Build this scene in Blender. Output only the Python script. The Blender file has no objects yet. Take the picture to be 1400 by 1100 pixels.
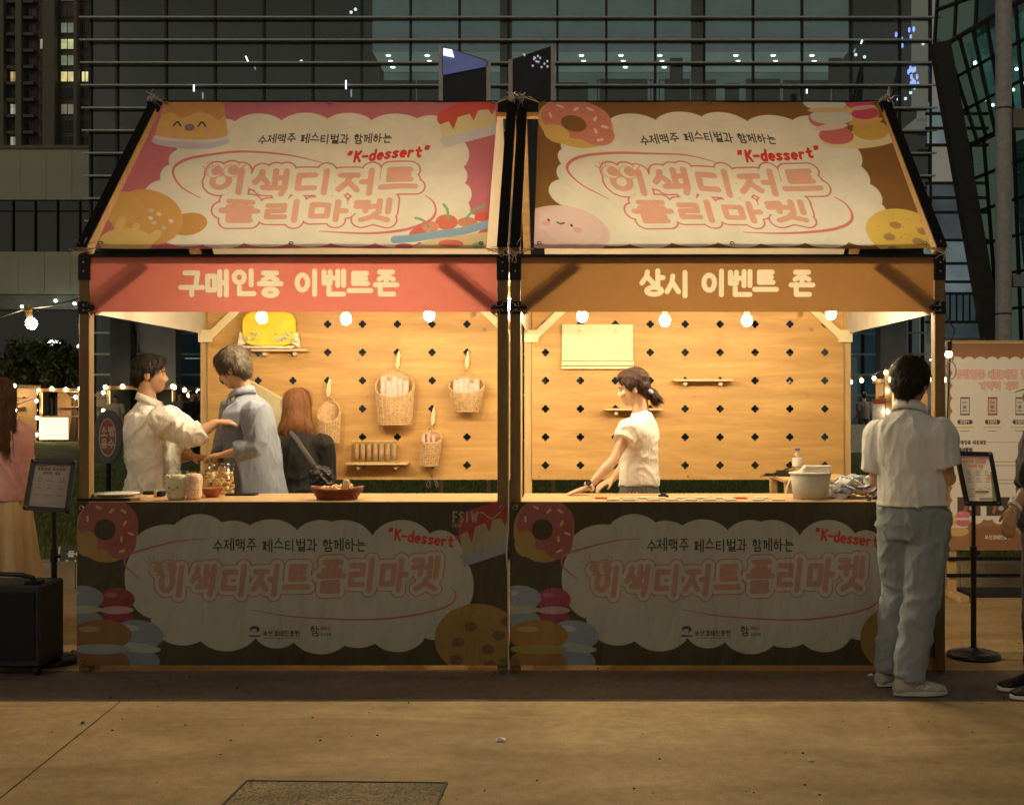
import bpy, math, random
import numpy as np
from mathutils import Vector, Matrix, noise

random.seed(7)
R = math.radians
scene = bpy.context.scene
COL = scene.collection

# ------------------------------------------------------------------ camera
FOC = 1563.0            # focal length in photo pixels (photo 1400 px wide)
CX, CY = 775.0, 553.0   # where the camera's axis meets the photo
D0 = 6.43               # camera to the stalls' front plane
CAMZ = 1.5
cam_d = bpy.data.cameras.new('camera')
cam = bpy.data.objects.new('camera', cam_d)
COL.objects.link(cam)
cam.location = (0, -D0, CAMZ)
cam.rotation_euler = (R(90), 0, 0)
cam_d.sensor_width = 36
cam_d.lens = 36 * FOC / 1400
cam_d.shift_x = -(CX - 700) / 1400
cam_d.shift_y = (CY - 550) / 1400
cam_d.clip_end = 1500
scene.camera = cam

# ------------------------------------------------------------------ night sky, faint moonlight, exposure
world = bpy.data.worlds.new('World')
scene.world = world
world.use_nodes = True
wn, wl = world.node_tree.nodes, world.node_tree.links
wn.clear()
w_out = wn.new('ShaderNodeOutputWorld')
w_bg = wn.new('ShaderNodeBackground')
w_geo = wn.new('ShaderNodeTexCoord')
w_sep = wn.new('ShaderNodeSeparateXYZ')
w_ramp = wn.new('ShaderNodeValToRGB')
wl.new(w_geo.outputs['Generated'], w_sep.inputs[0])
wl.new(w_sep.outputs['Z'], w_ramp.inputs[0])
w_ramp.color_ramp.elements[0].position = 0.0
w_ramp.color_ramp.elements[0].color = (1.0, 0.89, 0.68, 1)
w_ramp.color_ramp.elements[1].position = 0.75
w_ramp.color_ramp.elements[1].color = (0.30, 0.30, 0.28, 1)
wl.new(w_ramp.outputs[0], w_bg.inputs[0])
w_bg.inputs[1].default_value = 0.20
wl.new(w_bg.outputs[0], w_out.inputs[0])

sun_d = bpy.data.lights.new('sun', 'SUN')
sun = bpy.data.objects.new('sun', sun_d)
COL.objects.link(sun)
sun_d.energy = 0.30
sun_d.color = (1.0, 0.84, 0.60)
sun_d.angle = R(25)
sun.rotation_euler = (R(58), 0, R(-30))

vs = scene.view_settings
vs.view_transform = 'Standard'
vs.look = 'None'
vs.exposure = 0.0
vs.gamma = 1.0
vs.use_curve_mapping = False
BULB = 62.0             # emission of the festoon bulbs

# ------------------------------------------------------------------ helpers
def P(px, py, d):
    """point seen at photo pixel (px, py) at distance d in front of the camera"""
    return Vector(((px - CX) * d / FOC, d - D0, CAMZ - (py - CY) * d / FOC))

ORG = {}

def tag(o, label=None, cat=None, group=None, kind=None):
    if label: o['label'] = label
    if cat: o['category'] = cat
    if group: o['group'] = group
    if kind: o['kind'] = kind
    return o

def empty(name, loc, label=None, cat=None, group=None):
    o = bpy.data.objects.new(name, None)
    o.empty_display_size = 0.1
    COL.objects.link(o)
    o.location = loc
    ORG[o.name] = Vector(loc)
    return tag(o, label, cat, group)

def link_mesh(name, me, mats, parent=None):
    o = bpy.data.objects.new(name, me)
    if not isinstance(mats, (list, tuple)): mats = [mats]
    if not me.materials:
        for m in mats: me.materials.append(m)
    COL.objects.link(o)
    if parent:
        o.parent = parent
    return o

def copy_tree(o, parent=None):
    c = o.copy()
    COL.objects.link(c)
    c.parent = parent
    for ch in list(o.children): copy_tree(ch, c)
    return c

def orth(d):
    d = d.normalized()
    a = Vector((0, 0, 1)) if abs(d.z) < 0.9 else Vector((1, 0, 0))
    s = d.cross(a).normalized()
    return s, s.cross(d).normalized()

class MB:
    """collects simple solids and links them as one mesh object"""
    def __init__(self):
        self.v, self.f, self.m, self.uv = [], [], [], {}
    def add(self, vs, fs, mi=0):
        b = len(self.v)
        self.v += [tuple(x) for x in vs]
        self.f += [tuple(b + i for i in f) for f in fs]
        self.m += [mi] * len(fs)
        return self
    def box(self, lo, hi, mi=0):
        x0, y0, z0 = lo; x1, y1, z1 = hi
        if x0 > x1: x0, x1 = x1, x0
        if y0 > y1: y0, y1 = y1, y0
        if z0 > z1: z0, z1 = z1, z0
        return self.add([(x0,y0,z0),(x1,y0,z0),(x1,y1,z0),(x0,y1,z0),(x0,y0,z1),(x1,y0,z1),(x1,y1,z1),(x0,y1,z1)],
            [(0,3,2,1),(4,5,6,7),(0,1,5,4),(1,2,6,5),(2,3,7,6),(3,0,4,7)], mi)
    def bar(self, p0, p1, w, h, up=None, mi=0):
        p0, p1 = Vector(p0), Vector(p1)
        d = (p1 - p0).normalized()
        up = Vector(up) if up else Vector((0, 0, 1))
        s = d.cross(up)
        if s.length < 1e-4: s = Vector((1, 0, 0))
        s.normalize(); u = s.cross(d).normalized()
        s = s * w / 2; u = u * h / 2
        vs = [p + a * s + b * u for p in (p0, p1) for a, b in ((-1,-1),(1,-1),(1,1),(-1,1))]
        return self.add(vs, [(0,1,2,3),(7,6,5,4),(0,4,5,1),(1,5,6,2),(2,6,7,3),(3,7,4,0)], mi)
    def quad(self, a, b, c, d, mi=0):
        return self.add([a, b, c, d], [(0, 1, 2, 3)], mi)
    def tube(self, pts, r, n=6, mi=0, closed=False):
        pts = [Vector(p) for p in pts]; L = len(pts)
        rs = r if isinstance(r, (list, tuple)) else [r] * L
        vs = []; s0 = None
        for i, p in enumerate(pts):
            if closed: d = pts[(i + 1) % L] - pts[i - 1]
            else: d = pts[min(i + 1, L - 1)] - pts[max(i - 1, 0)]
            if d.length < 1e-9: d = Vector((0, 0, 1))
            d.normalize()
            if s0 is None: s, u = orth(d)
            else:
                s = (s0 - d * s0.dot(d)).normalized(); u = s.cross(d).normalized()
            s0 = s
            for k in range(n):
                a = 2 * math.pi * k / n
                vs.append(p + (s * math.cos(a) + u * math.sin(a)) * rs[i])
        fs = []
        for i in range(L if closed else L - 1):
            j = (i + 1) % L
            for k in range(n):
                k2 = (k + 1) % n
                fs.append((i*n+k, i*n+k2, j*n+k2, j*n+k))
        if not closed:
            fs.append(tuple(range(n))[::-1]); fs.append(tuple((L-1)*n + k for k in range(n)))
        return self.add(vs, fs, mi)
    def cyl(self, p0, p1, r0, r1=None, n=12, mi=0):
        return self.tube([p0, p1], [r0, r0 if r1 is None else r1], n, mi)
    def ell(self, c, rx, ry, rz, nu=14, nv=9, M=None, mi=0):
        c = Vector(c); vs = []; fs = []
        for j in range(1, nv):
            t = math.pi * j / nv
            for i in range(nu):
                a = 2 * math.pi * i / nu
                p = Vector((rx*math.sin(t)*math.cos(a), ry*math.sin(t)*math.sin(a), rz*math.cos(t)))
                vs.append(c + (M @ p if M else p))
        top = Vector((0,0,rz)); bot = Vector((0,0,-rz))
        vs.append(c + (M @ top if M else top)); vs.append(c + (M @ bot if M else bot))
        a, b = len(vs) - 2, len(vs) - 1
        for j in range(nv - 2):
            for i in range(nu):
                i2 = (i+1) % nu
                fs.append((j*nu+i, (j+1)*nu+i, (j+1)*nu+i2, j*nu+i2))
        for i in range(nu):
            i2 = (i+1) % nu
            fs.append((a, i, i2)); fs.append((b, (nv-2)*nu+i2, (nv-2)*nu+i))
        return self.add(vs, fs, mi)
    def lathe(self, prof, c=(0,0,0), n=16, mi=0, sx=1, sy=1):
        c = Vector(c); vs = []; fs = []
        for r, z in prof:
            for k in range(n):
                a = 2*math.pi*k/n
                vs.append(c + Vector((r*math.cos(a)*sx, r*math.sin(a)*sy, z)))
        for i in range(len(prof)-1):
            for k in range(n):
                k2 = (k+1) % n
                fs.append((i*n+k, i*n+k2, (i+1)*n+k2, (i+1)*n+k))
        if prof[0][0] > 1e-4: fs.append(tuple(range(n))[::-1])
        if prof[-1][0] > 1e-4: fs.append(tuple((len(prof)-1)*n+k for k in range(n)))
        return self.add(vs, fs, mi)
    def loft(self, rings, n=18, mi=0):
        """rings: (centre, half width, half depth, side vector)"""
        cs = [Vector(r[0]) for r in rings]; vs = []; fs = []; L = len(cs)
        for i, (c, a, b, sv) in enumerate(rings):
            d = (cs[min(i+1, L-1)] - cs[max(i-1, 0)]).normalized()
            s = Vector(sv); s = (s - d * s.dot(d))
            if s.length < 1e-3: s = orth(d)[0]
            s.normalize(); u = s.cross(d).normalized()
            for k in range(n):
                t = 2*math.pi*k/n
                vs.append(cs[i] + s * a * math.cos(t) + u * b * math.sin(t))
        for i in range(L-1):
            for k in range(n):
                k2 = (k+1) % n
                fs.append((i*n+k, i*n+k2, (i+1)*n+k2, (i+1)*n+k))
        fs.append(tuple(range(n))[::-1]); fs.append(tuple((L-1)*n+k for k in range(n)))
        return self.add(vs, fs, mi)
    def prism(self, poly, f, t, mi=0):
        """poly: 2-D outline; f maps (x, y, depth) to 3-D; t: thickness"""
        n = len(poly)
        vs = [f(x, y, 0) for x, y in poly] + [f(x, y, t) for x, y in poly]
        fs = [tuple(range(n)), tuple(range(2*n-1, n-1, -1))]
        for i in range(n):
            j = (i+1) % n
            fs.append((i, i+n, j+n, j))
        return self.add(vs, fs, mi)
    def mesh(self, name, org=None):
        me = bpy.data.meshes.new(name)
        o = Vector(org) if org is not None else Vector((0, 0, 0))
        me.from_pydata([(x-o.x, y-o.y, z-o.z) for x, y, z in self.v], [], self.f)
        return me
    def build(self, name, mats, parent=None, smooth=False, bevel=0, local=False, uv=None):
        org = None
        if parent is not None and not local:
            r = parent
            while r.parent: r = r.parent
            org = ORG.get(r.name)
        me = self.mesh(name, org)
        o = link_mesh(name, me, mats, parent)
        if any(self.m): me.polygons.foreach_set('material_index', self.m)
        if uv:
            l = me.uv_layers.new(name='UVMap')
            for i, c in enumerate(uv): l.data[i].uv = c
        if not uv or smooth: fix_normals(me)
        if smooth: me.shade_smooth()
        if bevel:
            b = o.modifiers.new('bevel', 'BEVEL'); b.width = bevel; b.segments = 1
            b.limit_method = 'ANGLE'; b.angle_limit = R(50)
        return o

import bmesh
def fix_normals(me):
    bm = bmesh.new(); bm.from_mesh(me)
    bmesh.ops.recalc_face_normals(bm, faces=bm.faces)
    bm.to_mesh(me); bm.free()

def remesh(mb, voxel, smooth=6, fold=0.0, fscale=9.0, stretch=(1, 1, 0.55), seed=0.0, fine=0.0):
    """fuse the overlapping solids of mb into one continuous skin"""
    me = bpy.data.meshes.new('tmp'); me.from_pydata(mb.v, [], mb.f); fix_normals(me)
    o = bpy.data.objects.new('tmp', me); COL.objects.link(o)
    r = o.modifiers.new('r', 'REMESH'); r.mode = 'VOXEL'; r.voxel_size = voxel
    s = o.modifiers.new('s', 'SMOOTH'); s.factor = 0.5; s.iterations = smooth
    dg = bpy.context.evaluated_depsgraph_get(); dg.update()
    out = bpy.data.meshes.new_from_object(o.evaluated_get(dg))
    bpy.data.objects.remove(o); bpy.data.meshes.remove(me)
    if fold or fine:
        n = len(out.vertices)
        co = np.empty(n*3, np.float32); no = np.empty(n*3, np.float32)
        out.vertices.foreach_get('co', co); out.vertices.foreach_get('normal', no)
        co = co.reshape(-1, 3); no = no.reshape(-1, 3)
        d = np.empty(n, np.float32)
        sx, sy, sz = stretch
        for i in range(n):
            x, y, z = co[i].tolist()
            q = Vector((x*fscale*sx + seed, y*fscale*sy, z*fscale*sz))
            wv = noise.noise(q*.6+Vector((7, 3, 1)))*1.6
            h = 1-min(1, abs(noise.noise(q+Vector((wv, wv*.5, -wv))))*2.6)
            h2 = 1-min(1, abs(noise.noise(q*2.3+Vector((wv, 5, wv))))*2.4)
            d[i] = fold * (h*h*.85 + h2*h2*.30 - .38) + (fine * noise.noise(Vector((x*140, y*140, z*22))) if fine else 0)
        co = co + no * d[:, None]
        out.vertices.foreach_set('co', co.reshape(-1)); out.update()
    out.shade_smooth()
    return out

def skin_obj(name, mb, mat, parent, voxel=0.008, **k):
    me = remesh(mb, voxel, **k)
    r = parent
    while r.parent: r = r.parent
    me.transform(Matrix.Translation(-ORG[r.name]))
    me.materials.clear()
    return link_mesh(name, me, mat, parent)

# ------------------------------------------------------------------ materials
def nodes(name):
    m = bpy.data.materials.new(name); m.use_nodes = True
    nt = m.node_tree
    b = nt.nodes['Principled BSDF']
    return m, nt, b

def coords(nt, scale=(1, 1, 1), rot=(0, 0, 0), kind='Object'):
    tc = nt.nodes.new('ShaderNodeTexCoord'); mp = nt.nodes.new('ShaderNodeMapping')
    mp.inputs['Scale'].default_value = scale; mp.inputs['Rotation'].default_value = rot
    nt.links.new(tc.outputs[kind], mp.inputs['Vector'])
    return mp.outputs['Vector']

def noise_node(nt, vec, scale, detail=4, rough=0.55, dist=0.0):
    n = nt.nodes.new('ShaderNodeTexNoise')
    n.inputs['Scale'].default_value = scale; n.inputs['Detail'].default_value = detail
    n.inputs['Roughness'].default_value = rough; n.inputs['Distortion'].default_value = dist
    nt.links.new(vec, n.inputs['Vector'])
    return n.outputs['Fac']

def ramp(nt, fac, stops):
    r = nt.nodes.new('ShaderNodeValToRGB')
    el = r.color_ramp.elements
    while len(el) < len(stops): el.new(0.5)
    for e, (p, c) in zip(el, stops):
        e.position = p; e.color = (*c, 1) if len(c) == 3 else c
    nt.links.new(fac, r.inputs[0])
    return r.outputs[0]

def bump(nt, b, h, strength=0.3, dist=0.01):
    n = nt.nodes.new('ShaderNodeBump')
    n.inputs['Strength'].default_value = strength; n.inputs['Distance'].default_value = dist
    nt.links.new(h, n.inputs['Height']); nt.links.new(n.outputs[0], b.inputs['Normal'])
    return n

def mix(nt, a, b, fac, mode='MIX'):
    n = nt.nodes.new('ShaderNodeMix'); n.data_type = 'RGBA'; n.blend_type = mode
    for sock, val in ((n.inputs['A'], a), (n.inputs['B'], b), (n.inputs['Factor'], fac)):
        if hasattr(val, 'links') or hasattr(val, 'is_linked'): nt.links.new(val, sock)
        elif isinstance(val, (tuple, list)): sock.default_value = (*val, 1)
        else: sock.default_value = val
    return n.outputs['Result']

def simple(name, c, rough=0.6, metal=0.0, var=0.18, scale=9.0, bmp=0.12, spec=0.5, stretch=(1,1,1)):
    m, nt, b = nodes(name)
    v = coords(nt, stretch)
    f = noise_node(nt, v, scale, 5)
    lo = tuple(x*(1-var) for x in c); hi = tuple(min(1, x*(1+var)) for x in c)
    nt.links.new(ramp(nt, f, [(0.3, lo), (0.7, hi)]), b.inputs['Base Color'])
    b.inputs['Roughness'].default_value = rough; b.inputs['Metallic'].default_value = metal
    b.inputs['Specular IOR Level'].default_value = spec
    if bmp: bump(nt, b, noise_node(nt, v, scale*6, 3), bmp, 0.003)
    return m

def wood(name, light, dark, stretch=(1.2, 12, 12), scale=2.4, rough=0.55, knots=True, bmp=0.15):
    m, nt, b = nodes(name)
    v = coords(nt, stretch)
    f = noise_node(nt, v, scale, 6, 0.62, 0.6)
    c = ramp(nt, f, [(0.28, dark), (0.5, tuple((a+b_)/2 for a, b_ in zip(light, dark))), (0.68, light)])
    if knots:
        v2 = coords(nt, (1, 1, 1))
        k = noise_node(nt, v2, 5.5, 2)
        kk = ramp(nt, k, [(0.70, (0, 0, 0)), (0.78, (1, 1, 1))])
        c = mix(nt, c, tuple(x*0.45 for x in dark), kk)
    nt.links.new(c, b.inputs['Base Color'])
    b.inputs['Roughness'].default_value = rough
    b.inputs['Specular IOR Level'].default_value = 0.35
    bump(nt, b, f, bmp, 0.003)
    return m

def cloth(name, c, trans=0.45, img=None, wr=0.35, var=0.1, rough=0.8):
    """fabric sheet that lets light through; optional printed picture computed in this script"""
    m, nt, b = nodes(name)
    nt.nodes.remove(b)
    out = nt.nodes['Material Output']
    d = nt.nodes.new('ShaderNodeBsdfDiffuse'); t = nt.nodes.new('ShaderNodeBsdfTranslucent')
    mx = nt.nodes.new('ShaderNodeMixShader'); mx.inputs[0].default_value = trans
    v = coords(nt)
    if img:
        tx = nt.nodes.new('ShaderNodeTexImage'); tx.image = img; tx.extension = 'EXTEND'
        uvn = nt.nodes.new('ShaderNodeUVMap'); uvn.uv_map = 'UVMap'
        nt.links.new(uvn.outputs[0], tx.inputs[0])
        f = noise_node(nt, v, 5, 5)
        col = mix(nt, tx.outputs[0], ramp(nt, f, [(0.3, (1-var,)*3), (0.7, (1, 1, 1))]), 1.0, 'MULTIPLY')
    else:
        f = noise_node(nt, v, 6, 5)
        col = ramp(nt, f, [(0.3, tuple(x*(1-var) for x in c)), (0.7, c)])
    nt.links.new(col, d.inputs[0]); nt.links.new(col, t.inputs[0])
    wv = noise_node(nt, coords(nt, (1.6, 2.2, 0.5)), 2.6, 4, 0.5, 0.8)
    bn = nt.nodes.new('ShaderNodeBump'); bn.inputs['Strength'].default_value = wr; bn.inputs['Distance'].default_value = 0.05
    nt.links.new(wv, bn.inputs['Height'])
    nt.links.new(bn.outputs[0], d.inputs['Normal'])
    nt.links.new(d.outputs[0], mx.inputs[1]); nt.links.new(t.outputs[0], mx.inputs[2])
    g = nt.nodes.new('ShaderNodeBsdfGlossy'); g.inputs['Roughness'].default_value = .42; g.inputs[0].default_value = (.8, .8, .8, 1)
    nt.links.new(bn.outputs[0], g.inputs['Normal'])
    m2 = nt.nodes.new('ShaderNodeMixShader'); m2.inputs[0].default_value = .05 if img else .0
    nt.links.new(mx.outputs[0], m2.inputs[1]); nt.links.new(g.outputs[0], m2.inputs[2])
    nt.links.new(m2.outputs[0], out.inputs[0])
    return m

def emit(name, c, strength, sampled=True, var=0.0):
    m, nt, b = nodes(name)
    b.inputs['Base Color'].default_value = (*[min(1, x) for x in c], 1)
    b.inputs['Emission Strength'].default_value = strength
    if var:
        f = noise_node(nt, coords(nt), 1.3, 3)
        nt.links.new(ramp(nt, f, [(0.3, tuple(x*(1-var) for x in c)), (0.7, c)]), b.inputs['Emission Color'])
    else:
        b.inputs['Emission Color'].default_value = (*c, 1)
    m.cycles.emission_sampling = 'FRONT' if sampled else 'NONE'
    return m

def glass(name, tint=(0.8, 0.9, 0.88), gloss=0.25, rough=0.03):
    """a thin pane: part of the light passes, part is mirrored"""
    m, nt, b = nodes(name)
    nt.nodes.remove(b)
    out = nt.nodes['Material Output']
    t = nt.nodes.new('ShaderNodeBsdfTransparent'); t.inputs[0].default_value = (*tint, 1)
    g = nt.nodes.new('ShaderNodeBsdfGlossy'); g.inputs['Roughness'].default_value = rough
    g.inputs[0].default_value = (0.9, 0.95, 0.95, 1)
    mx = nt.nodes.new('ShaderNodeMixShader'); mx.inputs[0].default_value = gloss
    f = noise_node(nt, coords(nt), 0.8, 2)
    bn = nt.nodes.new('ShaderNodeBump'); bn.inputs['Strength'].default_value = 0.04; bn.inputs['Distance'].default_value = 0.1
    nt.links.new(f, bn.inputs['Height']); nt.links.new(bn.outputs[0], g.inputs['Normal'])
    nt.links.new(t.outputs[0], mx.inputs[1]); nt.links.new(g.outputs[0], mx.inputs[2])
    nt.links.new(mx.outputs[0], out.inputs[0])
    return m
# ------------------------------------------------------------------ printed artwork: strokes and shapes rasterised here
def homography(src, dst):
    A = []; bb = []
    for (x, y), (u, v) in zip(src, dst):
        A.append([x, y, 1, 0, 0, 0, -u*x, -u*y]); bb.append(u)
        A.append([0, 0, 0, x, y, 1, -v*x, -v*y]); bb.append(v)
    h = np.linalg.solve(np.array(A, float), np.array(bb, float))
    return np.append(h, 1).reshape(3, 3)

def hap(H, x, y):
    w = H[2, 0]*x + H[2, 1]*y + H[2, 2]
    return (H[0, 0]*x + H[0, 1]*y + H[0, 2]) / w, (H[1, 0]*x + H[1, 1]*y + H[1, 2]) / w

class Canvas:
    """a printed sheet; quad = the sheet's corners (tl, tr, br, bl) in drawing units"""
    def __init__(self, W, H, quad, bg, shift=0.0):
        self.W, self.H = W, H
        dst = [(0, 0), (W, 0), (W, H), (0, H)]
        self.F = homography(quad, dst); self.I = homography(dst, quad)
        c, r = np.meshgrid(np.arange(W) + 0.5, np.arange(H) + 0.5)
        X, Y = hap(self.I, c, r)
        self.X = (X + shift).astype(np.float32); self.Y = Y.astype(np.float32)
        self.shift = shift
        self.aa = abs(float(X[H//2, W//2+1] - X[H//2, W//2])) * 0.9
        self.a = np.empty((H, W, 3), np.float32); self.a[:] = bg
    def win(self, x0, y0, x1, y1, pad):
        xs = [x0-pad, x1+pad, x1+pad, x0-pad]; ys = [y0-pad, y0-pad, y1+pad, y1+pad]
        cs, rs = [], []
        for x, y in zip(xs, ys):
            c, r = hap(self.F, x - self.shift, y); cs.append(c); rs.append(r)
        c0, c1 = max(0, int(min(cs))-1), min(self.W, int(max(cs))+2)
        r0, r1 = max(0, int(min(rs))-1), min(self.H, int(max(rs))+2)
        if c1 <= c0 or r1 <= r0: return None
        return slice(r0, r1), slice(c0, c1)
    def _put(self, s, d, col, alpha=1.0):
        k = np.clip(0.5 - d / self.aa, 0, 1)[..., None] * alpha
        self.a[s] = self.a[s] * (1-k) + np.array(col, np.float32) * k
    def ellipse(self, x, y, rx, ry, col, rot=0, alpha=1.0):
        m = max(rx, ry); s = self.win(x-m, y-m, x+m, y+m, 1)
        if not s: return
        dx, dy = self.X[s]-x, self.Y[s]-y
        c, n = math.cos(R(rot)), math.sin(R(rot))
        u, v = (dx*c + dy*n)/rx, (-dx*n + dy*c)/ry
        q = np.sqrt(u*u + v*v)
        self._put(s, (q-1)*min(rx, ry), col, alpha)
    def poly(self, pts, col, alpha=1.0):
        p = np.array(pts, np.float32)
        s = self.win(p[:,0].min(), p[:,1].min(), p[:,0].max(), p[:,1].max(), 1)
        if not s: return
        X, Y = self.X[s], self.Y[s]
        ins = np.zeros(X.shape, bool); d = np.full(X.shape, 1e9, np.float32)
        n = len(p)
        for i in range(n):
            a, b = p[i], p[(i+1) % n]
            d = np.minimum(d, segd(X, Y, a, b))
            cond = (a[1] > Y) != (b[1] > Y)
            with np.errstate(divide='ignore', invalid='ignore'):
                xi = (b[0]-a[0])*(Y-a[1])/(b[1]-a[1]) + a[0]
            ins ^= cond & (X < xi)
        self._put(s, np.where(ins, -d, d), col, alpha)
    def field(self): return np.full((self.H, self.W), 1e3, np.float32)
    def stroke_field(self, fld, lines, pad=20, sy=1.0):
        for ln in lines:
            for a, b in zip(ln[:-1], ln[1:]):
                s = self.win(min(a[0], b[0]), min(a[1], b[1]), max(a[0], b[0]), max(a[1], b[1]), pad)
                if not s: continue
                fld[s] = np.minimum(fld[s], segd(self.X[s], self.Y[s], a, b, sy))
    def paint(self, fld, w, col, alpha=1.0):
        k = np.clip(0.5 - (fld - w) / self.aa, 0, 1)[..., None] * alpha
        self.a = self.a*(1-k) + np.array(col, np.float32)*k
    def line(self, pts, w, col, smooth=True, taper=False):
        if smooth and len(pts) > 2: pts = spline(pts)
        n = len(pts)
        if not taper:
            f = self.field(); self.stroke_field(f, [pts], w+2); self.paint(f, w, col); return
        for i in range(n-1):
            t = (i+0.5)/(n-1); ww = w * (0.25 + 0.75*math.sin(math.pi*min(1, t*1.0)) )
            a, b = pts[i], pts[i+1]
            s = self.win(min(a[0],b[0]), min(a[1],b[1]), max(a[0],b[0]), max(a[1],b[1]), ww+2)
            if s: self._put(s, segd(self.X[s], self.Y[s], a, b) - ww, col)
    def image(self, name):
        im = bpy.data.images.new(name, self.W, self.H, alpha=False)
        im.colorspace_settings.name = 'Linear Rec.709'
        buf = np.ones((self.H, self.W, 4), np.float32)
        buf[..., :3] = np.clip(self.a[::-1], 0, 1)
        im.pixels.foreach_set(buf.reshape(-1)); im.update(); im.pack()
        return im

def segd(X, Y, a, b, sy=1.0):
    dx, dy = b[0]-a[0], (b[1]-a[1])*sy
    px, py = X-a[0], (Y-a[1])*sy
    L = dx*dx + dy*dy
    t = np.clip((px*dx + py*dy)/L, 0, 1) if L > 1e-9 else 0.0
    return np.sqrt((px-t*dx)**2 + (py-t*dy)**2)

def spline(pts, k=8):
    out = []; n = len(pts)
    for i in range(n-1):
        p0, p1, p2, p3 = pts[max(i-1,0)], pts[i], pts[i+1], pts[min(i+2,n-1)]
        for j in range(k):
            t = j/k
            out.append(tuple(0.5*((2*p1[c]) + (-p0[c]+p2[c])*t + (2*p0[c]-5*p1[c]+4*p2[c]-p3[c])*t*t + (-p0[c]+3*p1[c]-3*p2[c]+p3[c])*t**3) for c in (0, 1)))
    out.append(pts[-1]); return out

def circ(cx, cy, rx, ry, n=14, a0=0, a1=360):
    return [(cx+rx*math.cos(R(a0+(a1-a0)*i/n)), cy+ry*math.sin(R(a0+(a1-a0)*i/n))) for i in range(n+1)]

CONS = {
 'g': [[(.1,.1),(.88,.1),(.78,.95)]], 'n': [[(.12,.05),(.12,.88),(.95,.88)]],
 'd': [[(.9,.1),(.12,.1),(.12,.88),(.95,.88)]],
 'r': [[(.1,.08),(.88,.08),(.88,.48),(.12,.48),(.12,.92),(.95,.92)]],
 'm': [[(.12,.1),(.88,.1),(.88,.9),(.12,.9),(.12,.1)]],
 'b': [[(.15,.02),(.15,.93),(.85,.93),(.85,.02)], [(.15,.48),(.85,.48)]],
 's': [[(.5,.05),(.42,.45),(.05,.95)], [(.46,.4),(.95,.95)]],
 'o': [circ(.5,.5,.42,.44)],
 'j': [[(.08,.1),(.92,.1)], [(.55,.1),(.45,.5),(.05,.95)], [(.48,.48),(.95,.95)]],
 'c': [[(.4,0),(.6,0)], [(.08,.28),(.92,.28)], [(.55,.28),(.45,.55),(.05,1)], [(.48,.55),(.95,1)]],
 'k': [[(.1,.08),(.88,.08),(.78,.95)], [(.1,.5),(.82,.48)]],
 't': [[(.9,.08),(.12,.08),(.12,.92),(.95,.92)], [(.12,.5),(.85,.5)]],
 'p': [[(.05,.1),(.95,.1)], [(.3,.1),(.32,.88)], [(.7,.1),(.68,.88)], [(.05,.9),(.95,.9)]],
 'h': [[(.35,0),(.65,0)], [(.08,.26),(.92,.26)], circ(.5,.7,.34,.28)],
}
CHO = ['g','gg','n','d','dd','r','m','b','bb','s','ss','o','j','jj','c','k','t','p','h']
JUNG = ['a','ae','ya','yae','eo','e','yeo','ye','o','wa','wae','oe','yo','u','wo','we','wi','yu','eu','ui','i']
JONG = ['','g','gg','gs','n','nj','nh','d','r','rg','rm','rb','rs','rt','rp','rh','m','b','bs','s','ss','o','j','c','k','t','p','h']
VERT = {'a': [[(.3,0),(.3,1)],[(.3,.48),(.95,.48)]], 'ae': [[(.15,0),(.15,1)],[(.75,0),(.75,1)],[(.15,.48),(.75,.48)]],
 'ya': [[(.3,0),(.3,1)],[(.3,.33),(.95,.33)],[(.3,.62),(.95,.62)]],
 'eo': [[(.7,0),(.7,1)],[(.05,.48),(.7,.48)]], 'e': [[(.35,0),(.35,1)],[(.88,0),(.88,1)],[(-.15,.48),(.35,.48)]],
 'yeo': [[(.7,0),(.7,1)],[(.05,.33),(.7,.33)],[(.05,.62),(.7,.62)]], 'ye': [[(.35,0),(.35,1)],[(.88,0),(.88,1)],[(-.15,.33),(.35,.33)],[(-.15,.62),(.35,.62)]],
 'i': [[(.5,0),(.5,1)]]}
HORI = {'o': [[(.02,.85),(.98,.85)],[(.5,.15),(.5,.85)]], 'yo': [[(.02,.85),(.98,.85)],[(.34,.15),(.34,.85)],[(.66,.15),(.66,.85)]],
 'u': [[(.02,.25),(.98,.25)],[(.5,.25),(.5,.95)]], 'yu': [[(.02,.25),(.98,.25)],[(.34,.25),(.34,.95)],[(.66,.25),(.66,.95)]],
 'eu': [[(.02,.5),(.98,.5)]]}
MIXV = {'wa': ('o','a'), 'wae': ('o','ae'), 'oe': ('o','i'), 'wo': ('u','eo'), 'we': ('u','e'), 'wi': ('u','i'), 'ui': ('eu','i')}
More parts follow.
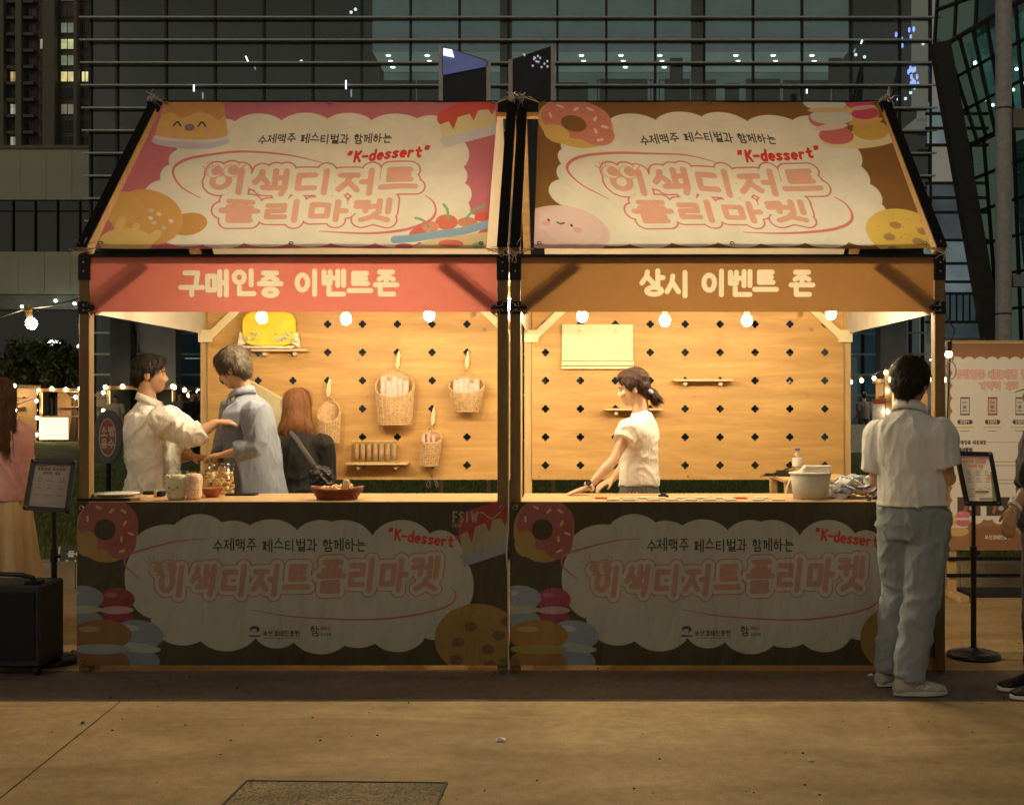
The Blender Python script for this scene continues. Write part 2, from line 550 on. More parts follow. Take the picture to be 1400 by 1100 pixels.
LAT = {
 'K': [[(.1,0),(.1,1)],[(.75,0),(.1,.58)],[(.3,.42),(.8,1)]], '-': [[(.1,.55),(.7,.55)]],
 'd': [circ(.38,.7,.3,.3),[(.7,0),(.7,1)]], 'e': [[(.1,.68),(.72,.68)], circ(.42,.7,.33,.3,12,0,-300)],
 's': [[(.68,.45),(.4,.4),(.15,.52),(.4,.68),(.68,.82),(.4,1),(.1,.92)]],
 'r': [[(.15,.42),(.15,1)],[(.15,.6),(.4,.42),(.62,.45)]], 't': [[(.35,.1),(.35,.85),(.5,1),(.68,.95)],[(.1,.4),(.65,.4)]],
 'D': [[(.1,0),(.1,1),(.45,1),(.78,.7),(.78,.3),(.45,0),(.1,0)]], 'o': [circ(.42,.7,.32,.3)],
 'N': [[(.1,1),(.1,0),(.75,1),(.75,0)]], 'E': [[(.7,0),(.1,0),(.1,1),(.7,1)],[(.1,.5),(.6,.5)]],
 'T': [[(.05,0),(.8,0)],[(.42,0),(.42,1)]], 'P': [[(.1,1),(.1,0),(.55,0),(.72,.25),(.55,.52),(.1,.52)]],
 'S': [[(.7,.1),(.4,0),(.12,.22),(.4,.48),(.7,.75),(.4,1),(.08,.88)]], 'I': [[(.3,0),(.3,1)]],
 'F': [[(.7,0),(.15,0),(.15,1)],[(.15,.48),(.55,.48)]], 'W': [[(.02,0),(.22,1),(.42,.2),(.62,1),(.85,0)]],
 '1': [[(.25,.2),(.45,0),(.45,1)]], '2': [[(.1,.2),(.4,0),(.7,.22),(.1,1),(.75,1)]], '3': [[(.12,.08),(.5,0),(.65,.25),(.35,.48),(.68,.75),(.4,1),(.1,.9)]],
 'l': [[(.3,0),(.3,1)]], 'm': [[(.08,.42),(.08,1)],[(.08,.55),(.28,.42),(.42,.55),(.42,1)],[(.42,.55),(.6,.42),(.76,.55),(.76,1)]],
 'B': [[(.1,0),(.1,1),(.55,1),(.72,.75),(.55,.5),(.1,.5)],[(.1,0),(.5,0),(.65,.25),(.5,.5)]],
 'A': [[(.05,1),(.4,0),(.78,1)],[(.2,.65),(.62,.65)]], 'M': [[(.08,1),(.12,0),(.42,.6),(.7,0),(.76,1)]],
 'c': [circ(.42,.7,.32,.3,12,-50,-310)], 'i': [[(.3,.42),(.3,1)],[(.3,.15),(.3,.17)]],
 '<': [[(.25,-.02),(.15,.22)],[(.5,-.02),(.4,.22)]], '>': [[(.2,0),(.3,-.02),(.2,.22)],[(.45,0),(.55,-.02),(.45,.22)]],
}

def fit(sts, x0, y0, x1, y1):
    return [[(x0+(x1-x0)*x, y0+(y1-y0)*y) for x, y in s] for s in sts]

def cons(key, x0, y0, x1, y1):
    if key in CONS: return fit(CONS[key], x0, y0, x1, y1)
    if len(key) == 2:
        xm = (x0+x1)/2; g = (x1-x0)*0.03
        return fit(CONS[key[0]], x0, y0, xm-g, y1) + fit(CONS[key[1]], xm+g, y0, x1, y1)
    return []

def syllable(ch):
    k = ord(ch) - 0xAC00
    if k < 0 or k > 11171:
        return [[(x*0.78, y) for x, y in s] for s in LAT.get(ch, [])]
    i, v, f = CHO[k//588], JUNG[(k % 588)//28], JONG[k % 28]
    out = []
    if v in VERT:
        dbl = v in ('ae', 'e', 'ye')
        xr = 0.47 if dbl else 0.60
        if f:
            out += cons(i, 0.02, 0.0, xr-(.07 if dbl else .04), 0.52) + fit(VERT[v], xr+.04, -.02, 1.0, 0.58) + cons(f, 0.2, 0.66, 0.98, 1.0)
        else:
            out += cons(i, 0.0, 0.12, xr-(.07 if dbl else .04), 0.86) + fit(VERT[v], xr+.04, 0, 1.0, 1.0)
    elif v in HORI:
        if f:
            out += cons(i, 0.16, 0.0, 0.84, 0.36) + fit(HORI[v], 0, 0.36, 1, 0.62) + cons(f, 0.16, 0.70, 0.86, 1.02)
        else:
            out += cons(i, 0.14, 0.0, 0.86, 0.52) + fit(HORI[v], 0, 0.56, 1, 1.0)
    else:
        h, w = MIXV[v]
        y1 = 0.55 if f else 0.9
        out += cons(i, 0.02, 0.0, 0.55, 0.3 if f else .48) + fit(HORI[h], -.02, 0.32 if f else .5, 0.62, y1) + fit(VERT[w], 0.66, -.02, 1.0, 0.6 if f else 1)
        if f: out += cons(f, 0.2, 0.68, 0.98, 1.0)
    return out

def text(cv, s, x, y, w, h, pitch=None, slope=0.0, slant=0.0, pad=6, fld=None, jit=0.0, lat=0.62, sy=1.0):
    """distance field of a line of writing; slope: rise per unit of x; slant: italic shear"""
    if fld is None: fld = cv.field()
    pitch = pitch or w*1.15
    cx = x
    rnd = random.Random(len(s))
    for ch in s:
        if ch == ' ': cx += pitch*0.42; continue
        isl = not (0xAC00 <= ord(ch) <= 0xD7A3)
        ww = w*lat if isl else w
        dy = rnd.uniform(-jit, jit)*h
        lines = []
        for st in syllable(ch):
            ln = [(cx + u*ww*(1.25 if isl else 1) + slant*(1-v)*h, y + v*h + slope*(cx-x+u*ww) + dy) for u, v in st]
            lines.append(ln)
        cv.stroke_field(fld, lines, pad, sy)
        cx += pitch*(lat if isl else 1)
    return fld

INK = (.06, .05, .05)
PINK = (.80, .25, .25); PEACH = (.88, .48, .36); CREAM = (.97, .90, .76); RED = (.80, .05, .04)

def title(cv, rows, ring=13, gap=10.8, w=5.2, sy=1.0, cream=CREAM):
    f = cv.field()
    for (s, x, y, ww, hh, pt, sl) in rows:
        text(cv, s, x, y, ww, hh, pt, slope=sl, slant=0.12, pad=ring+4, fld=f, sy=sy, jit=0.03)
    return f

def donut(cv, x, y, rx, ry, hole, dough=(.86, .58, .2), ice=(.78, .3, .27)):
    cv.ellipse(x, y, rx, ry, dough)
    cv.ellipse(x+rx*.06, y-ry*.18, rx*.95, ry*.80, ice)
    cv.ellipse(x+rx*.45, y+ry*.35, rx*.5, ry*.55, ice)
    cv.line([(x-rx*.05, y+ry*.42), (x+rx*.3, y+ry*.25), (x+rx*.55, y+ry*.5)], ry*.17, ice)
    cv.ellipse(x-rx*.62, y+ry*.42, rx*.34, ry*.4, dough)
    cv.ellipse(x-rx*.05, y-ry*.02, rx*.34, ry*.33, hole)
    for a, q in ((-150, .7), (-110, .75), (-75, .62), (-48, .8), (-20, .62), (8, .78), (30, .55), (52, .82)):
        px, py = x+rx*q*math.cos(R(a)), y+ry*q*math.sin(R(a))
        c, s = math.cos(R(a*3)), math.sin(R(a*3))
        cv.line([(px-c*rx*.07, py-s*ry*.06), (px+c*rx*.07, py+s*ry*.06)], rx*.035, tuple(v*1.9 if sum(dough) < 1 else min(1, v*1.3) for v in dough[:2])+(dough[2]*3,), smooth=False)

def cookie(cv, x, y, rx, ry, col=(.86, .60, .16)):
    cv.ellipse(x, y, rx, ry, col)
    for dx, dy in ((-.15, -.35), (.5, -.1), (-.45, .1), (.25, .3), (.7, -.5), (-.5, .6), (.3, .75)):
        cv.ellipse(x+dx*rx, y+dy*ry, rx*.15, ry*.14, tuple(v*k for v, k in zip(col, (.58, .48, .8))))
    for i in range(16):
        a = i*2.4
        cv.ellipse(x+rx*.8*math.sqrt(i/16)*math.cos(a), y+ry*.8*math.sqrt(i/16)*math.sin(a), rx*.02, ry*.02, tuple(v*.55 for v in col))

def macaron(cv, x, y, rx, ry, col, fill=(.95, .75, .7), rot=0):
    c, s = math.cos(R(rot)), math.sin(R(rot))
    cv.ellipse(x+s*ry*.55, y-c*ry*.55, rx, ry*.62, col, rot)
    cv.ellipse(x-s*ry*.55, y+c*ry*.55, rx*.97, ry*.58, tuple(v*.9 for v in col), rot)
    cv.ellipse(x, y, rx*.95, ry*.2, fill, rot)
    cv.ellipse(x-rx*.35*c+s*ry*.8, y-rx*.35*s-c*ry*.8, rx*.35, ry*.12, tuple(min(1, v*1.2+.08) for v in col), rot)

def scallop(cv, pts, r, col):
    """a cloud: filled polygon with round lobes on its outline"""
    cv.poly([p[:2] for p in pts], col)
    for p in pts:
        rx, ry = (p[2], p[3]) if len(p) > 2 else (r, r)
        cv.ellipse(p[0], p[1], rx, ry, col)

def cake(cv, x, y, w, h, skew, k_=1.0):
    q = lambda u, v: (x+u*w, y+v*h - skew*u*h)
    cv.poly([q(0, .35), q(1, .3), q(1.02, .9), q(.08, .92)], tuple(v*k_ for v in (.92, .78, .45)))
    cv.poly([q(.02, .82), q(1.05, .78), q(1.05, 1.02), q(.1, 1.08)], tuple(v*k_ for v in (.78, .74, .80)))
    cv.poly([q(0, .1), q(.25, 0), q(1, -.05), q(1, .38), q(.94, .5), q(.88, .34), q(.7, .30), q(.62, .55), q(.54, .34), q(.34, .36), q(.26, .66), q(.18, .42), q(.02, .42)], tuple(v*k_ for v in (.80, .13, .10)))
    cv.ellipse(*q(.04, .28), w*.07, h*.16, tuple(v*k_ for v in (.80, .13, .10)))

def swooshes(cv, a, b, w=2.0, col=PINK):
    cv.line(a, w, col, taper=True); cv.line(b, w, col, taper=True)

def roof_art(kind):
    if kind == 'pink':
        cv = Canvas(1300, 900, [(217, 143), (682, 143), (666, 341), (138, 341)], (.70, .22, .27))
    else:
        cv = Canvas(1300, 900, [(217, 143), (682, 143), (666, 341), (138, 341)], (.30, .145, .045), shift=15)
    # pale cloud
    ell = [(300,190,34,26),(350,182,40,24),(415,182,40,24),(475,182,38,24),(540,182,40,22),(590,190,34,28),(618,215,24,24),(622,245,18,18),
           (630,270,16,16),(620,290,24,20),(640,310,20,15),(600,325,30,12),(545,328,32,12),(485,327,38,12),(430,326,34,14),(370,326,38,13),(310,328,32,13),
           (262,325,34,13),(236,300,22,20),(226,270,26,20),(238,245,18,18),(246,222,16,16),(262,205,22,16)]
    scallop(cv, [(p[0], p[1], p[2], p[3]) for p in ell], 0, CREAM)
    # corner drawings
    if kind == 'pink':
        cv.ellipse(258, 195, 54, 10, (.72, .66, .76)); cv.ellipse(258, 190, 52, 6, (.85, .80, .86))
        cv.poly([(221, 140), (300, 140), (309, 186), (208, 186)], (.90, .56, .20)); cv.ellipse(258, 186, 50, 6, (.90, .56, .20))
        cv.poly([(221, 140), (300, 140), (304, 160), (295, 166), (284, 160), (270, 155), (256, 160), (243, 164), (230, 156), (217, 160)], (.80, .38, .14))
        cv.line([(233, 174), (238, 169), (243, 174)], 1.1, INK); cv.line([(267, 174), (272, 169), (277, 174)], 1.1, INK)
        cv.ellipse(255, 176, 7, 4.6, (.30, .22, .34)); cv.ellipse(234, 179, 7, 4, (.90, .45, .28)); cv.ellipse(279, 179, 7, 4, (.90, .45, .28))
        cake(cv, 600, 152, 78, 52, .35)
        cv.ellipse(262, 309, 26, 14, (.72, .38, .12), -8)
        cv.ellipse(205, 300, 50, 36, (.83, .46, .15), 12); cv.ellipse(172, 288, 26, 22, (.86, .50, .17))
        cv.ellipse(180, 332, 36, 18, (.92, .66, .24))
        cv.line([(165, 330), (172, 305)], 6, (.92, .66, .24), smooth=False); cv.line([(188, 330), (192, 312)], 5, (.92, .66, .24), smooth=False); cv.line([(205, 335), (221, 322)], 6, (.92, .66, .24), smooth=False)
        for x, y, c in ((211, 291, (.7, .68, .75)), (211, 301, (.95, .8, .7)), (216, 307, (.7, .7, .78)), (230, 314, (.7, .7, .78)), (239, 305, (.93, .85, .8)), (222, 296, (.9, .82, .7))):
            cv.ellipse(x, y, 3.4, 2.4, c, 20)
        cv.poly([(560, 341), (600, 326), (680, 318), (680, 345), (560, 345)], (.93, .72, .42))
        cv.ellipse(575, 318, 14, 6, (.82, .22, .16), -20); cv.ellipse(612, 306, 15, 10, (.84, .24, .16)); cv.ellipse(640, 306, 14, 6, (.86, .34, .22)); cv.ellipse(662, 300, 12, 6, (.82, .16, .12))
        cv.ellipse(590, 312, 12, 7, (.88, .36, .26))
        cv.line([(542, 329), (570, 327), (600, 322), (630, 318), (668, 309)], 5, (.35, .52, .70))
        cv.line([(570, 301), (580, 304), (588, 313)], 1.6, (.30, .52, .25)); cv.line([(608, 283), (613, 290), (614, 301)], 1.8, (.30, .52, .25)); cv.line([(638, 302), (648, 292), (663, 285)], 1.6, (.30, .52, .25))
        cv.ellipse(618, 334, 17, 5, (.84, .25, .18)); cv.ellipse(655, 336, 8, 4, (.4, .6, .3)); cv.ellipse(555, 338, 12, 4, (.84, .25, .18))
    else:
        donut(cv, 272, 172, 50, 33, (.30, .145, .045), (.88, .58, .18), (.80, .30, .22))
        cv.ellipse(200, 318, 62, 32, (.93, .66, .62)); cv.ellipse(214, 312, 40, 24, (.95, .72, .68))
        cv.ellipse(186, 305, 1.8, 1.8, INK); cv.ellipse(214, 312, 1.8, 1.8, INK); cv.line([(196, 308), (200, 310), (205, 309)], .9, INK)
        cv.ellipse(181, 309, 6, 3.6, (.90, .50, .48)); cv.ellipse(220, 317, 6, 3.6, (.90, .50, .48))
        cv.ellipse(655, 194, 60, 12, (.93, .78, .45), -8)
        macaron(cv, 668, 170, 26, 22, (.88, .55, .12), (.9, .5, .2), -8); macaron(cv, 618, 178, 25, 22, (.80, .22, .22), (.95, .7, .6), -8)
        macaron(cv, 624, 154, 30, 18, (.86, .84, .76), (.85, .6, .3), -2); macaron(cv, 672, 151, 20, 14, (.78, .12, .20), (.9, .5, .5), -6)
        cookie(cv, 655, 322, 50, 34, (.90, .64, .14))
    # handwriting and title
    cv.paint(text(cv, '수제맥주 페스티벌과 함께하는', 351, 188, 11.5, 12, 13.4, pad=3, jit=.06, slant=.1), .85, INK)
    cv.paint(text(cv, '<K-dessert>', 473, 212, 17, 13, 17.0, slope=-.06, slant=.2, pad=4, lat=.62), 1.75, RED)
    swooshes(cv, [(440, 226), (395, 217), (350, 212), (305, 212), (262, 217), (240, 229), (238, 243), (252, 261), (277, 276)],
             [(583, 271), (594, 280), (597, 293), (588, 305), (560, 315), (520, 320), (480, 321), (440, 319)], 1.9)
    f = title(cv, [('이색디저트', 288, 238, 49, 30, 58, -.01), ('플리마켓', 304, 279, 50, 25.5, 60, -.005)], 13, sy=1.25)
    cv.stroke_field(f, [circ(296, 240, 2, 2, 6), circ(317, 240, 2, 2, 6)], 18)
    cv.paint(f, 14.6, PINK); cv.paint(f, 12.2, CREAM); cv.paint(f, 4.25, PEACH)
    for ex in (294, 317):
        cv.ellipse(ex, 239.5, 11.5, 9.5, PEACH); cv.ellipse(ex, 239.5, 10, 8.4, CREAM); cv.ellipse(ex+3, 238.5, 7.6, 6.8, PEACH)
    for x0, y0, x1, y1 in ((283, 237, 277, 230), (287, 233, 283, 225), (291, 231, 289, 223), (327, 231, 331, 226), (331, 235, 338, 229)):
        cv.line([(x0, y0), (x1, y1)], .9, PEACH, smooth=False)
    return cv.image('print_roof_' + kind)

def valance_art(s, x, quad, bg, ltr):
    cv = Canvas(1200, 150, quad, bg)
    cv.paint(text(cv, s, x, 371, 31, 32, 36.0 if len(s) > 8 else 35.2, pad=9, jit=.03), 3.45, ltr)
    return cv.image('print_valance')

def counter_art(off, mac, logo):
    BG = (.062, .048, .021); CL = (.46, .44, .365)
    cv = Canvas(1400, 530, [(108, 686), (694, 686), (694, 908), (108, 908)], BG, shift=-off)
    lobes = [(232, 752, 50, 36), (275, 738, 42, 36), (320, 745, 40, 34), (372, 745, 44, 36), (440, 748, 42, 38), (470, 750, 45, 40), (550, 752, 46, 42), (603, 760, 30, 36),
             (600, 800, 48, 55), (600, 840, 44, 34), (545, 858, 40, 32), (440, 855, 44, 38), (490, 850, 44, 34), (380, 855, 34, 30), (312, 855, 44, 34), (252, 845, 44, 36), (215, 790, 42, 55), (400, 800, 60, 60)]
    scallop(cv, [(x, y, rx, ry) for x, y, rx, ry in lobes], 0, CL)
    cv.poly([(210, 750), (610, 750), (620, 850), (240, 860)], CL)
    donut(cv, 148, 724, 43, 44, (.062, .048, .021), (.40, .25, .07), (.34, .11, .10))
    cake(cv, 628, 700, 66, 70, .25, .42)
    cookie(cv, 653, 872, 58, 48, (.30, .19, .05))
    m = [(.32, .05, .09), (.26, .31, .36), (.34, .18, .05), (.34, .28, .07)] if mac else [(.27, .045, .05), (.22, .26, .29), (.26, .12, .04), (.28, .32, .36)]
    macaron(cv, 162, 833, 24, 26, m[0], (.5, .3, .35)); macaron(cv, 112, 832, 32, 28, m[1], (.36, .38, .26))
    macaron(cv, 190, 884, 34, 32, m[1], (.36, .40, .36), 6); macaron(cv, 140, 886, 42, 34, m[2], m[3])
    cv.paint(text(cv, '수제맥주 페스티벌과 함께하는', 294, 736, 13, 16, 15.1, pad=3, jit=.06), .95, (.03, .03, .03))
    cv.paint(text(cv, '<K-dessert>', 531, 722, 15.5, 14, 14.6, slope=.12, slant=.1, pad=4, lat=.62), 1.6, (.55, .05, .04))
    swooshes(cv, [(284, 736), (250, 738), (215, 746), (180, 757), (173, 770), (185, 783), (196, 791)],
             [(617, 801), (624, 812), (616, 825), (590, 835), (545, 843), (500, 846), (440, 844), (390, 840), (343, 832)], 1.3, (.42, .13, .10))
    f = title(cv, [('이색디저트', 219, 775, 33, 38, 42.5, -.02), ('플리마켓', 434, 767, 35, 41, 42.5, -.02)], 10)
    cv.stroke_field(f, [circ(218, 778, 2, 2, 6), circ(234, 776, 2, 2, 6)], 14)
    cv.paint(f, 10.6, (.36, .15, .12)); cv.paint(f, 9.3, (.50, .465, .39)); cv.paint(f, 3.9, (.46, .25, .19))
    for ex in (217, 235):
        cv.ellipse(ex, 776, 9.5, 10, (.46, .25, .19)); cv.ellipse(ex-2.5, 777, 7, 8, CL); cv.ellipse(ex+2, 775, 6, 7.5, (.46, .25, .19))
    for x0, y0, x1, y1 in ((206, 771, 201, 765), (209, 767, 205, 760), (213, 765, 212, 757), (238, 765, 240, 758), (242, 767, 245, 761)):
        cv.line([(x0, y0), (x1, y1)], .7, (.46, .25, .19), smooth=False)
    # organisers' marks at the foot
    cv.ellipse(350, 859, 7, 4.5, (.05, .05, .06)); cv.ellipse(349, 861, 4, 2.5, CL); cv.line([(343, 868), (357, 868)], 1.2, (.06, .06, .07), smooth=False)
    cv.paint(text(cv, '부산경제진흥원', 361, 861, 6.2, 7, 7.4, pad=2), .6, (.05, .05, .05))
    cv.line([(362, 871), (411, 871)], .35, (.1, .1, .1), smooth=False)
    cv.paint(text(cv, '함', 426, 855, 11, 13, pad=2), .8, (.05, .05, .05))
    cv.paint(text(cv, '께하는', 440, 855, 4, 5, 4.6, pad=2), .45, (.35, .1, .08)); cv.paint(text(cv, '부산경제', 440, 864, 3, 4, 3.6, pad=2), .35, (.1, .1, .1))
    if logo:
        cv.paint(text(cv, 'FSIW', 619, 699, 15, 14, 14, pad=3, lat=.62), 1.0, (.42, .30, .25)); cv.paint(text(cv, 'FSIW', 619, 716, 5, 4, 5, pad=2), .4, (.42, .30, .25))
        cv.line([(650, 702), (660, 700), (672, 708), (685, 699)], .8, (.42, .30, .25))
    return cv.image('print_counter')

def poster_art():
    cv = Canvas(560, 1100, [(0, 0), (140, 0), (140, 275), (0, 275)], (.42, .22, .12))
    PB = (.92, .86, .80)
    pts = [(14+16*i, 28, 10, 10) for i in range(8)] + [(130, 28+17*i, 7, 10) for i in range(12)] + [(130, 222, 8, 8)] + [(120-16*i, 228+5*(i % 2), 10, 8) for i in range(6)] + [(12, 235-17*i, 8, 10) for i in range(13)]
    scallop(cv, pts, 0, PB)
    cv.paint(text(cv, '유망업종 대표제품 맞추기', 12, 36, 9, 11, 10.2, pad=3), 1.5, (.82, .42, .36)); cv.paint(text(cv, '유망업종 대표제품 맞추기', 12, 36, 9, 11, 10.2, pad=3), .5, (.95, .72, .62))
    cv.paint(text(cv, '기억력 게임', 44, 52, 9, 10, 10.2, pad=3), 1.4, (.82, .42, .36)); cv.paint(text(cv, '기억력 게임', 44, 52, 9, 10, 10.2, pad=3), .45, (.95, .72, .62))
    cv.paint(text(cv, 'FSIW', 112, 9, 9, 9, 7.5, pad=3), .8, (.85, .8, .75))
    cv.ellipse(4, 20, 6, 6, (.8, .7, .6)); cv.ellipse(4, 20, 5, 5, (.42, .22, .12)); cv.paint(text(cv, '이', 1, 16, 6, 8, pad=2), .6, (.8, .7, .6))
    for i, x in enumerate((24, 62, 100)):
        cv.poly([(x-6, 72), (x+7, 72), (x+7, 96), (x-6, 96)], (.12, .1, .09)); cv.poly([(x-5, 74), (x+6, 74), (x+6, 94), (x-5, 94)], (.80, .74, .66) if i != 1 else (.82, .50, .44))
        cv.line([(x-3, 79), (x+3, 79)], .5, INK, smooth=False); cv.ellipse(x, 85, 2.5, 2.5, (.3, .28, .26)); cv.line([(x-3, 90), (x+3, 90)], .5, INK, smooth=False)
        cv.line([(x-7, 105), (x+8, 105)], 3, (.12, .08, .06), smooth=False)
        cv.paint(text(cv, 'STEP'+str(i+1), x-6, 103, 4.3, 4, 4.2, pad=2, lat=.62), .4, (.9, .85, .8))
        cv.line([(x-12, 112), (x+12, 112)], .8, (.70, .66, .15), smooth=False); cv.line([(x-6, 117), (x+6, 117)], .5, (.35, .3, .25), smooth=False)
    cv.paint(text(cv, '유망업종 대표제품', 14, 130, 4, 4.5, 4.8, pad=2), .5, INK)
    cv.line([(48, 132), (128, 132)], .3, (.45, .38, .32), smooth=False)
    cv.poly([(13, 138), (36, 138), (36, 147), (13, 147)], (.72, .68, .62)); cv.paint(text(cv, '참여방법', 15, 140, 4.4, 5, 5, pad=2), .6, INK)
    for y in (158, 163, 182, 187):
        cv.line([(16, y), (95+(y % 7)*4, y)], .5, (.45, .40, .36), smooth=False)
    for x0, c in ((14, (.16, .09, .07)), (54, (.10, .09, .09)), (90, (.13, .12, .16))):
        cv.poly([(x0, 205), (x0+32, 205), (x0+32, 230), (x0, 230)], c); cv.line([(x0+10, 225), (x0+14, 212)], 2, (.5, .2, .15), smooth=False); cv.ellipse(x0+20, 220, 4, 3, (.6, .55, .5))
    macaron(cv, 14, 244, 16, 12, (.85, .55, .2)); macaron(cv, 22, 234, 10, 9, (.8, .25, .3))
    cv.poly([(30, 252), (46, 244), (140, 244), (140, 275), (30, 275)], (.34, .17, .09)); cv.paint(text(cv, '부산경제진흥원', 52, 256, 4.5, 5, 5.2, pad=2), .5, (.8, .7, .6))
    return cv.image('print_poster')

def stand_art(alt):
    cv = Canvas(300, 420, [(0, 0), (60, 0), (60, 84), (0, 84)], (.80, .72, .62) if alt else (.66, .58, .52))
    t = (.82, .35, .28) if alt else (.35, .18, .15)
    cv.poly([(0, 0), (60, 0), (60, 3), (46, 7), (30, 4), (12, 8), (0, 5)], (.80, .45, .36) if alt else (.40, .25, .2))
    cv.paint(text(cv, '유망업종 대표제품', 6, 9, 4.6, 5, 5.5, pad=2), .7, t); cv.paint(text(cv, '기억력 게임', 15, 17, 4.8, 5, 5.5, pad=2), .7, t)
    for j in range(3):
        for i in range(3):
            x, y = 12+18*i, 30+13*j
            if j < 2: cv.ellipse(x, y, 3.2, 2.6, (.36, .30, .28)); cv.ellipse(x, y, 2.2, 1.6, (.75, .66, .58))
            cv.line([(x-4, y+5), (x+4, y+5)], .6, (.32, .27, .24), smooth=False)
    if not alt: cv.a *= .5
    cv.line([(6, 70), (40, 70)], .5, (.4, .35, .3), smooth=False); cv.line([(6, 74), (34, 74)], .5, (.4, .35, .3), smooth=False)
    if alt:
        cv.ellipse(52, 40, 5, 5, (.80, .38, .32)); cv.poly([(56, 30), (60, 30), (60, 84), (50, 84), (54, 60)], (.25, .28, .12))
        cv.line([(20, 66), (44, 66)], 2.2, (.25, .2, .18), smooth=False); cv.line([(26, 79), (52, 79)], 2.2, (.35, .3, .25), smooth=False)
    return cv.image('print_stand')

def plain_art(name, W, H, w, h, bg, items):
    cv = Canvas(W, H, [(0, 0), (w, 0), (w, h), (0, h)], bg)
    for (s, x, y, cw, ch, pt, th, col) in items: cv.paint(text(cv, s, x, y, cw, ch, pt, pad=3), th, col)
    return cv
# ------------------------------------------------------------------ shared materials
M = {}
M['post'] = wood('stall_timber', (.27, .165, .065), (.17, .10, .038), (14, 14, 1.6), 2.0)
M['rail'] = wood('stall_rail_timber', (.50, .32, .15), (.34, .20, .085), (1.6, 14, 14), 2.0)
M['rear'] = wood('pine_post', (.66, .46, .22), (.52, .33, .14), (14, 14, 1.4), 2.0)
M['board'] = wood('birch_plywood', (.67, .405, .145), (.47, .265, .087), (0.9, 3, 7), 1.9, 0.5, knots=True, bmp=0.08)
M['counter'] = wood('counter_plywood', (.62, .42, .22), (.50, .32, .15), (1.2, 8, 8), 2.0, 0.4)
M['panel'] = wood('light_block_ply', (.3, .2, .1), (.2, .13, .06), (1.5, 8, 8), 2)
M['pale'] = simple('cream_laminate', (.80, .70, .42), .45, var=.04, bmp=.03)
M['shelfwood'] = wood('shelf_pine', (.74, .58, .36), (.62, .45, .25), (2, 14, 14), 3, knots=False)
M['black'] = simple('black_steel', (.012, .011, .010), .45, .3, .3, spec=.4)
M['shade_black'] = simple('painted_shade_black', (.010, .009, .008), .85, var=.3, spec=.2)  # black standing in for the unlit outer faces of rafters and ridge
M['bolt'] = simple('zinc_bolt', (.35, .33, .30), .35, .9)
M['wire'] = simple('galvanised_wire', (.45, .42, .38), .35, .8)
M['cord'] = simple('black_cable', (.015, .014, .013), .5)
M['socket'] = simple('brass_socket', (.40, .28, .10), .4, .6)
M['bulb'] = emit('lit_bulb', (1.0, .82, .52), 620.0)
M['bulb_out'] = emit('lit_outside_bulb', (1.0, .79, .46), 150.0)
M['bulb_far'] = emit('lit_far_bulb', (1.0, .74, .38), 26.0, sampled=False)
M['sidecloth'] = cloth('cream_side_fabric', (.86, .78, .64), .4)
M['rearcloth'] = cloth('cream_rear_fabric', (.84, .72, .55), .4)
M['rope'] = simple('pale_rope', (.60, .50, .36), .8)

def sheet(name, tl, tr, br, bl, mat, parent, wave=0.004, nx=36, ny=14, thick=None):
    """a cloth panel with a picture's coordinates and faint sags"""
    tl, tr, br, bl = map(Vector, (tl, tr, br, bl))
    nrm = (tr-tl).cross(bl-tl).normalized()
    vs, fs, uvs = [], [], []
    sd = sum(tl) * 3.1
    for j in range(ny+1):
        v = j/ny
        for i in range(nx+1):
            u = i/nx
            p = tl.lerp(tr, u).lerp(bl.lerp(br, u), v)
            e = min(u, 1-u, v*.6, (1-v)*.6) * 6
            w = (noise.noise(Vector((u*5+sd, v*2.2, 0))) + .5*math.sin(u*23+v*3)*noise.noise(Vector((u*3, v*3+sd, 4)))) * wave * 2.4 * min(1, .35+e)
            vs.append(p + nrm*w)
    for j in range(ny):
        for i in range(nx):
            a = j*(nx+1)+i
            fs.append((a, a+nx+1, a+nx+2, a+1))
            for k, l in ((i, j), (i, j+1), (i+1, j+1), (i+1, j)): uvs.append((k/nx, 1-l/ny))
    mb = MB(); mb.add(vs, fs)
    o = mb.build(name, mat, parent, uv=uvs)
    o.data.shade_smooth()
    return o

def knot(mb, p, s=0.05, n=4, seed=1):
    """loose ends of a cable tie"""
    rr = random.Random(seed)
    p = Vector(p)
    mb.tube([p + Vector((.014*math.cos(a), -.004, .014*math.sin(a))) for a in [i*math.pi/5 for i in range(10)]], .0022, 4, closed=True)
    for i in range(n):
        d = Vector((rr.uniform(-1, 1), rr.uniform(-.4, .2), rr.uniform(-.5, 1))).normalized() * s * rr.uniform(.6, 1.3)
        mb.tube([p, p+d*.5+Vector((0, 0, s*.15)), p+d], .0022, 4)

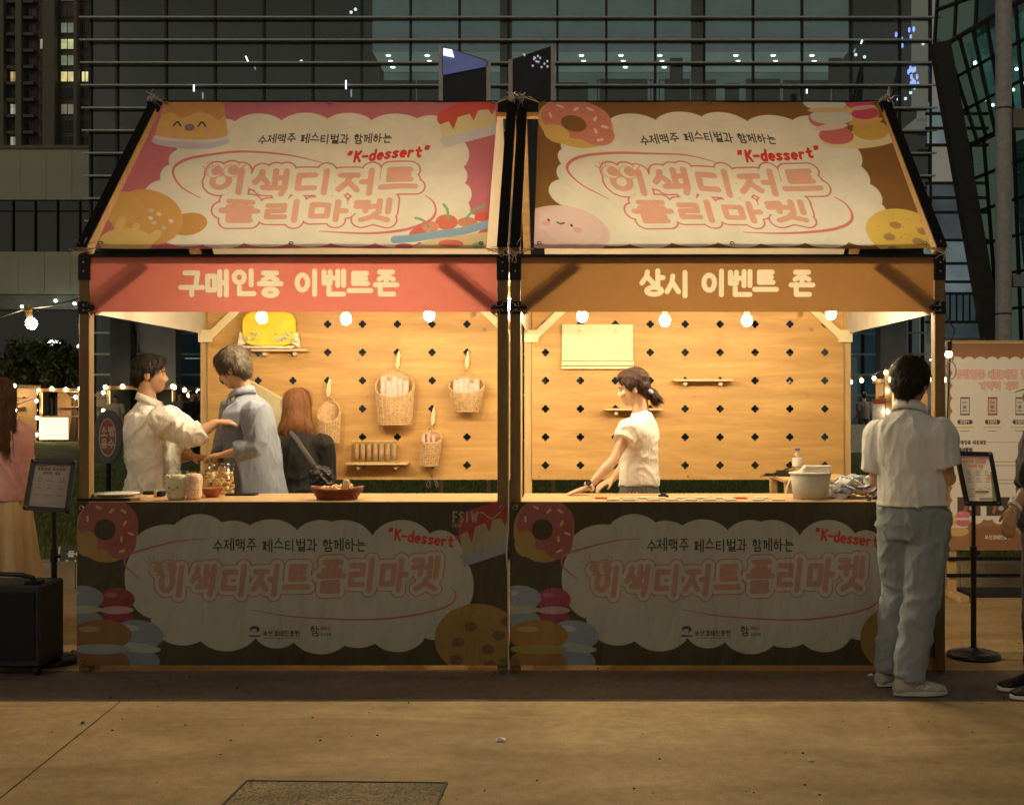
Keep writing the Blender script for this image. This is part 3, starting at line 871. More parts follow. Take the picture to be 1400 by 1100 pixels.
def pegboard(x0, x1, z0, z1, hx0, hz0, nx, nz, px, pz, y, t, mat, parent):
    mb = MB()
    xs = [x0] + [hx0+px*(i+.5) for i in range(nx-1)] + [x1]
    zs = [z1] + [hz0-pz*(j+.5) for j in range(nz-1)] + [z0]
    n = 32
    for i in range(nx):
        for j in range(nz):
            xa, xb, za, zb = xs[i], xs[i+1], zs[j+1], zs[j]
            hx, hz = hx0+px*i, hz0-pz*j
            out, inn = [], []
            for k in range(n):
                a = 2*math.pi*k/n
                c, s = math.cos(a), math.sin(a); q = 1/max(abs(c), abs(s))
                ox = hx + c*q*((xb-hx) if c > 0 else (hx-xa)); oz = hz + s*q*((zb-hz) if s > 0 else (hz-za))
                b_ = (a+math.pi/4) % (math.pi/2)-math.pi/4; rr = .0150*math.cos(b_)+math.sqrt(.0140**2-(.0150*math.sin(b_))**2)
                out.append((ox, oz)); inn.append((hx+c*rr, hz+s*rr))
            vs = [(x, y, z) for x, z in out] + [(x, y, z) for x, z in inn] + [(x, y+t, z) for x, z in out] + [(x, y+t, z) for x, z in inn]
            fs = []
            for k in range(n):
                l = (k+1) % n
                fs += [(k, l, n+l, n+k), (2*n+l, 2*n+k, 3*n+k, 3*n+l), (n+k, n+l, 3*n+l, 3*n+k)]
            mb.add(vs, fs)
    return mb.build('pegboard', mat, parent)

DEP = 2.2; EAVE = 2.34; RIDGE = 3.478; PW = .058
def stall(x0, x1, hx0, roof, val_txt, val_bg, val_fg, val_x, val_quad, off, mac, logo, cban_x1, label, pitch):
    t = empty('market_stall', ((x0+x1)/2, DEP/2, 0), label, 'market stall', 'two timber stalls side by side')
    xi0, xi1 = x0+PW, x1-PW
    # posts
    for x in (x0, x1-PW):
        p = MB().box((x, 0, 0), (x+PW, .07, EAVE-.002)).build('front_post', M['post'], t, bevel=.003)
        MB().box((x-.003, -.003, 2.20), (x+PW+.003, .073, EAVE+.004)).build('bracket', M['black'], p)
        b = MB(); sx = 1 if x == x0 else -1; xc = x+PW/2+sx*.05
        b.ell((xc, -.012, 2.045), .016, .014, .016, 10, 6); b.cyl((xc-sx*.05, -.01, 2.045), (xc, -.012, 2.045), .008, n=8)
        b.box((x-.002, -.006, 2.01), (x+PW+.002, .0, 2.08))
        b.build('hinge_plate', M['black'], p)
        mb = MB()
        for zz in (2.06, 2.03, 2.25, 2.30): mb.cyl((x+PW/2, -.009, zz), (x+PW/2, -.002, zz), .006, n=8)
        mb.build('bolt', M['bolt'], p)
        k = MB(); knot(k, (x+PW/2, -.012, EAVE+.03), .07, 5, int(x*100)); k.build('cable_tie', M['wire'], p)
        k = MB(); knot(k, (x+PW/2+sx*.02, -.01, 2.04), .05, 4, int(x*77)); k.build('cable_tie', M['wire'], p)
        # rear posts
        MB().box((x, DEP-.07, 0), (x+PW, DEP, EAVE-.002)).build('rear_post', M['rear'], t, bevel=.003)
    # front knee braces (in the plane behind the valance) and rear ones
    for x, s in ((xi0, 1), (xi1, -1)):
        MB().bar((x+s*.002, .042, 2.03), (x+s*.325, .042, 2.285), .035, .062, up=(0, 0, 1)).build('knee_brace', M['rail'], t)
        MB().bar((x+s*.005, DEP-.105, 1.99), (x+s*.33, DEP-.105, 2.30), .030, .055).build('knee_brace', M['pale'] if s else M['rear'], t)
        g = MB().box((x-s*.055, DEP-.128, 1.965), (x+s*.05, DEP-.1225, 2.055))
        g.build('gusset', M['pale'], t)
    # rails
    MB().box((xi0, .024, 2.288), (xi1, .06, 2.338)).build('front_rail', M['rail'], t, bevel=.002)
    MB().box((xi0, -.004, 2.334), (xi1, .062, 2.345)).build('rail_cap', M['black'], t)
    MB().box((xi0, DEP-.066, 2.27), (xi1, DEP-.01, 2.338)).build('rear_rail', M['rear'], t)
    for x in (x0, x1-PW):
        MB().box((x+.004, .073, 2.27), (x+PW-.004, DEP-.073, 2.335)).build('side_rail', M['post'], t)
        MB().box((x+.004, .073, .02), (x+PW-.004, DEP-.073, .09)).build('foot_rail', M['post'], t)
        for sgn in (0, 1):   # rafters, front and rear
            ya, yb = (0.0, DEP/2) if sgn == 0 else (DEP, DEP/2)
            a, b = Vector((x+PW/2, ya, EAVE+.01)), Vector((x+PW/2, yb, RIDGE-.045))
            nrm = Vector((0, -(b.z-a.z) if sgn == 0 else (b.z-a.z), abs(b.y-a.y))).normalized()
            r = MB().bar(a, b, .050, .085, up=nrm).build('rafter', M['post'], t)
            MB().bar(a+nrm*.048, b+nrm*.048, .060, .010, up=nrm).build('rafter_shade_strip', M['shade_black'], r)  # black strip paints the shade on the rafter's outer face
    MB().box((x0, DEP/2-.03, RIDGE-.09), (x1, DEP/2+.03, RIDGE-.012)).build('ridge_beam', M['rail'], t)
    MB().box((x0-.004, DEP/2-.045, RIDGE-.010), (x1+.004, DEP/2+.045, RIDGE+.012)).build('ridge_shade_strip', M['shade_black'], t)  # black strips paint the ridge timber's unlit faces
    MB().box((x0-.002, DEP/2-.043, RIDGE-.062), (x1+.002, DEP/2-.031, RIDGE-.012)).build('ridge_shade_strip', M['shade_black'], t)
    for x, s in ((x0+.02, 1), (x1-.02, -1)):
        k = MB(); knot(k, (x, DEP/2-.06, RIDGE+.015), .075, 5, int(x*31)); k.build('cable_tie', M['wire'], t)
    # roof cloths
    rx0, rx1 = (x0+.115, x1-.115) if roof == 'pink' else (x0+.135, x1-.10)
    sl = Vector((0, DEP/2, RIDGE-EAVE-.02)); base = Vector((0, 0, EAVE+.03)); up = Vector((0, -sl.z, sl.y)).normalized()*.045
    def rp(x, tt, rear=False):
        p = base + sl*tt + up
        if rear: p = Vector((p.x, DEP-p.y, p.z))
        return Vector((x, p.y, p.z))
    mr = cloth('roof_print_cloth', None, .25, roof_art(roof), wr=.8)
    bt = .0 if roof == 'pink' else .0
    sheet('roof_banner', rp(rx0+.0, .955), rp(rx1, .955), rp(rx1, -.03), rp(rx0, -.03), mr, t, .010)
    sheet('rear_roof_banner', rp(rx0+.02, .95, True), rp(rx1+.02, .95, True), rp(rx1+.02, -.02, True), rp(rx0+.02, -.02, True), M['rearcloth'], t, .01, 20, 8)
    for (xx, tt, xe, te) in ((rx0, .955, x0+PW/2, 1.0), (rx1, .955, x1-PW/2, 1.0), (rx0, -.03, x0+PW/2, -.06), (rx1, -.03, x1-PW/2, -.06)):
        k = MB(); a, b = rp(xx, tt), rp(xe, te)
        k.tube([a, b], .003, 5); knot(k, b, .05, 3, int(xx*50)); k.tube([a, a.lerp(b, .5)+Vector((0, 0, .015)), b], .0025, 4)
        k.build('tie_rope', M['rope'], t)
    # valance
    mv = cloth('valance_cloth', None, .26, valance_art(val_txt, val_x, val_quad, val_bg, val_fg), wr=.25)
    sheet('valance', (xi0+.002, .010, 2.330), (xi1-.002, .010, 2.330), (xi1-.002, .012, 2.022), (xi0+.002, .012, 2.022), mv, t, .002, 30, 5)
    for x in (x0+PW/2, x1-PW/2):
        s = sheet('side_valance', (x, .075, 2.268), (x, DEP-.075, 2.268), (x, DEP-.075, 2.03), (x, .075, 2.02), M['sidecloth'], t, .003, 16, 4)
    # rear wall
    pegboard(xi0+.001, xi1-.001, .94, 2.265, hx0, 2.101, 9, 6, pitch, .2108, DEP-.085, .018, M['board'], t)
    # counter
    c = MB().box((xi0+.002, -.016, .935), (xi1-.002, .58, .957)).build('counter_top', M['counter'], t, bevel=.002)
    MB().box((xi0+.002, .035, .07), (xi1-.002, .050, .933)).build('light_block_panel', M['panel'], t)  # unseen panel added to keep the bulbs from shining through the banner
    MB().box((xi0+.002, .54, .86), (xi1-.002, .565, .933)).build('counter_rail', M['rail'], t)
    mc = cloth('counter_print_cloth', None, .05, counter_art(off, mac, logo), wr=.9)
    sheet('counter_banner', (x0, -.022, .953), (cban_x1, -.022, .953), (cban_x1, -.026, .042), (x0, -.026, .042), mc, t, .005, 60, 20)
    ey = M['bolt']
    def eyelet(cn, nrm):
        s1, s2 = orth(nrm)
        MB().tube([cn+nrm*.003+(s1*math.cos(a)+s2*math.sin(a))*.011 for a in [i*math.pi/6 for i in range(12)]], .0035, 5, closed=True).build('eyelet', ey, t)
    un = up.normalized()
    for xx in (rx0+.03, (rx0+rx1)/2, rx1-.03):
        for tt in (.935, -.01): eyelet(rp(xx, tt)+un*.012, un)
    for xx in (x0+.03, cban_x1-.03):
        for zz in (.925, .07): eyelet(Vector((xx, -.036, zz)), Vector((0, -1, 0)))
    for xx in (xi0+.05, xi0+.62, (x0+x1)/2, xi1-.62, xi1-.05):
        for zz in (.965, 2.245): MB().cyl((xx, DEP-.088, zz), (xx, DEP-.0845, zz), .007, n=8).build('screw', ey, t)
    return t

s_left = stall(-2.745, -.333, -2.57, 'pink', '구매인증 이벤트존', (.80, .235, .18), (.92, .84, .64), 245, [(121.5, 351), (680, 351), (680, 426), (121.5, 426)],
    0, False, True, -.333, 'left stall with pink dessert roof banner and coral valance lettered in cream', .2604)
s_right = stall(-.319, 2.128, -.16, 'choco', '상시 이벤트 존', (.38, .19, .06), (.92, .80, .58), 876, [(711.5, 351), (1278, 351), (1278, 426), (711.5, 426)],
    8, True, False, 2.005, 'right stall with brown dessert roof banner and brown valance lettered in cream', .2612)

# festoon bulbs inside each stall
def bulb(mb_parent, c, mat, r=.033, tilt=(0, 0, 1), sock=.07, socket_mat=None):
    c = Vector(c); u = Vector(tilt).normalized()
    s = MB(); s.cyl(c+u*(r*.8), c+u*(r+sock*.55), .016, .018, 10); s.cyl(c+u*(r+sock*.55), c+u*(r+sock), .021, .019, 10)
    s.build('socket', socket_mat or M['socket'], mb_parent)
    b = MB(); q = u.to_track_quat('Z', 'Y').to_matrix()
    b.ell(c, r, r, r*1.12, 16, 10, q)
    b.build('bulb', mat, mb_parent, smooth=True)

def festoon(pts, ends, d, label):
    ps = [P(x, y, d) for x, y in pts]
    t = empty('string_light', ps[0], label, 'string light', 'festoon strings of the stalls')
    top = [Vector((ends[0], d-D0, 2.26))] + [p+Vector((0, 0, .105)) for p in ps] + [Vector((ends[1], d-D0, 2.26))]
    path = []
    for a, b in zip(top[:-1], top[1:]):
        for i in range(6):
            u = i/6; q = a.lerp(b, u); q.z -= .02*math.sin(math.pi*u); path.append(q)
    path.append(top[-1])
    MB().tube(path, .0045, 5).build('cable', M['cord'], t)
    for p in ps: bulb(t, p, M['bulb'])
    return t
festoon([(358, 434), (473, 436), (587, 431), (697.5, 415)], (-2.70, -.345), 7.09, 'string of four lit round bulbs hanging inside the left stall')
festoon([(796, 432), (909, 438), (1021, 438), (1136, 429)], (-.30, 2.09), 7.09, 'string of four lit round bulbs hanging inside the right stall')

# outside strings and loose cables
t = empty('string_light', P(40, 440, 6.6), 'single lit bulb on a cable running off left from the left stall', 'string light')
a, b, c = P(-60, 448, 6.4), P(36, 422, 6.6), P(108, 408, 6.5)
MB().tube([a, a.lerp(b, .5)+Vector((0, 0, -.01)), b, b.lerp(c, .5)+Vector((0, 0, -.012)), c], .0045, 5).build('cable', M['cord'], t)
bulb(t, P(43, 442, 6.6), M['bulb_out'], .031, (-.25, 0, 1), .075)
t = empty('string_light', P(1297, 486, 6.6), 'lit bulb and dangling black cable beside the right post of the right stall', 'string light')
pts = [P(1294, 395, 6.5), P(1296, 430, 6.5), P(1303, 452, 6.55), P(1298, 470, 6.55), P(1300, 520, 6.5), P(1296, 600, 6.5), P(1294, 700, 6.5), P(1293, 800, 6.5)]
MB().tube([Vector((x, .10, z)) for x, z in spline([(p.x, p.z) for p in pts])], .004, 5).build('cable', M['cord'], t)
lp = MB(); q = P(1300, 492, 6.5)
lp.tube([q+Vector((.030*math.cos(a), .0, .05*math.sin(a)-.06)) for a in [i*.5 for i in range(26)]], .0028, 4); lp.build('cable_loop', M['wire'], t)
bulb(t, P(1297, 484, 6.55), emit('dim_lit_bulb', (1, .74, .4), 18), .020, (0, 0, 1), .05, M['cord'])
t = empty('hanging_cord', (-.326, -.05, 0), 'thin pale cord hanging in the gap between the two stalls', 'cord')
MB().tube([(-.326, -.032, 1.9), (-.327, -.034, .80), (-.333, -.05, .74), (-.336, -.058, .66), (-.329, -.045, .55), (-.327, -.04, .30), (-.326, -.045, .02)], .0045, 6).build('cord', M['rope'], t)

# ------------------------------------------------------------------ things on the pegboards
YB = DEP-.085        # front face of the pegboards
DB = D0+YB
M['wicker'] = simple('wicker', (.60, .40, .20), .6, var=.25, scale=40, bmp=.4)
M['leather'] = simple('pale_leather', (.78, .66, .42), .6, var=.1)
M['packet'] = simple('pink_snack_packet', (.74, .50, .42), .35, var=.25, scale=60, bmp=.3)
M['wood_lt'] = M['shelfwood']

def strap(mb, x, z, zl):
    """leather strap looped through a hole"""
    mb.tube([(x+.012, YB+.012, z+.004), (x+.006, YB-.018, z+.012), (x-.006, YB-.03, z-.03), (x-.012, YB-.034, zl+.03), (x-.006, YB-.035, zl), (x+.004, YB-.030, zl+.02), (x+.006, YB-.014, z-.02), (x+.010, YB+.004, z-.006)], .0085, 6)

def basket(px, py0, py1, pxw, hole, label, depth=.16, tall=.45, lean=0.0, fill=True, round_=False):
    s = FOC/(DB-.08)
    cx = (px-CX)/s; zt = CAMZ-(py0-CY)/s; zb = CAMZ-(py1-CY)/s; w = pxw/s/2
    hx = (hole[0]-CX)/(FOC/DB); hz = CAMZ-(hole[1]-CY)/(FOC/DB)
    t = empty('wicker_basket', (cx, YB-.02, zb), label, 'basket', 'wicker baskets hung on the pegboard')
    H = zt-zb; yc = YB-depth/2-.012
    N = 26
    def rim(a, k):  # k 0 bottom .. 1 rim ; the rim is high at the back and low at the front
        back = .5+.5*math.sin(a)
        hh = H*((1-tall)+tall*(back**1.3 if not round_ else back)) 
        taper = (.62 if round_ else .84)+(1-(.62 if round_ else .84))*k
        return Vector((cx+lean*k*hh+w*taper*math.cos(a), yc+depth/2*taper*math.sin(a), zb+hh*k))
    wall = MB()
    vs, fs = [], []
    for k in (0, .25, .5, .75, 1):
        for i in range(N): vs.append(rim(2*math.pi*i/N, k))
    for j in range(4):
        for i in range(N):
            i2 = (i+1) % N; fs.append((j*N+i, j*N+i2, (j+1)*N+i2, (j+1)*N+i))
    fs.append(tuple(range(N)))
    wall.add(vs, fs)
    wall.build('lining', M['wicker'], t)
    wv = MB()
    for i in range(N):
        a = 2*math.pi*i/N
        q = [rim(a, k/4) for k in range(5)]; o = Vector((math.cos(a), math.sin(a), 0))*.004
        wv.tube([p+o for p in q], .0042, 4)
    rows = max(4, int(H/.028))
    for j in range(rows):
        k = (j+.3)/rows
        wv.tube([rim(2*math.pi*i/40, k)+Vector((math.cos(2*math.pi*i/40), math.sin(2*math.pi*i/40), 0))*(.007 if (i+j) % 2 else .001) for i in range(40)], .0042, 4, closed=True)
    wv.build('woven_body', M['wicker'], t)
    MB().tube([rim(2*math.pi*i/30, 1) for i in range(30)], .0085, 6, closed=True).build('rim', M['wicker'], t)
    MB().tube([rim(2*math.pi*i/30, 0) for i in range(30)], .008, 6, closed=True).build('foot_ring', M['wicker'], t)
    hd = MB(); zl = hz-.115; zr = zt-.01
    hd.tube([(cx-w*.30, YB-.015, zr-.02), (cx-w*.22, YB-.02, zr+(zl-zr)*.6), (hx-.004, YB-.032, zl+.004), (cx+w*.24, YB-.02, zr+(zl-zr)*.6), (cx+w*.34, YB-.015, zr-.02)], .005, 5)
    hd.build('handle', M['wicker'], t)
    st = MB(); strap(st, hx, hz, zl); st.build('strap', M['leather'], t)
    if fill:
        rr = random.Random(int(px))
        n = 5 if w > .1 else 3
        for i in range(n):
            x = cx + (i-(n-1)/2)*w*1.45/n; top = zb+H*rr.uniform(.80, .97)
            pk = MB().box((x-w*.17, yc-.02+rr.uniform(-.02, .02), zb+H*.15), (x+w*.16, yc+.03, top))
            pk.build('packet', M['packet'], t, bevel=.008)
    return t
basket(540, 506, 580, 52, (545, 483), 'tallest rectangular wicker basket on the pegboard, full of pink packets', .17, .50)
basket(638, 515, 562, 48, (639.5, 483), 'round wicker basket near the middle post with packets inside', .17, .50, round_=True)
basket(450, 549, 604, 30, (450.5, 521), 'wicker basket half hidden behind the woman in black', .16, .50, fill=False)
basket(586, 590, 636, 27, (593, 559.5), 'smallest wicker basket, lowest on the pegboard beside the pastry shelf', .12, .35, lean=.10)

def shelf(pa, pb, py, label, depth=.13):
    d = DB-depth
    s = FOC/(d)
    x0, x1 = (pa-CX)/s, (pb-CX)/s; z = CAMZ-(py-CY)/s
    t = empty('wall_shelf', ((x0+x1)/2, YB, z), label, 'shelf', 'small shelves pegged into the pegboard')
    MB().box((x0, YB-depth, z-.008), (x1, YB-.003, z+.008)).build('shelf_board', M['shelfwood'], t, bevel=.002)
    for x in (x0+.09, x1-.09):
        m = MB(); m.cyl((x, YB-depth*.75, z-.026), (x, YB+.01, z-.026), .015, n=10); m.build('peg', M['shelfwood'], t)
    return t, x0, x1, z
shelf(343, 418, 478.5, 'narrow shelf under the yellow tray in the left stall')
shelf(472, 557, 634, 'narrow shelf under the boxed pastries in the left stall')
shelf(921, 1003, 519.5, 'empty shelf high on the pegboard to the right of the woman in the white tee')
shelf(826, 906, 559.5, 'empty shelf behind the head of the woman in the white tee')

# yellow tray of sweets wrapped in clear film
M['yellow'] = simple('yellow_tray', (.82, .66, .05), .35, var=.12, scale=14)
M['film'] = glass('clear_film', (.97, .95, .88), .12, .12)
M['foil'] = simple('silver_wrap', (.80, .74, .60), .25, .4, var=.3, scale=60, bmp=.8)
c = P(367, 449, DB-.10)
t = empty('tray', c, 'yellow rounded tray wrapped in clear film standing on the top left shelf', 'tray')
pl = []
for i in range(40):
    a = 2*math.pi*i/40; ca, sa = math.cos(a), math.sin(a)
    q = (abs(ca)**4+abs(sa)**4)**-.25
    pl.append((c.x+ca*q*.198, c.z+sa*q*.128))
MB().prism(pl, lambda x, z, d: (x, c.y+d, z), .035).build('dish', M['yellow'], t, bevel=.008)
mb = MB(); rr = random.Random(4)
for cx_, n in ((-.12, 11), (.10, 14), (.16, 8)):
    for i in range(n):
        mb.ell((c.x+cx_+rr.uniform(-.045, .045), c.y-.012+rr.uniform(-.01, .005), c.z-.06+rr.uniform(-.035, .035)), .011, .008, .009, 6, 4)
mb.build('sweets', M['foil'], t)
mb = MB()
for s_ in (-1, 1): mb.prism([(c.x+s_*.15, c.z-.10), (c.x+s_*.235, c.z-.14), (c.x+s_*.215, c.z-.02), (c.x+s_*.19, c.z-.05)], lambda x, z, d: (x, c.y+.01+d, z), .006)
mb.prism([(c.x-.2, c.z-.13), (c.x+.2, c.z-.13), (c.x+.18, c.z-.145), (c.x-.18, c.z-.145)], lambda x, z, d: (x, c.y-.02+d, z), .05)
mb.build('film', M['foil'], t)

# boxed pastries
c = P(513, 618, DB-.09)
t = empty('pastry_box', c, 'clear box holding a row of seven rolled pastries on the lower left shelf', 'pastry box')
M['pastry'] = simple('wafer_roll', (.72, .52, .34), .6, var=.25, scale=30, bmp=.5)
M['lid'] = simple('golden_lid', (.62, .48, .18), .4, var=.15, scale=40)
for i in range(7):
    x = c.x+(i-3)*.046
    MB().lathe([(.003, -.063), (.018, -.062), (.019, 0), (.018, .058), (.012, .068), (.002, .072)], (x, c.y, c.z), 10).build('pastry_roll', M['pastry'], t, smooth=True)
MB().box((c.x-.168, c.y-.03, c.z+.078), (c.x+.168, c.y+.03, c.z+.086)).build('lid', M['lid'], t)
MB().box((c.x-.168, c.y-.03, c.z-.074), (c.x+.168, c.y+.03, c.z-.066)).build('base', M['lid'], t)
MB().box((c.x-.170, c.y-.034, c.z-.07), (c.x+.170, c.y-.032, c.z+.08)).build('front_film', M['film'], t)

# cream drop-leaf boards
a, b = P(768, 443, DB-.05), P(866, 502, DB-.05)
t = empty('folding_board', ((a.x+b.x)/2, YB, b.z), 'cream drop-leaf board with a lip fixed flat on the right pegboard', 'board')
MB().box((a.x, YB-.03, b.z+.05), (b.x, YB-.004, a.z)).build('leaf', M['pale'], t, bevel=.003)
MB().box((a.x-.004, YB-.055, b.z+.012), (b.x+.004, YB-.004, b.z+.046)).build('lip', M['pale'], t, bevel=.003)
MB().box((a.x-.004, YB-.045, b.z-.012), (b.x+.004, YB-.004, b.z+.008)).build('lower_lip', M['pale'], t, bevel=.002)
m = MB()
for x in (a.x+.13, b.x-.13): m.cyl((x, YB-.033, a.z-.05), (x, YB-.030, a.z-.05), .012, n=10)
m.build('peg_cap', M['shelfwood'], t)
a = [P(338, 519, 8.2), P(400, 553, 8.0), P(400, 600, 8.0), P(338, 600, 8.2)]
t = empty('leaning_board', a[2], 'cream board tilted behind the man in the grey shirt', 'board')
m = MB(); o = Vector((.01, .03, 0)); m.add(a + [p+o for p in a], [(0,1,2,3),(7,6,5,4),(0,4,5,1),(1,5,6,2),(2,6,7,3),(3,7,4,0)]); m.build('leaf', M['pale'], t)

# steel carabiner hanging from the lower edge
t = empty('wire_hook', P(591, 660, DB), 'thin open wire hook hanging below the left pegboard', 'hook')
q = P(591, 660, DB-.02); m = MB()
m.tube([q+Vector(v) for v in ((-.03,0,.015),(-.045,0,-.01),(-.03,0,-.035),(-.015,0,-.02),(-.02,0,.01),(0,0,.035),(.02,0,.01),(.03,0,-.03),(.045,0,-.02),(.035,0,.01),(.02,0,.03))], .003, 5)
m.tube([q+Vector((0,0,.03)), q+Vector((0, .01, .10))], .0015, 4); m.build('wire', M['wire'], t)

# ------------------------------------------------------------------ things on the counters
CT = .957
def on(px, d): return Vector(((px-CX)*d/FOC, d-D0, CT))
M['white'] = simple('white_plastic', (.80, .76, .68), .35, var=.05)
M['redwicker'] = simple('red_brown_wicker', (.30, .085, .035), .5, var=.3, scale=40, bmp=.5)
M['cookie'] = simple('golden_crisps', (.78, .55, .20), .6, var=.3, scale=30, bmp=.4)
q = on(163, 6.55)
t = empty('serving_board', q, 'thin wooden board with a white plate at the left end of the left counter', 'board')
MB().box((q.x-.19, q.y-.10, CT+.001), (q.x+.155, q.y+.12, CT+.018)).build('board', M['counter'], t, bevel=.002)
MB().box((q.x-.19, q.y-.125, CT+.001), (q.x+.10, q.y-.102, CT+.016)).build('dark_edge', M['black'], t)
t = empty('plate', q+Vector((-.02, .01, .02)), 'flat white plate on the wooden board in the left stall', 'plate')
MB().lathe([(.002, .0), (.08, .0), (.125, .014), (.128, .018), (.08, .006), (.002, .005)], (q.x-.02, q.y+.01, CT+.0195), 28).build('dish', M['white'], t, smooth=True)
q = on(210, 6.75)
t = empty('tape_dispenser', q, 'black and gold tape dispenser lying beside the white plate', 'dispenser')
MB().box((q.x-.055, q.y-.03, CT+.001), (q.x+.01, q.y+.03, CT+.034)).build('body', M['black'], t, bevel=.006)
MB().box((q.x+.011, q.y-.028, CT+.001), (q.x+.028, q.y+.028, CT+.032)).build('gold_band', M['lid'], t)
MB().box((q.x+.029, q.y-.03, CT+.001), (q.x+.06, q.y+.03, CT+.034)).build('end_block', M['black'], t, bevel=.005)

# bread-shaped pouch with a small face, filled with snacks, in crackly film
q = on(248, 6.53)
t = empty('snack_pouch', q, 'cream bread-shaped snack pouch with a tiny face in crackly film on the left counter', 'pouch')
def slab(cx, cy, w, dpt, h, name, mat, lobes=True):
    m = MB()
    m.loft([((cx, cy, CT+.003), w*.42, dpt*.42, (1,0,0)), ((cx, cy, CT+.02), w*.5, dpt*.5, (1,0,0)), ((cx, cy, CT+h*.45), w*.5, dpt*.5, (1,0,0)), ((cx, cy, CT+h*.62), w*.53, dpt*.5, (1,0,0)), ((cx, cy, CT+h*.86), w*.54, dpt*.46, (1,0,0)), ((cx, cy, CT+h*.97), w*.44, dpt*.36, (1,0,0)), ((cx, cy, CT+h), w*.2, dpt*.2, (1,0,0))], 20)
    return m.build(name, mat, t, smooth=True)
M['bread'] = simple('cream_plush', (.72, .66, .42), .5, var=.08, scale=20, bmp=.3)
M['snack'] = simple('pink_biscuits', (.76, .50, .36), .4, var=.3, scale=45, bmp=.5)
slab(q.x-.025, q.y, .115, .085, .145, 'bread_shape', M['bread'])
slab(q.x+.060, q.y+.02, .10, .10, .150, 'snack_pack', M['snack'])
m = MB()
for dx in (-.035, .012): m.ell((q.x-.02+dx, q.y-.046, CT+.072), .0042, .003, .0055, 8, 6)
m.tube([(q.x-.036, q.y-.0445, CT+.062), (q.x-.031, q.y-.0455, CT+.057), (q.x-.026, q.y-.0445, CT+.062)], .0018, 4)
m.build('face', M['black'], t)
m = MB(); rr = random.Random(9)
for i in range(22):
    a = rr.uniform(0, 6.28); x = q.x+.015+.10*math.cos(a); z = CT+.08+.075*math.sin(a)
    m.prism([(x, z), (x+rr.uniform(.008, .02), z+rr.uniform(-.012, .012)), (x+rr.uniform(-.012, .012), z+rr.uniform(.006, .02))], lambda u, v, d: (u, q.y-.052+d*20+rr.uniform(0, .01), v), .0004)
tag(m.build('film_creases', M['foil'], t), kind='stuff')

# clear jars of biscuits and a little brown bowl behind
q = on(302, 6.95)
t = empty('biscuit_tub', q, 'clear round tub of biscuits in front of the man in the grey shirt', 'tub')
MB().lathe([(.088, .001), (.092, .02), (.092, .17), (.088, .172)], (q.x-.01, q.y, CT), 24).build('tub_wall', M['film'], t, smooth=True)
MB().lathe([(.002, .172), (.097, .172), (.097, .190), (.002, .192)], (q.x-.01, q.y, CT), 24).build('lid', M['film'], t, smooth=True)
m = MB()
for i in range(70):
    a = rr.uniform(0, 6.28); r_ = .078*math.sqrt(rr.random()); z = CT+.01+rr.random()*.12
    m.ell((q.x-.01+r_*math.cos(a), q.y+r_*math.sin(a), z), .016, .016, .009, 7, 4, Matrix.Rotation(rr.uniform(0, 3), 3, 'X'))
tag(m.build('biscuits', M['cookie'], t), kind='stuff')
q = on(267, 7.0)
t = empty('plastic_tub', q, 'squat clear plastic tub beside the tub of biscuits', 'tub')
MB().lathe([(.060, .001), (.070, .10), (.075, .11), (.078, .118), (.070, .12)], q, 20).build('tub_wall', M['film'], t, smooth=True)
MB().lathe([(.002, .121), (.082, .121), (.082, .135), (.002, .136)], q, 20).build('lid', M['film'], t, smooth=True)
q = on(290, 6.72)
t = empty('bowl', q, 'small brown flared bowl behind the snack pouch', 'bowl')
MB().lathe([(.035, .001), (.04, .01), (.066, .052), (.070, .055), (.060, .05), (.03, .012), (.002, .01)], q, 20).build('dish', M['redwicker'], t, smooth=True)
q = on(333, 6.85)
t = empty('phone', q, 'black phone lying flat near the back of the left counter', 'phone')
MB().box((q.x-.10, q.y-.04, CT+.001), (q.x+.08, q.y+.04, CT+.012)).build('case', M['black'], t, bevel=.003)

# red wicker bread basket
q = on(461, 6.55)
t = empty('bread_basket', q, 'oval red-brown wicker basket of crisps in the middle of the left counter', 'basket')
m = MB(); m.lathe([(.105, .002), (.118, .02), (.140, .062), (.132, .062), (.108, .02), (.002, .012)], q, 28, sy=.55); m.build('lining', M['redwicker'], t, smooth=True)
m = MB()
for j in range(6):
    z = .008+j*.0105; r_ = .112+.031*(j/5)
    m.tube([(q.x+(r_+(.003 if (i+j) % 2 else -.001))*math.cos(2*math.pi*i/44), q.y+(r_+(.003 if (i+j) % 2 else -.001))*math.sin(2*math.pi*i/44)*.56, CT+z) for i in range(44)], .0048, 4, closed=True)
m.tube([(q.x+.146*math.cos(2*math.pi*i/36), q.y+.146*math.sin(2*math.pi*i/36)*.56, CT+.066+.008*math.cos(4*math.pi*i/36)) for i in range(36)], .0065, 6, closed=True)
m.build('woven_body', M['redwicker'], t)
m = MB()
for i in range(46):
    a = rr.uniform(0, 6.28); r_ = math.sqrt(rr.random())
    m.ell((q.x+.10*r_*math.cos(a), q.y+.055*r_*math.sin(a), CT+.055+rr.random()*.022), .020, .013, .006, 8, 4, Matrix.Rotation(rr.uniform(-1, 1), 3, 'X') @ Matrix.Rotation(rr.uniform(0, 3), 3, 'Y'))
tag(m.build('crisps', M['cookie'], t), kind='stuff')
m = MB(); m.ell((q.x+.055, q.y-.01, CT+.088), .022, .012, .030, 12, 8); m.build('bread_piece', simple('pale_bread', (.80, .66, .40), .7), t, smooth=True)

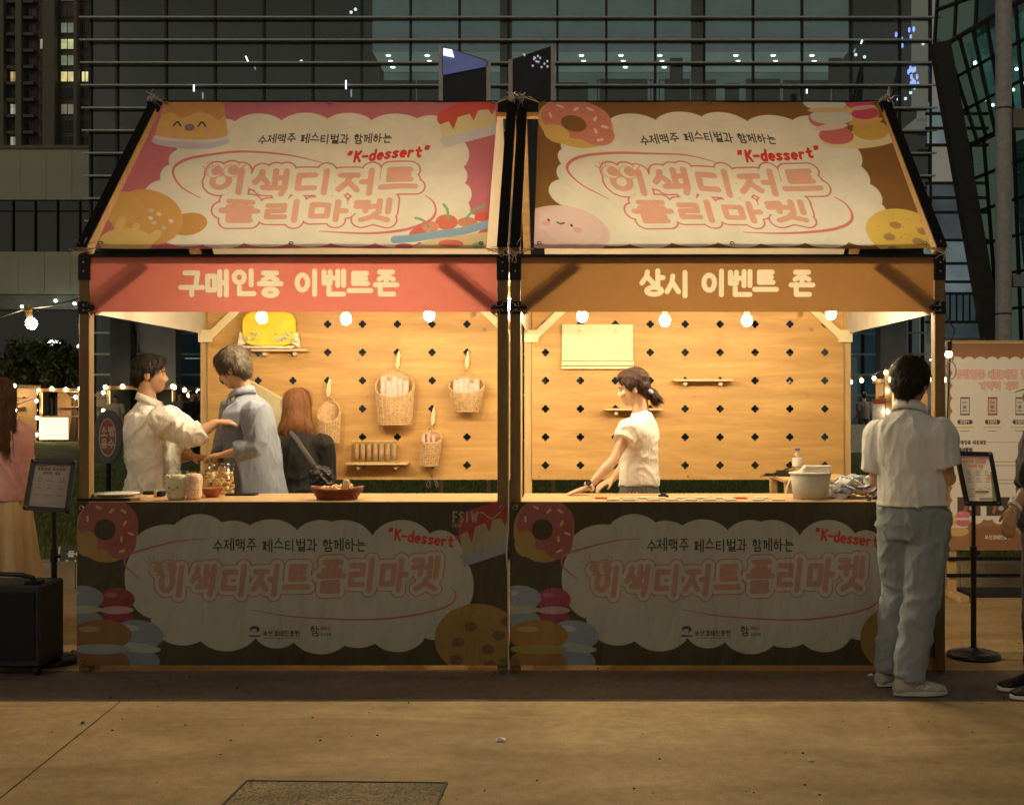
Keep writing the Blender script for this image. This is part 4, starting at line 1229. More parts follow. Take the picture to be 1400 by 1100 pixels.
# memory cards laid out on the right counter
M['card'] = simple('pale_card', (.74, .62, .44), .5, var=.06)
M['card_red'] = simple('red_card', (.48, .10, .06), .5, var=.06)
proto = None; rr = random.Random(3)
rows = [(6.50, [838, 860, 893, 918, 944, 970, 998, 1036, 1064]), (6.62, [822, 857, 880, 902, 930, 958, 985, 1012, 1040])]
n = 0
ORD = 'first second third fourth fifth sixth seventh eighth ninth'.split()
for d, xs in rows:
    for ix, x in enumerate(xs):
        q = on(x, d); n += 1
        red = (x == 1012 or x == 822)
        if proto is None or red:
            o = MB().box((-.036, -.030, 0), (.036, .030, .007)).build('memory_card', M['card_red'] if red else M['card'], None, bevel=.0015)
            if not red: proto = o
        else:
            o = proto.copy(); COL.objects.link(o)
        o.location = q+Vector((0, 0, .001)); o.rotation_euler = (0, 0, rr.uniform(-.08, .08))
        if x == 822: lb = 'red-backed memory card nearest the leaning woman on the right counter'
        elif red: lb = 'red-backed memory card in the back row under the empty shelf'
        else: lb = 'pale memory card, %s from the left in the %s row on the right counter' % (ORD[ix], 'front' if d < 6.55 else 'back')
        tag(o, lb, 'card', 'memory cards laid in two rows on the right counter')
q = on(907, 6.72)
t = empty('stamp', q, 'small flat black stamp behind the cards in front of the woman', 'stamp')
MB().box((q.x-.03, q.y-.02, CT+.001), (q.x+.03, q.y+.02, CT+.014)).build('base', M['black'], t, bevel=.003)
MB().box((q.x-.018, q.y-.012, CT+.0145), (q.x+.016, q.y+.012, CT+.022)).build('grip', M['black'], t, bevel=.003)

# low wooden side table behind the counter with bottle and bits
tx0, tx1, ty0, ty1, tz = (1052-CX)*7.75/FOC, (1165-CX)*7.4/FOC, .78, 1.35, 1.0
t = empty('side_table', ((tx0+tx1)/2, (ty0+ty1)/2, 0), 'small pine side table standing behind the right counter', 'table')
tz = CAMZ-(652-CY)*7.45/FOC
MB().box((tx0, ty0, tz-.022), (tx1, ty1, tz)).build('table_top', M['rear'], t, bevel=.002)
MB().box((tx0+.03, ty0+.03, tz-.085), (tx1-.03, ty0+.05, tz-.023)).build('apron', M['rear'], t)
for x in (tx0+.005, tx1-.05):
    for y in (ty0+.005, ty1-.05): MB().box((x, y, 0), (x+.045, y+.045, tz-.023)).build('leg', M['rear'], t)
q = P(1068, 650, 7.5)
t = empty('cable_heap', q, 'dark heap of cable and adaptor on the pine side table', 'cable')
m = MB(); m.box((q.x-.02, q.y, tz+.001), (q.x+.09, q.y+.07, tz+.04)); m.box((q.x-.10, q.y+.02, tz+.001), (q.x-.03, q.y+.04, tz+.02))
for i in range(4): m.tube([(q.x-.12+.03*i, q.y, tz+.008), (q.x-.05+.03*i, q.y+.05, tz+.012+.012*i), (q.x+.05, q.y+.01*i, tz+.02+.01*i)], .005, 5)
m.build('adaptor', M['cord'], t)
M['bottle'] = glass('bottle_plastic', (.93, .93, .88), .22, .08)
q = P(1090, 650, 7.3); q.z = tz
t = empty('water_bottle', q, 'clear water bottle with a purple cap and white label', 'bottle')
zt = CAMZ-(612-CY)*7.3/FOC; h = zt-q.z
zb = q.z
MB().lathe([(.028, .001), (.031, .01), (.030, h*.5), (.031, h*.66), (.022, h*.80), (.013, h*.88), (.013, h*.92)], q, 18).build('body', M['bottle'], t, smooth=True)
MB().lathe([(.0315, h*.40), (.0318, h*.41), (.0318, h*.66), (.0315, h*.67)], q, 18).build('label', M['white'], t, smooth=True)
MB().lathe([(.002, h*.92), (.0165, h*.92), (.0165, h), (.002, h)], q, 14).build('cap', simple('purple_cap', (.16, .07, .30), .4), t, smooth=True)
m = MB(); a = P(1082, 658, 7.0); m.tube([a+Vector((.02, 0, .03)), a+Vector((-.01, 0, .01)), a+Vector((-.03, 0, -.04)), a+Vector((-.035, 0, -.1))], .0055, 6)
t = empty('white_cable', a, 'white charging cable hanging down from the pine side table', 'cable'); m.build('cable', M['white'], t)

# clear tub with lids and green packets
M['tubplastic'] = cloth('milky_tub', (.84, .82, .74), .5, wr=.1)
M['milky'] = simple('milky_plastic', (.84, .80, .68), .35, var=.08, scale=20)
M['green'] = simple('lime_packet', (.38, .52, .08), .4, var=.2, scale=40)
q = on(1108, 6.62)
t = empty('plastic_tub', q, 'large milky tub of lids and green packets near the right end of the counter', 'tub')
w_, h_ = .118, .145
m = MB(); m.loft([((q.x, q.y, CT+.002), w_*.82, .085, (1,0,0)), ((q.x, q.y, CT+h_), w_, .105, (1,0,0))], 28); o = m.build('tub_wall', M['tubplastic'], t, smooth=True)
m = MB(); m.loft([((q.x, q.y, CT+.045), w_*.76, .072, (1,0,0)), ((q.x, q.y, CT+h_*.93), w_*.92, .095, (1,0,0))], 24); m.build('contents', M['milky'], t, smooth=True)
m = MB(); m.loft([((q.x, q.y, CT+h_), w_+.006, .111, (1,0,0)), ((q.x, q.y, CT+h_+.008), w_+.006, .111, (1,0,0))], 28); m.build('rim', M['milky'], t)
m = MB()
for i in range(4): m.box((q.x-.06+.01*i, q.y-.05+.01*i, CT+h_+.010+.009*i), (q.x+.10+.006*i, q.y+.06, CT+h_+.017+.009*i))
m.build('stacked_lids', M['white'], t)
m = MB()
for i in range(12): m.ell((q.x+rr.uniform(-.06, .03), q.y-.05+rr.uniform(-.01, .02), CT+.018+rr.random()*.025), .018, .012, .010, 7, 5)
m.build('green_packets', M['green'], t)

# heap of film-wrapped snacks
q = on(1172, 6.68)
t = empty('snack_heap', q, 'loose heap of white and pale blue wrapped snacks at the right end of the counter', 'snacks')
mats = [cloth('clear_white_wrap', (.88, .86, .82), .45, wr=.1), simple('ice_blue_wrap', (.55, .64, .78), .35, 0, var=.2, scale=50), simple('dark_print_wrap', (.10, .10, .12), .35), simple('pink_wrap', (.80, .35, .36), .35, var=.2)]
for name, mat, cnt, (xa, xb) in (('snack_bag', mats[0], 110, (-.18, .16)), ('snack_bag', mats[1], 44, (-.14, .14)), ('snack_bag', mats[2], 16, (-.13, .12)), ('snack_bag', mats[3], 18, (.06, .17))):
    m = MB()
    for i in range(cnt):
        x = rr.uniform(xa, xb); hh = .115*max(.15, 1-(x/.19)**2)
        c = Vector((q.x+x, q.y+rr.uniform(-.09, .09), CT+.012+rr.random()*hh))
        e = rr.uniform(.014, .030) if mat is not mats[2] else rr.uniform(.004, .010)
        Rm = Matrix.Rotation(rr.uniform(-.9, .9), 3, 'X') @ Matrix.Rotation(rr.uniform(-.7, .7), 3, 'Y') @ Matrix.Rotation(rr.uniform(0, 6), 3, 'Z')
        m.ell(c, e*1.6, e, .005, 7, 4, Rm)
    m.build(name, mat, t)
q2 = on(1188, 6.46)
t = empty('bottle_cap', q2, 'small dark green cap lying in front of the snack heap', 'cap')
MB().lathe([(.012, .0), (.013, .012), (.010, .014), (.002, .014)], q2, 12).build('cap', simple('dark_green', (.04, .06, .02)), t)
# boxes and bags kept under the counters
for px0, px1, d, h, nm, lb, m_ in ((190, 330, 6.95, .09, 'holdall', 'flat black holdall lying on the ground under the left counter', 'cord'), (540, 600, 6.9, .12, 'crate', 'dark low crate under the right end of the left counter', 'black'),
        (610, 668, 6.9, .12, 'crate', 'second dark crate beside the middle posts under the left counter', 'black'), (822, 885, 6.9, .08, 'holdall', 'small black bag under the left half of the right counter', 'cord')):
    a, b = (px0-CX)*d/FOC, (px1-CX)*d/FOC
    t = empty(nm, ((a+b)/2, d-D0, 0), lb, 'bag' if nm == 'holdall' else 'crate')
    m = MB(); yy = d-D0
    if nm == 'holdall': m.loft([((a, yy, h*.3), .05, h*.2, (0,1,0)), ((a+.05, yy, h*.45), .12, h*.44, (0,1,0)), (((a+b)/2, yy, h*.5), .14, h*.5, (0,1,0)), ((b-.05, yy, h*.45), .12, h*.42, (0,1,0)), ((b, yy, h*.3), .05, h*.2, (0,1,0))], 14); m.build('bag_body', M[m_], t, smooth=True); k = MB(); k.tube([(a+.1, yy-.05, h*.8), ((a+b)/2, yy-.09, h*1.0), (b-.1, yy-.05, h*.8)], .008, 5); k.build('strap', M['black'], t)
    else:
        m.box((a, yy-.12, 0), (b, yy+.15, h)); m.build('crate_body', M[m_], t); k = MB(); k.box((a-.004, yy-.125, h-.02), (b+.004, yy+.155, h+.002)); k.build('rim', M['cord'], t)
# ------------------------------------------------------------------ people
def skinmat(name, c):
    m, nt, b = nodes(name)
    f = noise_node(nt, coords(nt), 14, 4)
    nt.links.new(ramp(nt, f, [(.3, tuple(x*.88 for x in c)), (.7, c)]), b.inputs['Base Color'])
    b.inputs['Roughness'].default_value = .5
    b.inputs['Subsurface Weight'].default_value = .08
    b.inputs['Subsurface Radius'].default_value = (.02, .008, .004)
    return m
def clothmat(name, c, var=.10, scale=120, rough=.85, bmp=.35, sheen=.2):
    m, nt, b = nodes(name)
    v = coords(nt)
    f = noise_node(nt, v, 7, 5); g = noise_node(nt, coords(nt, (1, 1, .35)), 16, 4, .6, 1.2)
    nt.links.new(ramp(nt, f, [(.3, tuple(x*(1-var) for x in c)), (.7, tuple(min(1, x*(1+var*.5)) for x in c))]), b.inputs['Base Color'])
    b.inputs['Roughness'].default_value = rough; b.inputs['Specular IOR Level'].default_value = .2
    b.inputs['Sheen Weight'].default_value = sheen
    bump(nt, b, g, bmp, .02)
    return m
def hairmat(name, c):
    m, nt, b = nodes(name)
    f = noise_node(nt, coords(nt, (60, 60, 5)), 3.0, 4)
    nt.links.new(ramp(nt, f, [(.3, tuple(x*.45 for x in c)), (.7, c)]), b.inputs['Base Color'])
    b.inputs['Roughness'].default_value = .52; b.inputs['Specular IOR Level'].default_value = .3
    bump(nt, b, f, .8, .006)
    return m
SK = skinmat('skin', (.52, .30, .17)); SK2 = skinmat('fair_skin', (.66, .40, .25))
EYE = simple('eye_white', (.5, .46, .40), .4); IRIS = simple('iris', (.02, .012, .008), .2)

def strands(o, t, crown, n=2600, L=.045, down=.6, w=.0011, seed=1, wob=.5):
    """locks lying over the hair mass, as part of the same mesh"""
    me = o.data; rr = random.Random(seed); nv = len(me.vertices)
    r = t
    crown = Vector(crown)-ORG[r.name]
    vs = [v.co.copy() for v in me.vertices]; fs = [tuple(p.vertices) for p in me.polygons]; nb = len(fs)
    for i in range(n):
        v = me.vertices[rr.randrange(nv)]; p = v.co.copy(); nn = v.normal.copy()
        ph = noise.noise(p*14)*wob*4
        fl = (p-crown).normalized()*(1-down)+Vector((0, 0, -down))+Vector((math.sin(ph), math.cos(ph*1.3), 0))*wob*.4
        tt = (fl-nn*fl.dot(nn))
        if tt.length < 1e-3: continue
        tt.normalize(); sd = tt.cross(nn).normalized(); l = L*rr.uniform(.5, 1.3); lift = rr.uniform(.0008, .0045)
        b_ = len(vs)
        for k in range(4):
            u = k/3; q = p+tt*l*u+nn*(lift*math.sin(math.pi*min(1, u+.25))-.02*l*u*u*4)+sd*math.sin(u*3+ph)*l*.10*wob*2
            ww = w*(1-.75*u)*rr.uniform(.8, 1.5)
            vs += [q-sd*ww, q+sd*ww]
        for k in range(3): fs.append((b_+2*k, b_+2*k+1, b_+2*k+3, b_+2*k+2))
    m2 = bpy.data.meshes.new('hair'); m2.from_pydata(vs, [], fs); m2.shade_smooth()
    m2.materials.append(me.materials[0]); o.data = m2

def frame(f, tilt=0.0, roll=0.0):
    f = Vector(f).normalized()
    up = Vector((0, 0, 1)); r = f.cross(up).normalized(); u = r.cross(f).normalized()
    if roll:
        q = Matrix.Rotation(roll, 3, f); r = q @ r; u = q @ u
    return r, f, u

def M3(r, f, u): return Matrix((r, f, u)).transposed()

def add_head(mb, C, fr, N, s=1.0):
    r, f, u = fr; Q = M3(r, f, u)
    def e(o, a, b, c, nu=18, nv=12): mb.ell(C + (r*o[0] + f*o[1] + u*o[2])*s, a*s, b*s, c*s, nu, nv, Q)
    e((0, -.010, .025), .074, .094, .090)
    e((0, .026, -.035), .057, .060, .076)
    e((0, .052, -.088), .030, .030, .024)
    e((0, -.03, -.045), .058, .055, .055)
    e((0, .074, .020), .048, .016, .010)           # brow
    e((0, .080, -.066), .023, .013, .012, 10, 8)   # lips
    for k in (-1, 1):
        e((k*.034, .062, -.028), .022, .024, .022, 10, 8)     # cheek
        e((k*.077, -.012, -.018), .010, .020, .031, 10, 8)    # ear
    mb.tube([C+(f*.078+u*.012)*s, C+(f*.098-u*.020)*s, C+(f*.104-u*.034)*s], [.008*s, .011*s, .014*s], 8)
    for k in (-1, 1): e((k*.011, .094, -.038), .010, .010, .008, 8, 6)
    mb.tube([C+(-f*.022-u*.03)*s, C.lerp(N, .6)-f*.018, N-Vector((0, 0, .05))], [.058*s, .052*s, .060*s], 16)

def face_bits(C, fr, t, s=1.0, hair=None):
    r, f, u = fr; Q = M3(r, f, u)
    for k in (-1, 1):
        c = C + (r*k*.031 + f*.0665 - u*.004)*s
        e = MB().ell(c, 0.0115*s, .0105*s, .0070*s, 10, 8, Q).build('eye', EYE, t, smooth=True)
        MB().ell(c+f*.0085*s, .0055*s, .004*s, .0055*s, 8, 6, Q).build('iris', IRIS, e, smooth=True)
    if hair:
        m = MB()
        for k in (-1, 1):
            m.tube([C+(r*k*.016+f*.087+u*.018)*s, C+(r*k*.034+f*.084+u*.024)*s, C+(r*k*.050+f*.072+u*.018)*s], [.003*s, .004*s, .002*s], 6)
        m.build('eyebrow', hair, t)

def add_hand(mb, W, d, palm, side=1, curl=.5, s=1.0, spread=.10):
    """five separate fingers; d: direction of the hand, palm: palm normal, side: +1/-1 thumb side"""
    d = Vector(d).normalized(); palm = Vector(palm); palm = (palm - d*palm.dot(d)).normalized()
    a = d.cross(palm).normalized()*side
    mb.loft([(W-d*.01*s, .026*s, .020*s, a), (W+d*.025*s, .034*s, .018*s, a), (W+d*.065*s, .041*s, .016*s, a), (W+d*.090*s, .039*s, .013*s, a)], 12)
    for i, (off, L) in enumerate(((.031, .068), (.0105, .078), (-.0105, .073), (-.031, .057))):
        b = W + (d*.082 + a*off)*s
        dd = (d + a*off*spread*30*.12).normalized()
        p = [b]; ang = curl*.35
        for seg in (.45, .32, .25):
            dv = dd*math.cos(ang) + palm*math.sin(ang)
            p.append(p[-1] + dv*L*seg*s); ang += curl*.75
        mb.tube(p, [.0098*s, .0092*s, .0084*s, .0070*s], 8)
        mb.ell(p[-1], .0070*s, .0070*s, .0070*s, 8, 6)
    b = W + (d*.022 + a*.026)*s
    t1 = b + (d*.6 + a*.75 + palm*.25).normalized()*.040*s
    t2 = t1 + (d*.85 + a*.35 + palm*.35*curl).normalized()*.032*s
    mb.tube([b, t1, t2], [.015*s, .011*s, .009*s], 8); mb.ell(t2, .009*s, .009*s, .009*s, 8, 6)

def add_arm(mb, S, E, W, s=1.0):
    s = s*.97
    mb.tube([S, S.lerp(E, .35), S.lerp(E, .8), E, E.lerp(W, .3), E.lerp(W, .75), W], [.050*s, .047*s, .039*s, .038*s, .041*s, .030*s, .025*s], 12)

def sleeve(mb, S, E, W, frac, s=1.0, loose=1.25, r0=.062):
    """frac 0..1 of the upper arm, 1..2 of the forearm"""
    pts, rs = [], []
    n = 9
    r_s = .064*loose*s
    mb.ell(S+Vector((0, 0, -.004)), r_s*.98, r_s*.98, r_s*.92, 16, 12)
    for i in range(n+1):
        t = frac*i/n
        p = S.lerp(E, t) if t <= 1 else E.lerp(W, t-1)
        base = .064-.014*min(t, 1)-.012*max(0, t-1)
        pts.append(p); rs.append(base*loose*s*(1.04 if i == n else 1))
    mb.tube(pts, rs, 14)

def torso(mb, N, Pv, r, sh=.175, ch=.175, wa=.155, hp=.17, dep=.115, hem=.0, f=None, sag=0.0, hemw=None, skin=False):
    f = f or Vector((0, 0, 1)).cross(r)
    ax = Pv-N
    def c(t, o=0): return N + ax*t + f*o
    if skin:
        mb.loft([(c(.02), .05, .045, r), (c(.14), sh*.62, dep*.55, r), (c(.3), ch*.75, dep*.75, r), (c(.7), wa*.75, dep*.75, r), (c(1.0), hp*.8, dep*.8, r)], 18); return
    rings = [(c(-.015, .0), .060, .058, r), (c(.03, -.004), .086, .068, r), (c(.075, -.008), sh*.66, .078, r), (c(.13, -.008), sh*.88, dep*.80, r), (c(.20, -.004), sh*.96, dep*.92, r), (c(.30, .004), ch*1.02, dep*1.02, r),
             (c(.5, .006+sag*.5), (ch+wa)/2, dep, r), (c(.7, .004+sag), wa, dep*.96, r), (c(.92, 0), hp, dep*1.06, r), (c(1.0, 0), hp, dep*1.06, r)]
    if hem: rings.append((c(1+hem/ax.length), hemw or hp*1.02, dep*1.1, r))
    mb.loft(rings, 22)

def leg(mb, H, K, A, rt=.088, rk=.066, ra=.062, drop=0.0):
    mb.tube([H+Vector((0, 0, .04)), H.lerp(K, .25), H.lerp(K, .7), K, K.lerp(A, .4), K.lerp(A, .85), A-Vector((0, 0, drop))], [rt*1.04, rt, (rt+rk)/2, rk, (rk+ra)/2, ra, ra*1.03], 16)

def shoe(t, heel, toe, mat, sole, w=.048, h=.085, laces=None):
    heel, toe = Vector(heel), Vector(toe); d = (toe-heel).normalized(); s = d.cross(Vector((0, 0, 1))).normalized()
    L = (toe-heel).length; z = Vector((0, 0, 1))
    m = MB()
    m.loft([(heel+z*.020, w*.62, .010, s), (heel+d*.01+z*.040, w*.8, .034, s), (heel+d*L*.22+z*.052, w*.88, .050, s), (heel+d*L*.42+z*.050, w*.9, .046, s), (heel+d*L*.62+z*.040, w*1.02, .032, s), (heel+d*L*.82+z*.034, w*1.02, .024, s), (heel+d*L*.97+z*.028, w*.62, .014, s), (heel+d*L+z*.024, w*.25, .008, s)], 18)
    m.tube([heel+d*L*.16+z*.05, heel+d*L*.15+z*h], [w*.85, w*.80], 14)
    o = skin_obj('shoe', m, mat, t, .007, smooth=2)
    k = MB()
    n = 20; prof = []
    for i in range(n):
        a = 2*math.pi*i/n; c, q = math.cos(a), math.sin(a)
        prof.append((heel + d*(L/2+c*(L/2+.008)) + s*q*w*(1.08 if c > 0 else .92)))
    k.add([p+z*.002 for p in prof]+[p+z*.026 for p in prof], [tuple(range(n))[::-1], tuple(range(n, 2*n))]+[(i, (i+1) % n, n+(i+1) % n, n+i) for i in range(n)])
    k.build('sole', sole, o, bevel=.004)
    if laces:
        k = MB()
        for i in range(4):
            c = heel+d*L*(.40+.075*i)+z*(.098-.012*i)
            k.tube([c-s*w*.5-z*.012, c, c+s*w*.5-z*.012], .0032, 5)
        for sd in (-1, 1): k.tube([heel+d*L*.35+s*sd*w*.93+z*.045, heel+d*L*.45+s*sd*w*.96+z*.062, heel+d*L*.50+s*sd*w*.97+z*.040, heel+d*L*.60+s*sd*w*1.0+z*.055], .0035, 5)
        k.build('laces', laces, o)
        k = MB(); q0 = heel+d*L*.50+s*(w*1.01)+z*.040      # the letter on the side panel
        if s.y > 0: q0 = heel+d*L*.50-s*(w*1.01)+z*.040
        k.tube([q0-d*.014, q0-d*.010+z*.026, q0+d*.010, q0+d*.014+z*.026], .0026, 5); k.build('letter', laces, o)

def short_hair(mb, C, fr, s=1.0, vol=1.0, nape=True):
    r, f, u = fr; Q = M3(r, f, u)
    e = lambda o, a, b, c: mb.ell(C+(r*o[0]+f*o[1]+u*o[2])*s, a*s*vol, b*s*vol, c*s*vol, 20, 14, Q)
    e((0, -.018, .045), .084, .098, .083)
    e((0, -.048, -.002), .076, .066, .070)
    e((0, .030, .082), .060, .052, .036)
    for k in (-1, 1): e((k*.066, -.004, .022), .020, .040, .046)
    if nape: e((0, -.062, -.048), .052, .038, .040)

def add_collar(t, N, f, r, mat):
    """a turned-down collar, open at the front"""
    f = Vector((f.x, f.y, 0)).normalized(); rt = f.cross(Vector((0, 0, 1)))
    m = MB(); vs, fs = [], []; n = 22; rows = ((.000, -.006, .8), (.004, .030, .9), (.012, .034, 1.0), (.024, -.012, 1.12))
    for dr, dz, k in rows:
        for i in range(n+1):
            a = R(-90+32+ (360-64)*i/n) + math.pi   # opening towards f
            q = rt*math.cos(a)+f*math.sin(a)
            lean = -.035*(q.dot(f)+.2)
            vs.append(N+q*(r*.92+dr)+f*.012+Vector((0, 0, dz+lean)))
    for j in range(len(rows)-1):
        for i in range(n): fs.append((j*(n+1)+i, j*(n+1)+i+1, (j+1)*(n+1)+i+1, (j+1)*(n+1)+i))
    m.add(vs, fs); o = m.build('collar', mat, t, smooth=True)
    sd = o.modifiers.new('thick', 'SOLIDIFY'); sd.thickness = .003
    return o

# --- 1: man in a white shirt reaching out, left stall
t = empty('person', (-2.66, .9, 0), 'stocky man in a loose white shirt reaching out his arm in the left stall', 'person')
fr = frame((.92, .30, -.06)); rb = Vector((.40, -.92, 0)).normalized(); fb = Vector((0, 0, 1)).cross(rb)
C = P(205, 511, 7.3); N = P(203, 549, 7.3); Pv = P(208, 688, 7.3)
S1, E1, W1 = P(224, 574, 7.08), P(264, 597, 7.04), P(297, 577, 7.10)
S2, E2, W2 = P(212, 568, 7.5), P(232, 616, 7.55), P(262, 624, 7.45)
body = MB(); add_head(body, C, fr, N, 1.04)
add_arm(body, S1, E1, W1, 1.1); add_hand(body, W1, (1, .1, -.02), (0, .3, -1), 1, .7)
add_arm(body, S2, E2, W2, 1.1); add_hand(body, W2, (1, -.1, -.1), (0, .3, -1), -1, .6)
torso(body, N, Pv, rb, .17, .17, .17, .17, .12, skin=True)
skin_obj('body', body, SK, t, .0085, smooth=3)
face_bits(C, fr, t, 1.04, hairmat('black_brows', (.02, .015, .012)))
h = MB(); short_hair(h, C, fr, 1.03, 1.0)
ho = skin_obj('hair', h, hairmat('black_hair', (.035, .022, .015)), t, .007, smooth=2, fold=.005, fscale=55, stretch=(1, 1, .5), fine=.003)
strands(ho, t, C+fr[2]*.12-fr[1]*.02, 3200, .040, .45, seed=1)
s = MB(); torso(s, N, Pv, rb, .215, .225, .235, .23, .165, hem=.12, sag=.01)
sleeve(s, S1, E1, W1, 1.42, 1.18, 1.35); sleeve(s, S2, E2, W2, 1.7, 1.1, 1.3)
collar = (N, fb, .076)
cm_ = clothmat('white_shirt', (.80, .76, .68), .04); skin_obj('shirt', s, cm_, t, .009, smooth=4, fold=.017, fscale=7, stretch=(1, 1, .8), seed=3); add_collar(t, *collar, cm_)
m = MB()
for k in (-1, 1):
    H = Pv+rb*.1*k; leg(m, H, Vector((H.x+.02, H.y+.02, .50)), Vector((H.x, H.y, .09)), .10, .08, .07)
m.ell(Pv, .2, .15, .12, 16, 10, M3(rb, fb, Vector((0, 0, 1))))
skin_obj('trousers', m, clothmat('dark_trousers', (.03, .03, .035)), t, .015, smooth=3)
for k in (-1, 1):
    H = Pv+rb*.1*k; shoe(t, (H.x-.08, H.y-.02, 0), (H.x+.18, H.y+.05, 0), M['black'], M['white'])

# --- 2: man in a grey shirt bending to the left
t = empty('person', (-2.02, .85, 0), 'man in a blue-grey shirt with rolled sleeves leaning over the tubs in the left stall', 'person')
fr = frame((-.82, .12, -.38)); rb = Vector((.55, .83, 0)).normalized(); fb = Vector((0, 0, 1)).cross(rb)
C = P(318, 504, 7.25); N = P(334, 540, 7.28); Pv = P(356, 690, 7.32)
S1, E1, W1 = P(346, 563, 7.08), P(352, 611, 7.02), P(307, 621, 6.98)
S2, E2, W2 = P(318, 560, 7.45), P(306, 610, 7.4), P(292, 640, 7.2)
body = MB(); add_head(body, C, fr, N, 1.0)
add_arm(body, S1, E1, W1); add_hand(body, W1, (-1, 0, -.15), (.1, .2, -1), -1, .8)
add_arm(body, S2, E2, W2); add_hand(body, W2, (-.7, -.4, -.5), (.1, .2, -1), 1, .7)
torso(body, N, Pv, rb, .15, .15, .14, .15, .10, skin=True)
skin_obj('body', body, SK, t, .0085, smooth=3)
h2 = hairmat('grey_brown_hair', (.105, .08, .055)); face_bits(C, fr, t, 1.0, h2)
h = MB(); short_hair(h, C, fr, 1.03, 1.12)
ho = skin_obj('hair', h, h2, t, .0065, smooth=1, fold=.006, fscale=42, stretch=(1, 1, .5), seed=2, fine=.002)
strands(ho, t, C+fr[2]*.13-fr[1]*.03, 3600, .048, .40, seed=2, wob=.9)
s = MB(); torso(s, N, Pv, rb, .195, .20, .20, .205, .145, hem=.10, hemw=.215)
sleeve(s, S1, E1, W1, 1.62, 1.12, 1.22); s.tube([E1.lerp(W1, .50), E1.lerp(W1, .68)], [.062, .058], 14); sleeve(s, S2, E2, W2, 1.5, 1.1, 1.25)
collar = (N+Vector((-.008, 0, 0)), fb, .074)
cm_ = clothmat('grey_shirt', (.20, .225, .28), .06); skin_obj('shirt', s, cm_, t, .009, smooth=4, fold=.014, fscale=7, stretch=(1, 1, .35), seed=9); add_collar(t, *collar, cm_)
m = MB()
for k in (-1, 1):
    H = Pv+rb*.09*k; leg(m, H, Vector((H.x-.03, H.y, .50)), Vector((H.x+.02, H.y, .09)), .09, .07, .065)
m.ell(Pv, .17, .13, .12, 16, 10, M3(rb, fb, Vector((0, 0, 1))))
skin_obj('trousers', m, clothmat('navy_trousers', (.02, .025, .04)), t, .015, smooth=3)
for k in (-1, 1):
    H = Pv+rb*.09*k; shoe(t, (H.x+.10, H.y, 0), (H.x-.16, H.y+.03, 0), M['black'], M['black'])

# --- 3: woman in black seen from behind
t = empty('person', (-1.80, 1.3, 0), 'woman with a copper brown bob and black top seen from behind in the left stall', 'person')
fr = frame((-.10, 1, -.10)); rb = Vector((1, .08, 0)).normalized(); fb = Vector((0, 0, 1)).cross(rb)
C = P(407, 556, 7.72); N = P(410, 589, 7.68); Pv = P(408, 694, 7.66)
S1, E1, W1 = P(441, 606, 7.66), P(449, 652, 7.72), P(436, 668, 7.55)
S2, E2, W2 = P(381, 606, 7.66), P(372, 650, 7.74), P(380, 668, 7.95)
body = MB(); add_head(body, C, fr, N, .95)
add_arm(body, S1, E1, W1, .9); add_hand(body, W1, (-.3, .5, -.6), (-1, 0, 0), 1, .6)
add_arm(body, S2, E2, W2, .9); add_hand(body, W2, (.3, .8, -.3), (1, 0, 0), -1, .6)
torso(body, N, Pv, rb, .14, .14, .12, .15, .09, skin=True)
skin_obj('body', body, SK2, t, .0085, smooth=3)
h3 = hairmat('copper_brown_hair', (.30, .125, .05)); face_bits(C, fr, t, .95, h3)
h = MB(); r_, f_, u_ = fr
h.loft([(C+u_*.125-f_*.01, .030, .030, r_), (C+u_*.105-f_*.012, .066, .066, r_), (C+u_*.06-f_*.016, .086, .092, r_), (C+u_*.01-f_*.022, .092, .096, r_), (C-u_*.05-f_*.030, .096, .088, r_), (C-u_*.10-f_*.040, .102, .078, r_), (C-u_*.14-f_*.045, .118, .064, r_), (C-u_*.158-f_*.045, .124, .045, r_)], 26)
ho = skin_obj('hair', h, h3, t, .0065, smooth=2, fold=.0045, fscale=40, stretch=(1, 1, .10), seed=5, fine=.003)
strands(ho, t, C+fr[2]*.14, 5000, .085, .85, seed=3, wob=.25)
s = MB(); torso(s, N, Pv, rb, .175, .165, .15, .165, .115, hem=.0)
sleeve(s, S1, E1, W1, 1.8, 1.0, 1.22); sleeve(s, S2, E2, W2, 1.8, 1.0, 1.22)
skin_obj('top', s, clothmat('black_top', (.018, .016, .015), .2, sheen=.05), t, .009, smooth=4, fold=.012, fscale=8, seed=1)
m = MB()
for k in (-1, 1):
    H = Pv+rb*.085*k; leg(m, H, Vector((H.x, H.y+.05, .50)), Vector((H.x, H.y, .09)), .085, .065, .06)
m.ell(Pv, .165, .125, .13, 16, 10)
skin_obj('jeans', m, clothmat('pale_jeans', (.30, .36, .44)), t, .014, smooth=3)
for k in (-1, 1):
    H = Pv+rb*.085*k; shoe(t, (H.x, H.y-.10, 0), (H.x, H.y+.13, 0), M['white'], M['white'], .042)
bg = P(440, 652, 7.42)
t = empty('shoulder_bag', bg, 'black gathered shoulder bag hanging at the hip of the woman in black', 'bag')
m = MB(); m.ell(bg+Vector((.0, 0, -.01)), .075, .05, .085, 16, 10, Matrix.Rotation(.5, 3, 'Y')); m.ell(bg+Vector((-.035, -.01, .035)), .05, .04, .045); m.ell(bg+Vector((.035, 0, -.05)), .05, .04, .045)
skin_obj('bag_body', m, simple('black_nylon', (.018, .017, .018), .4), t, .008, smooth=2, fold=.016, fscale=24, stretch=(1, 1, 1))
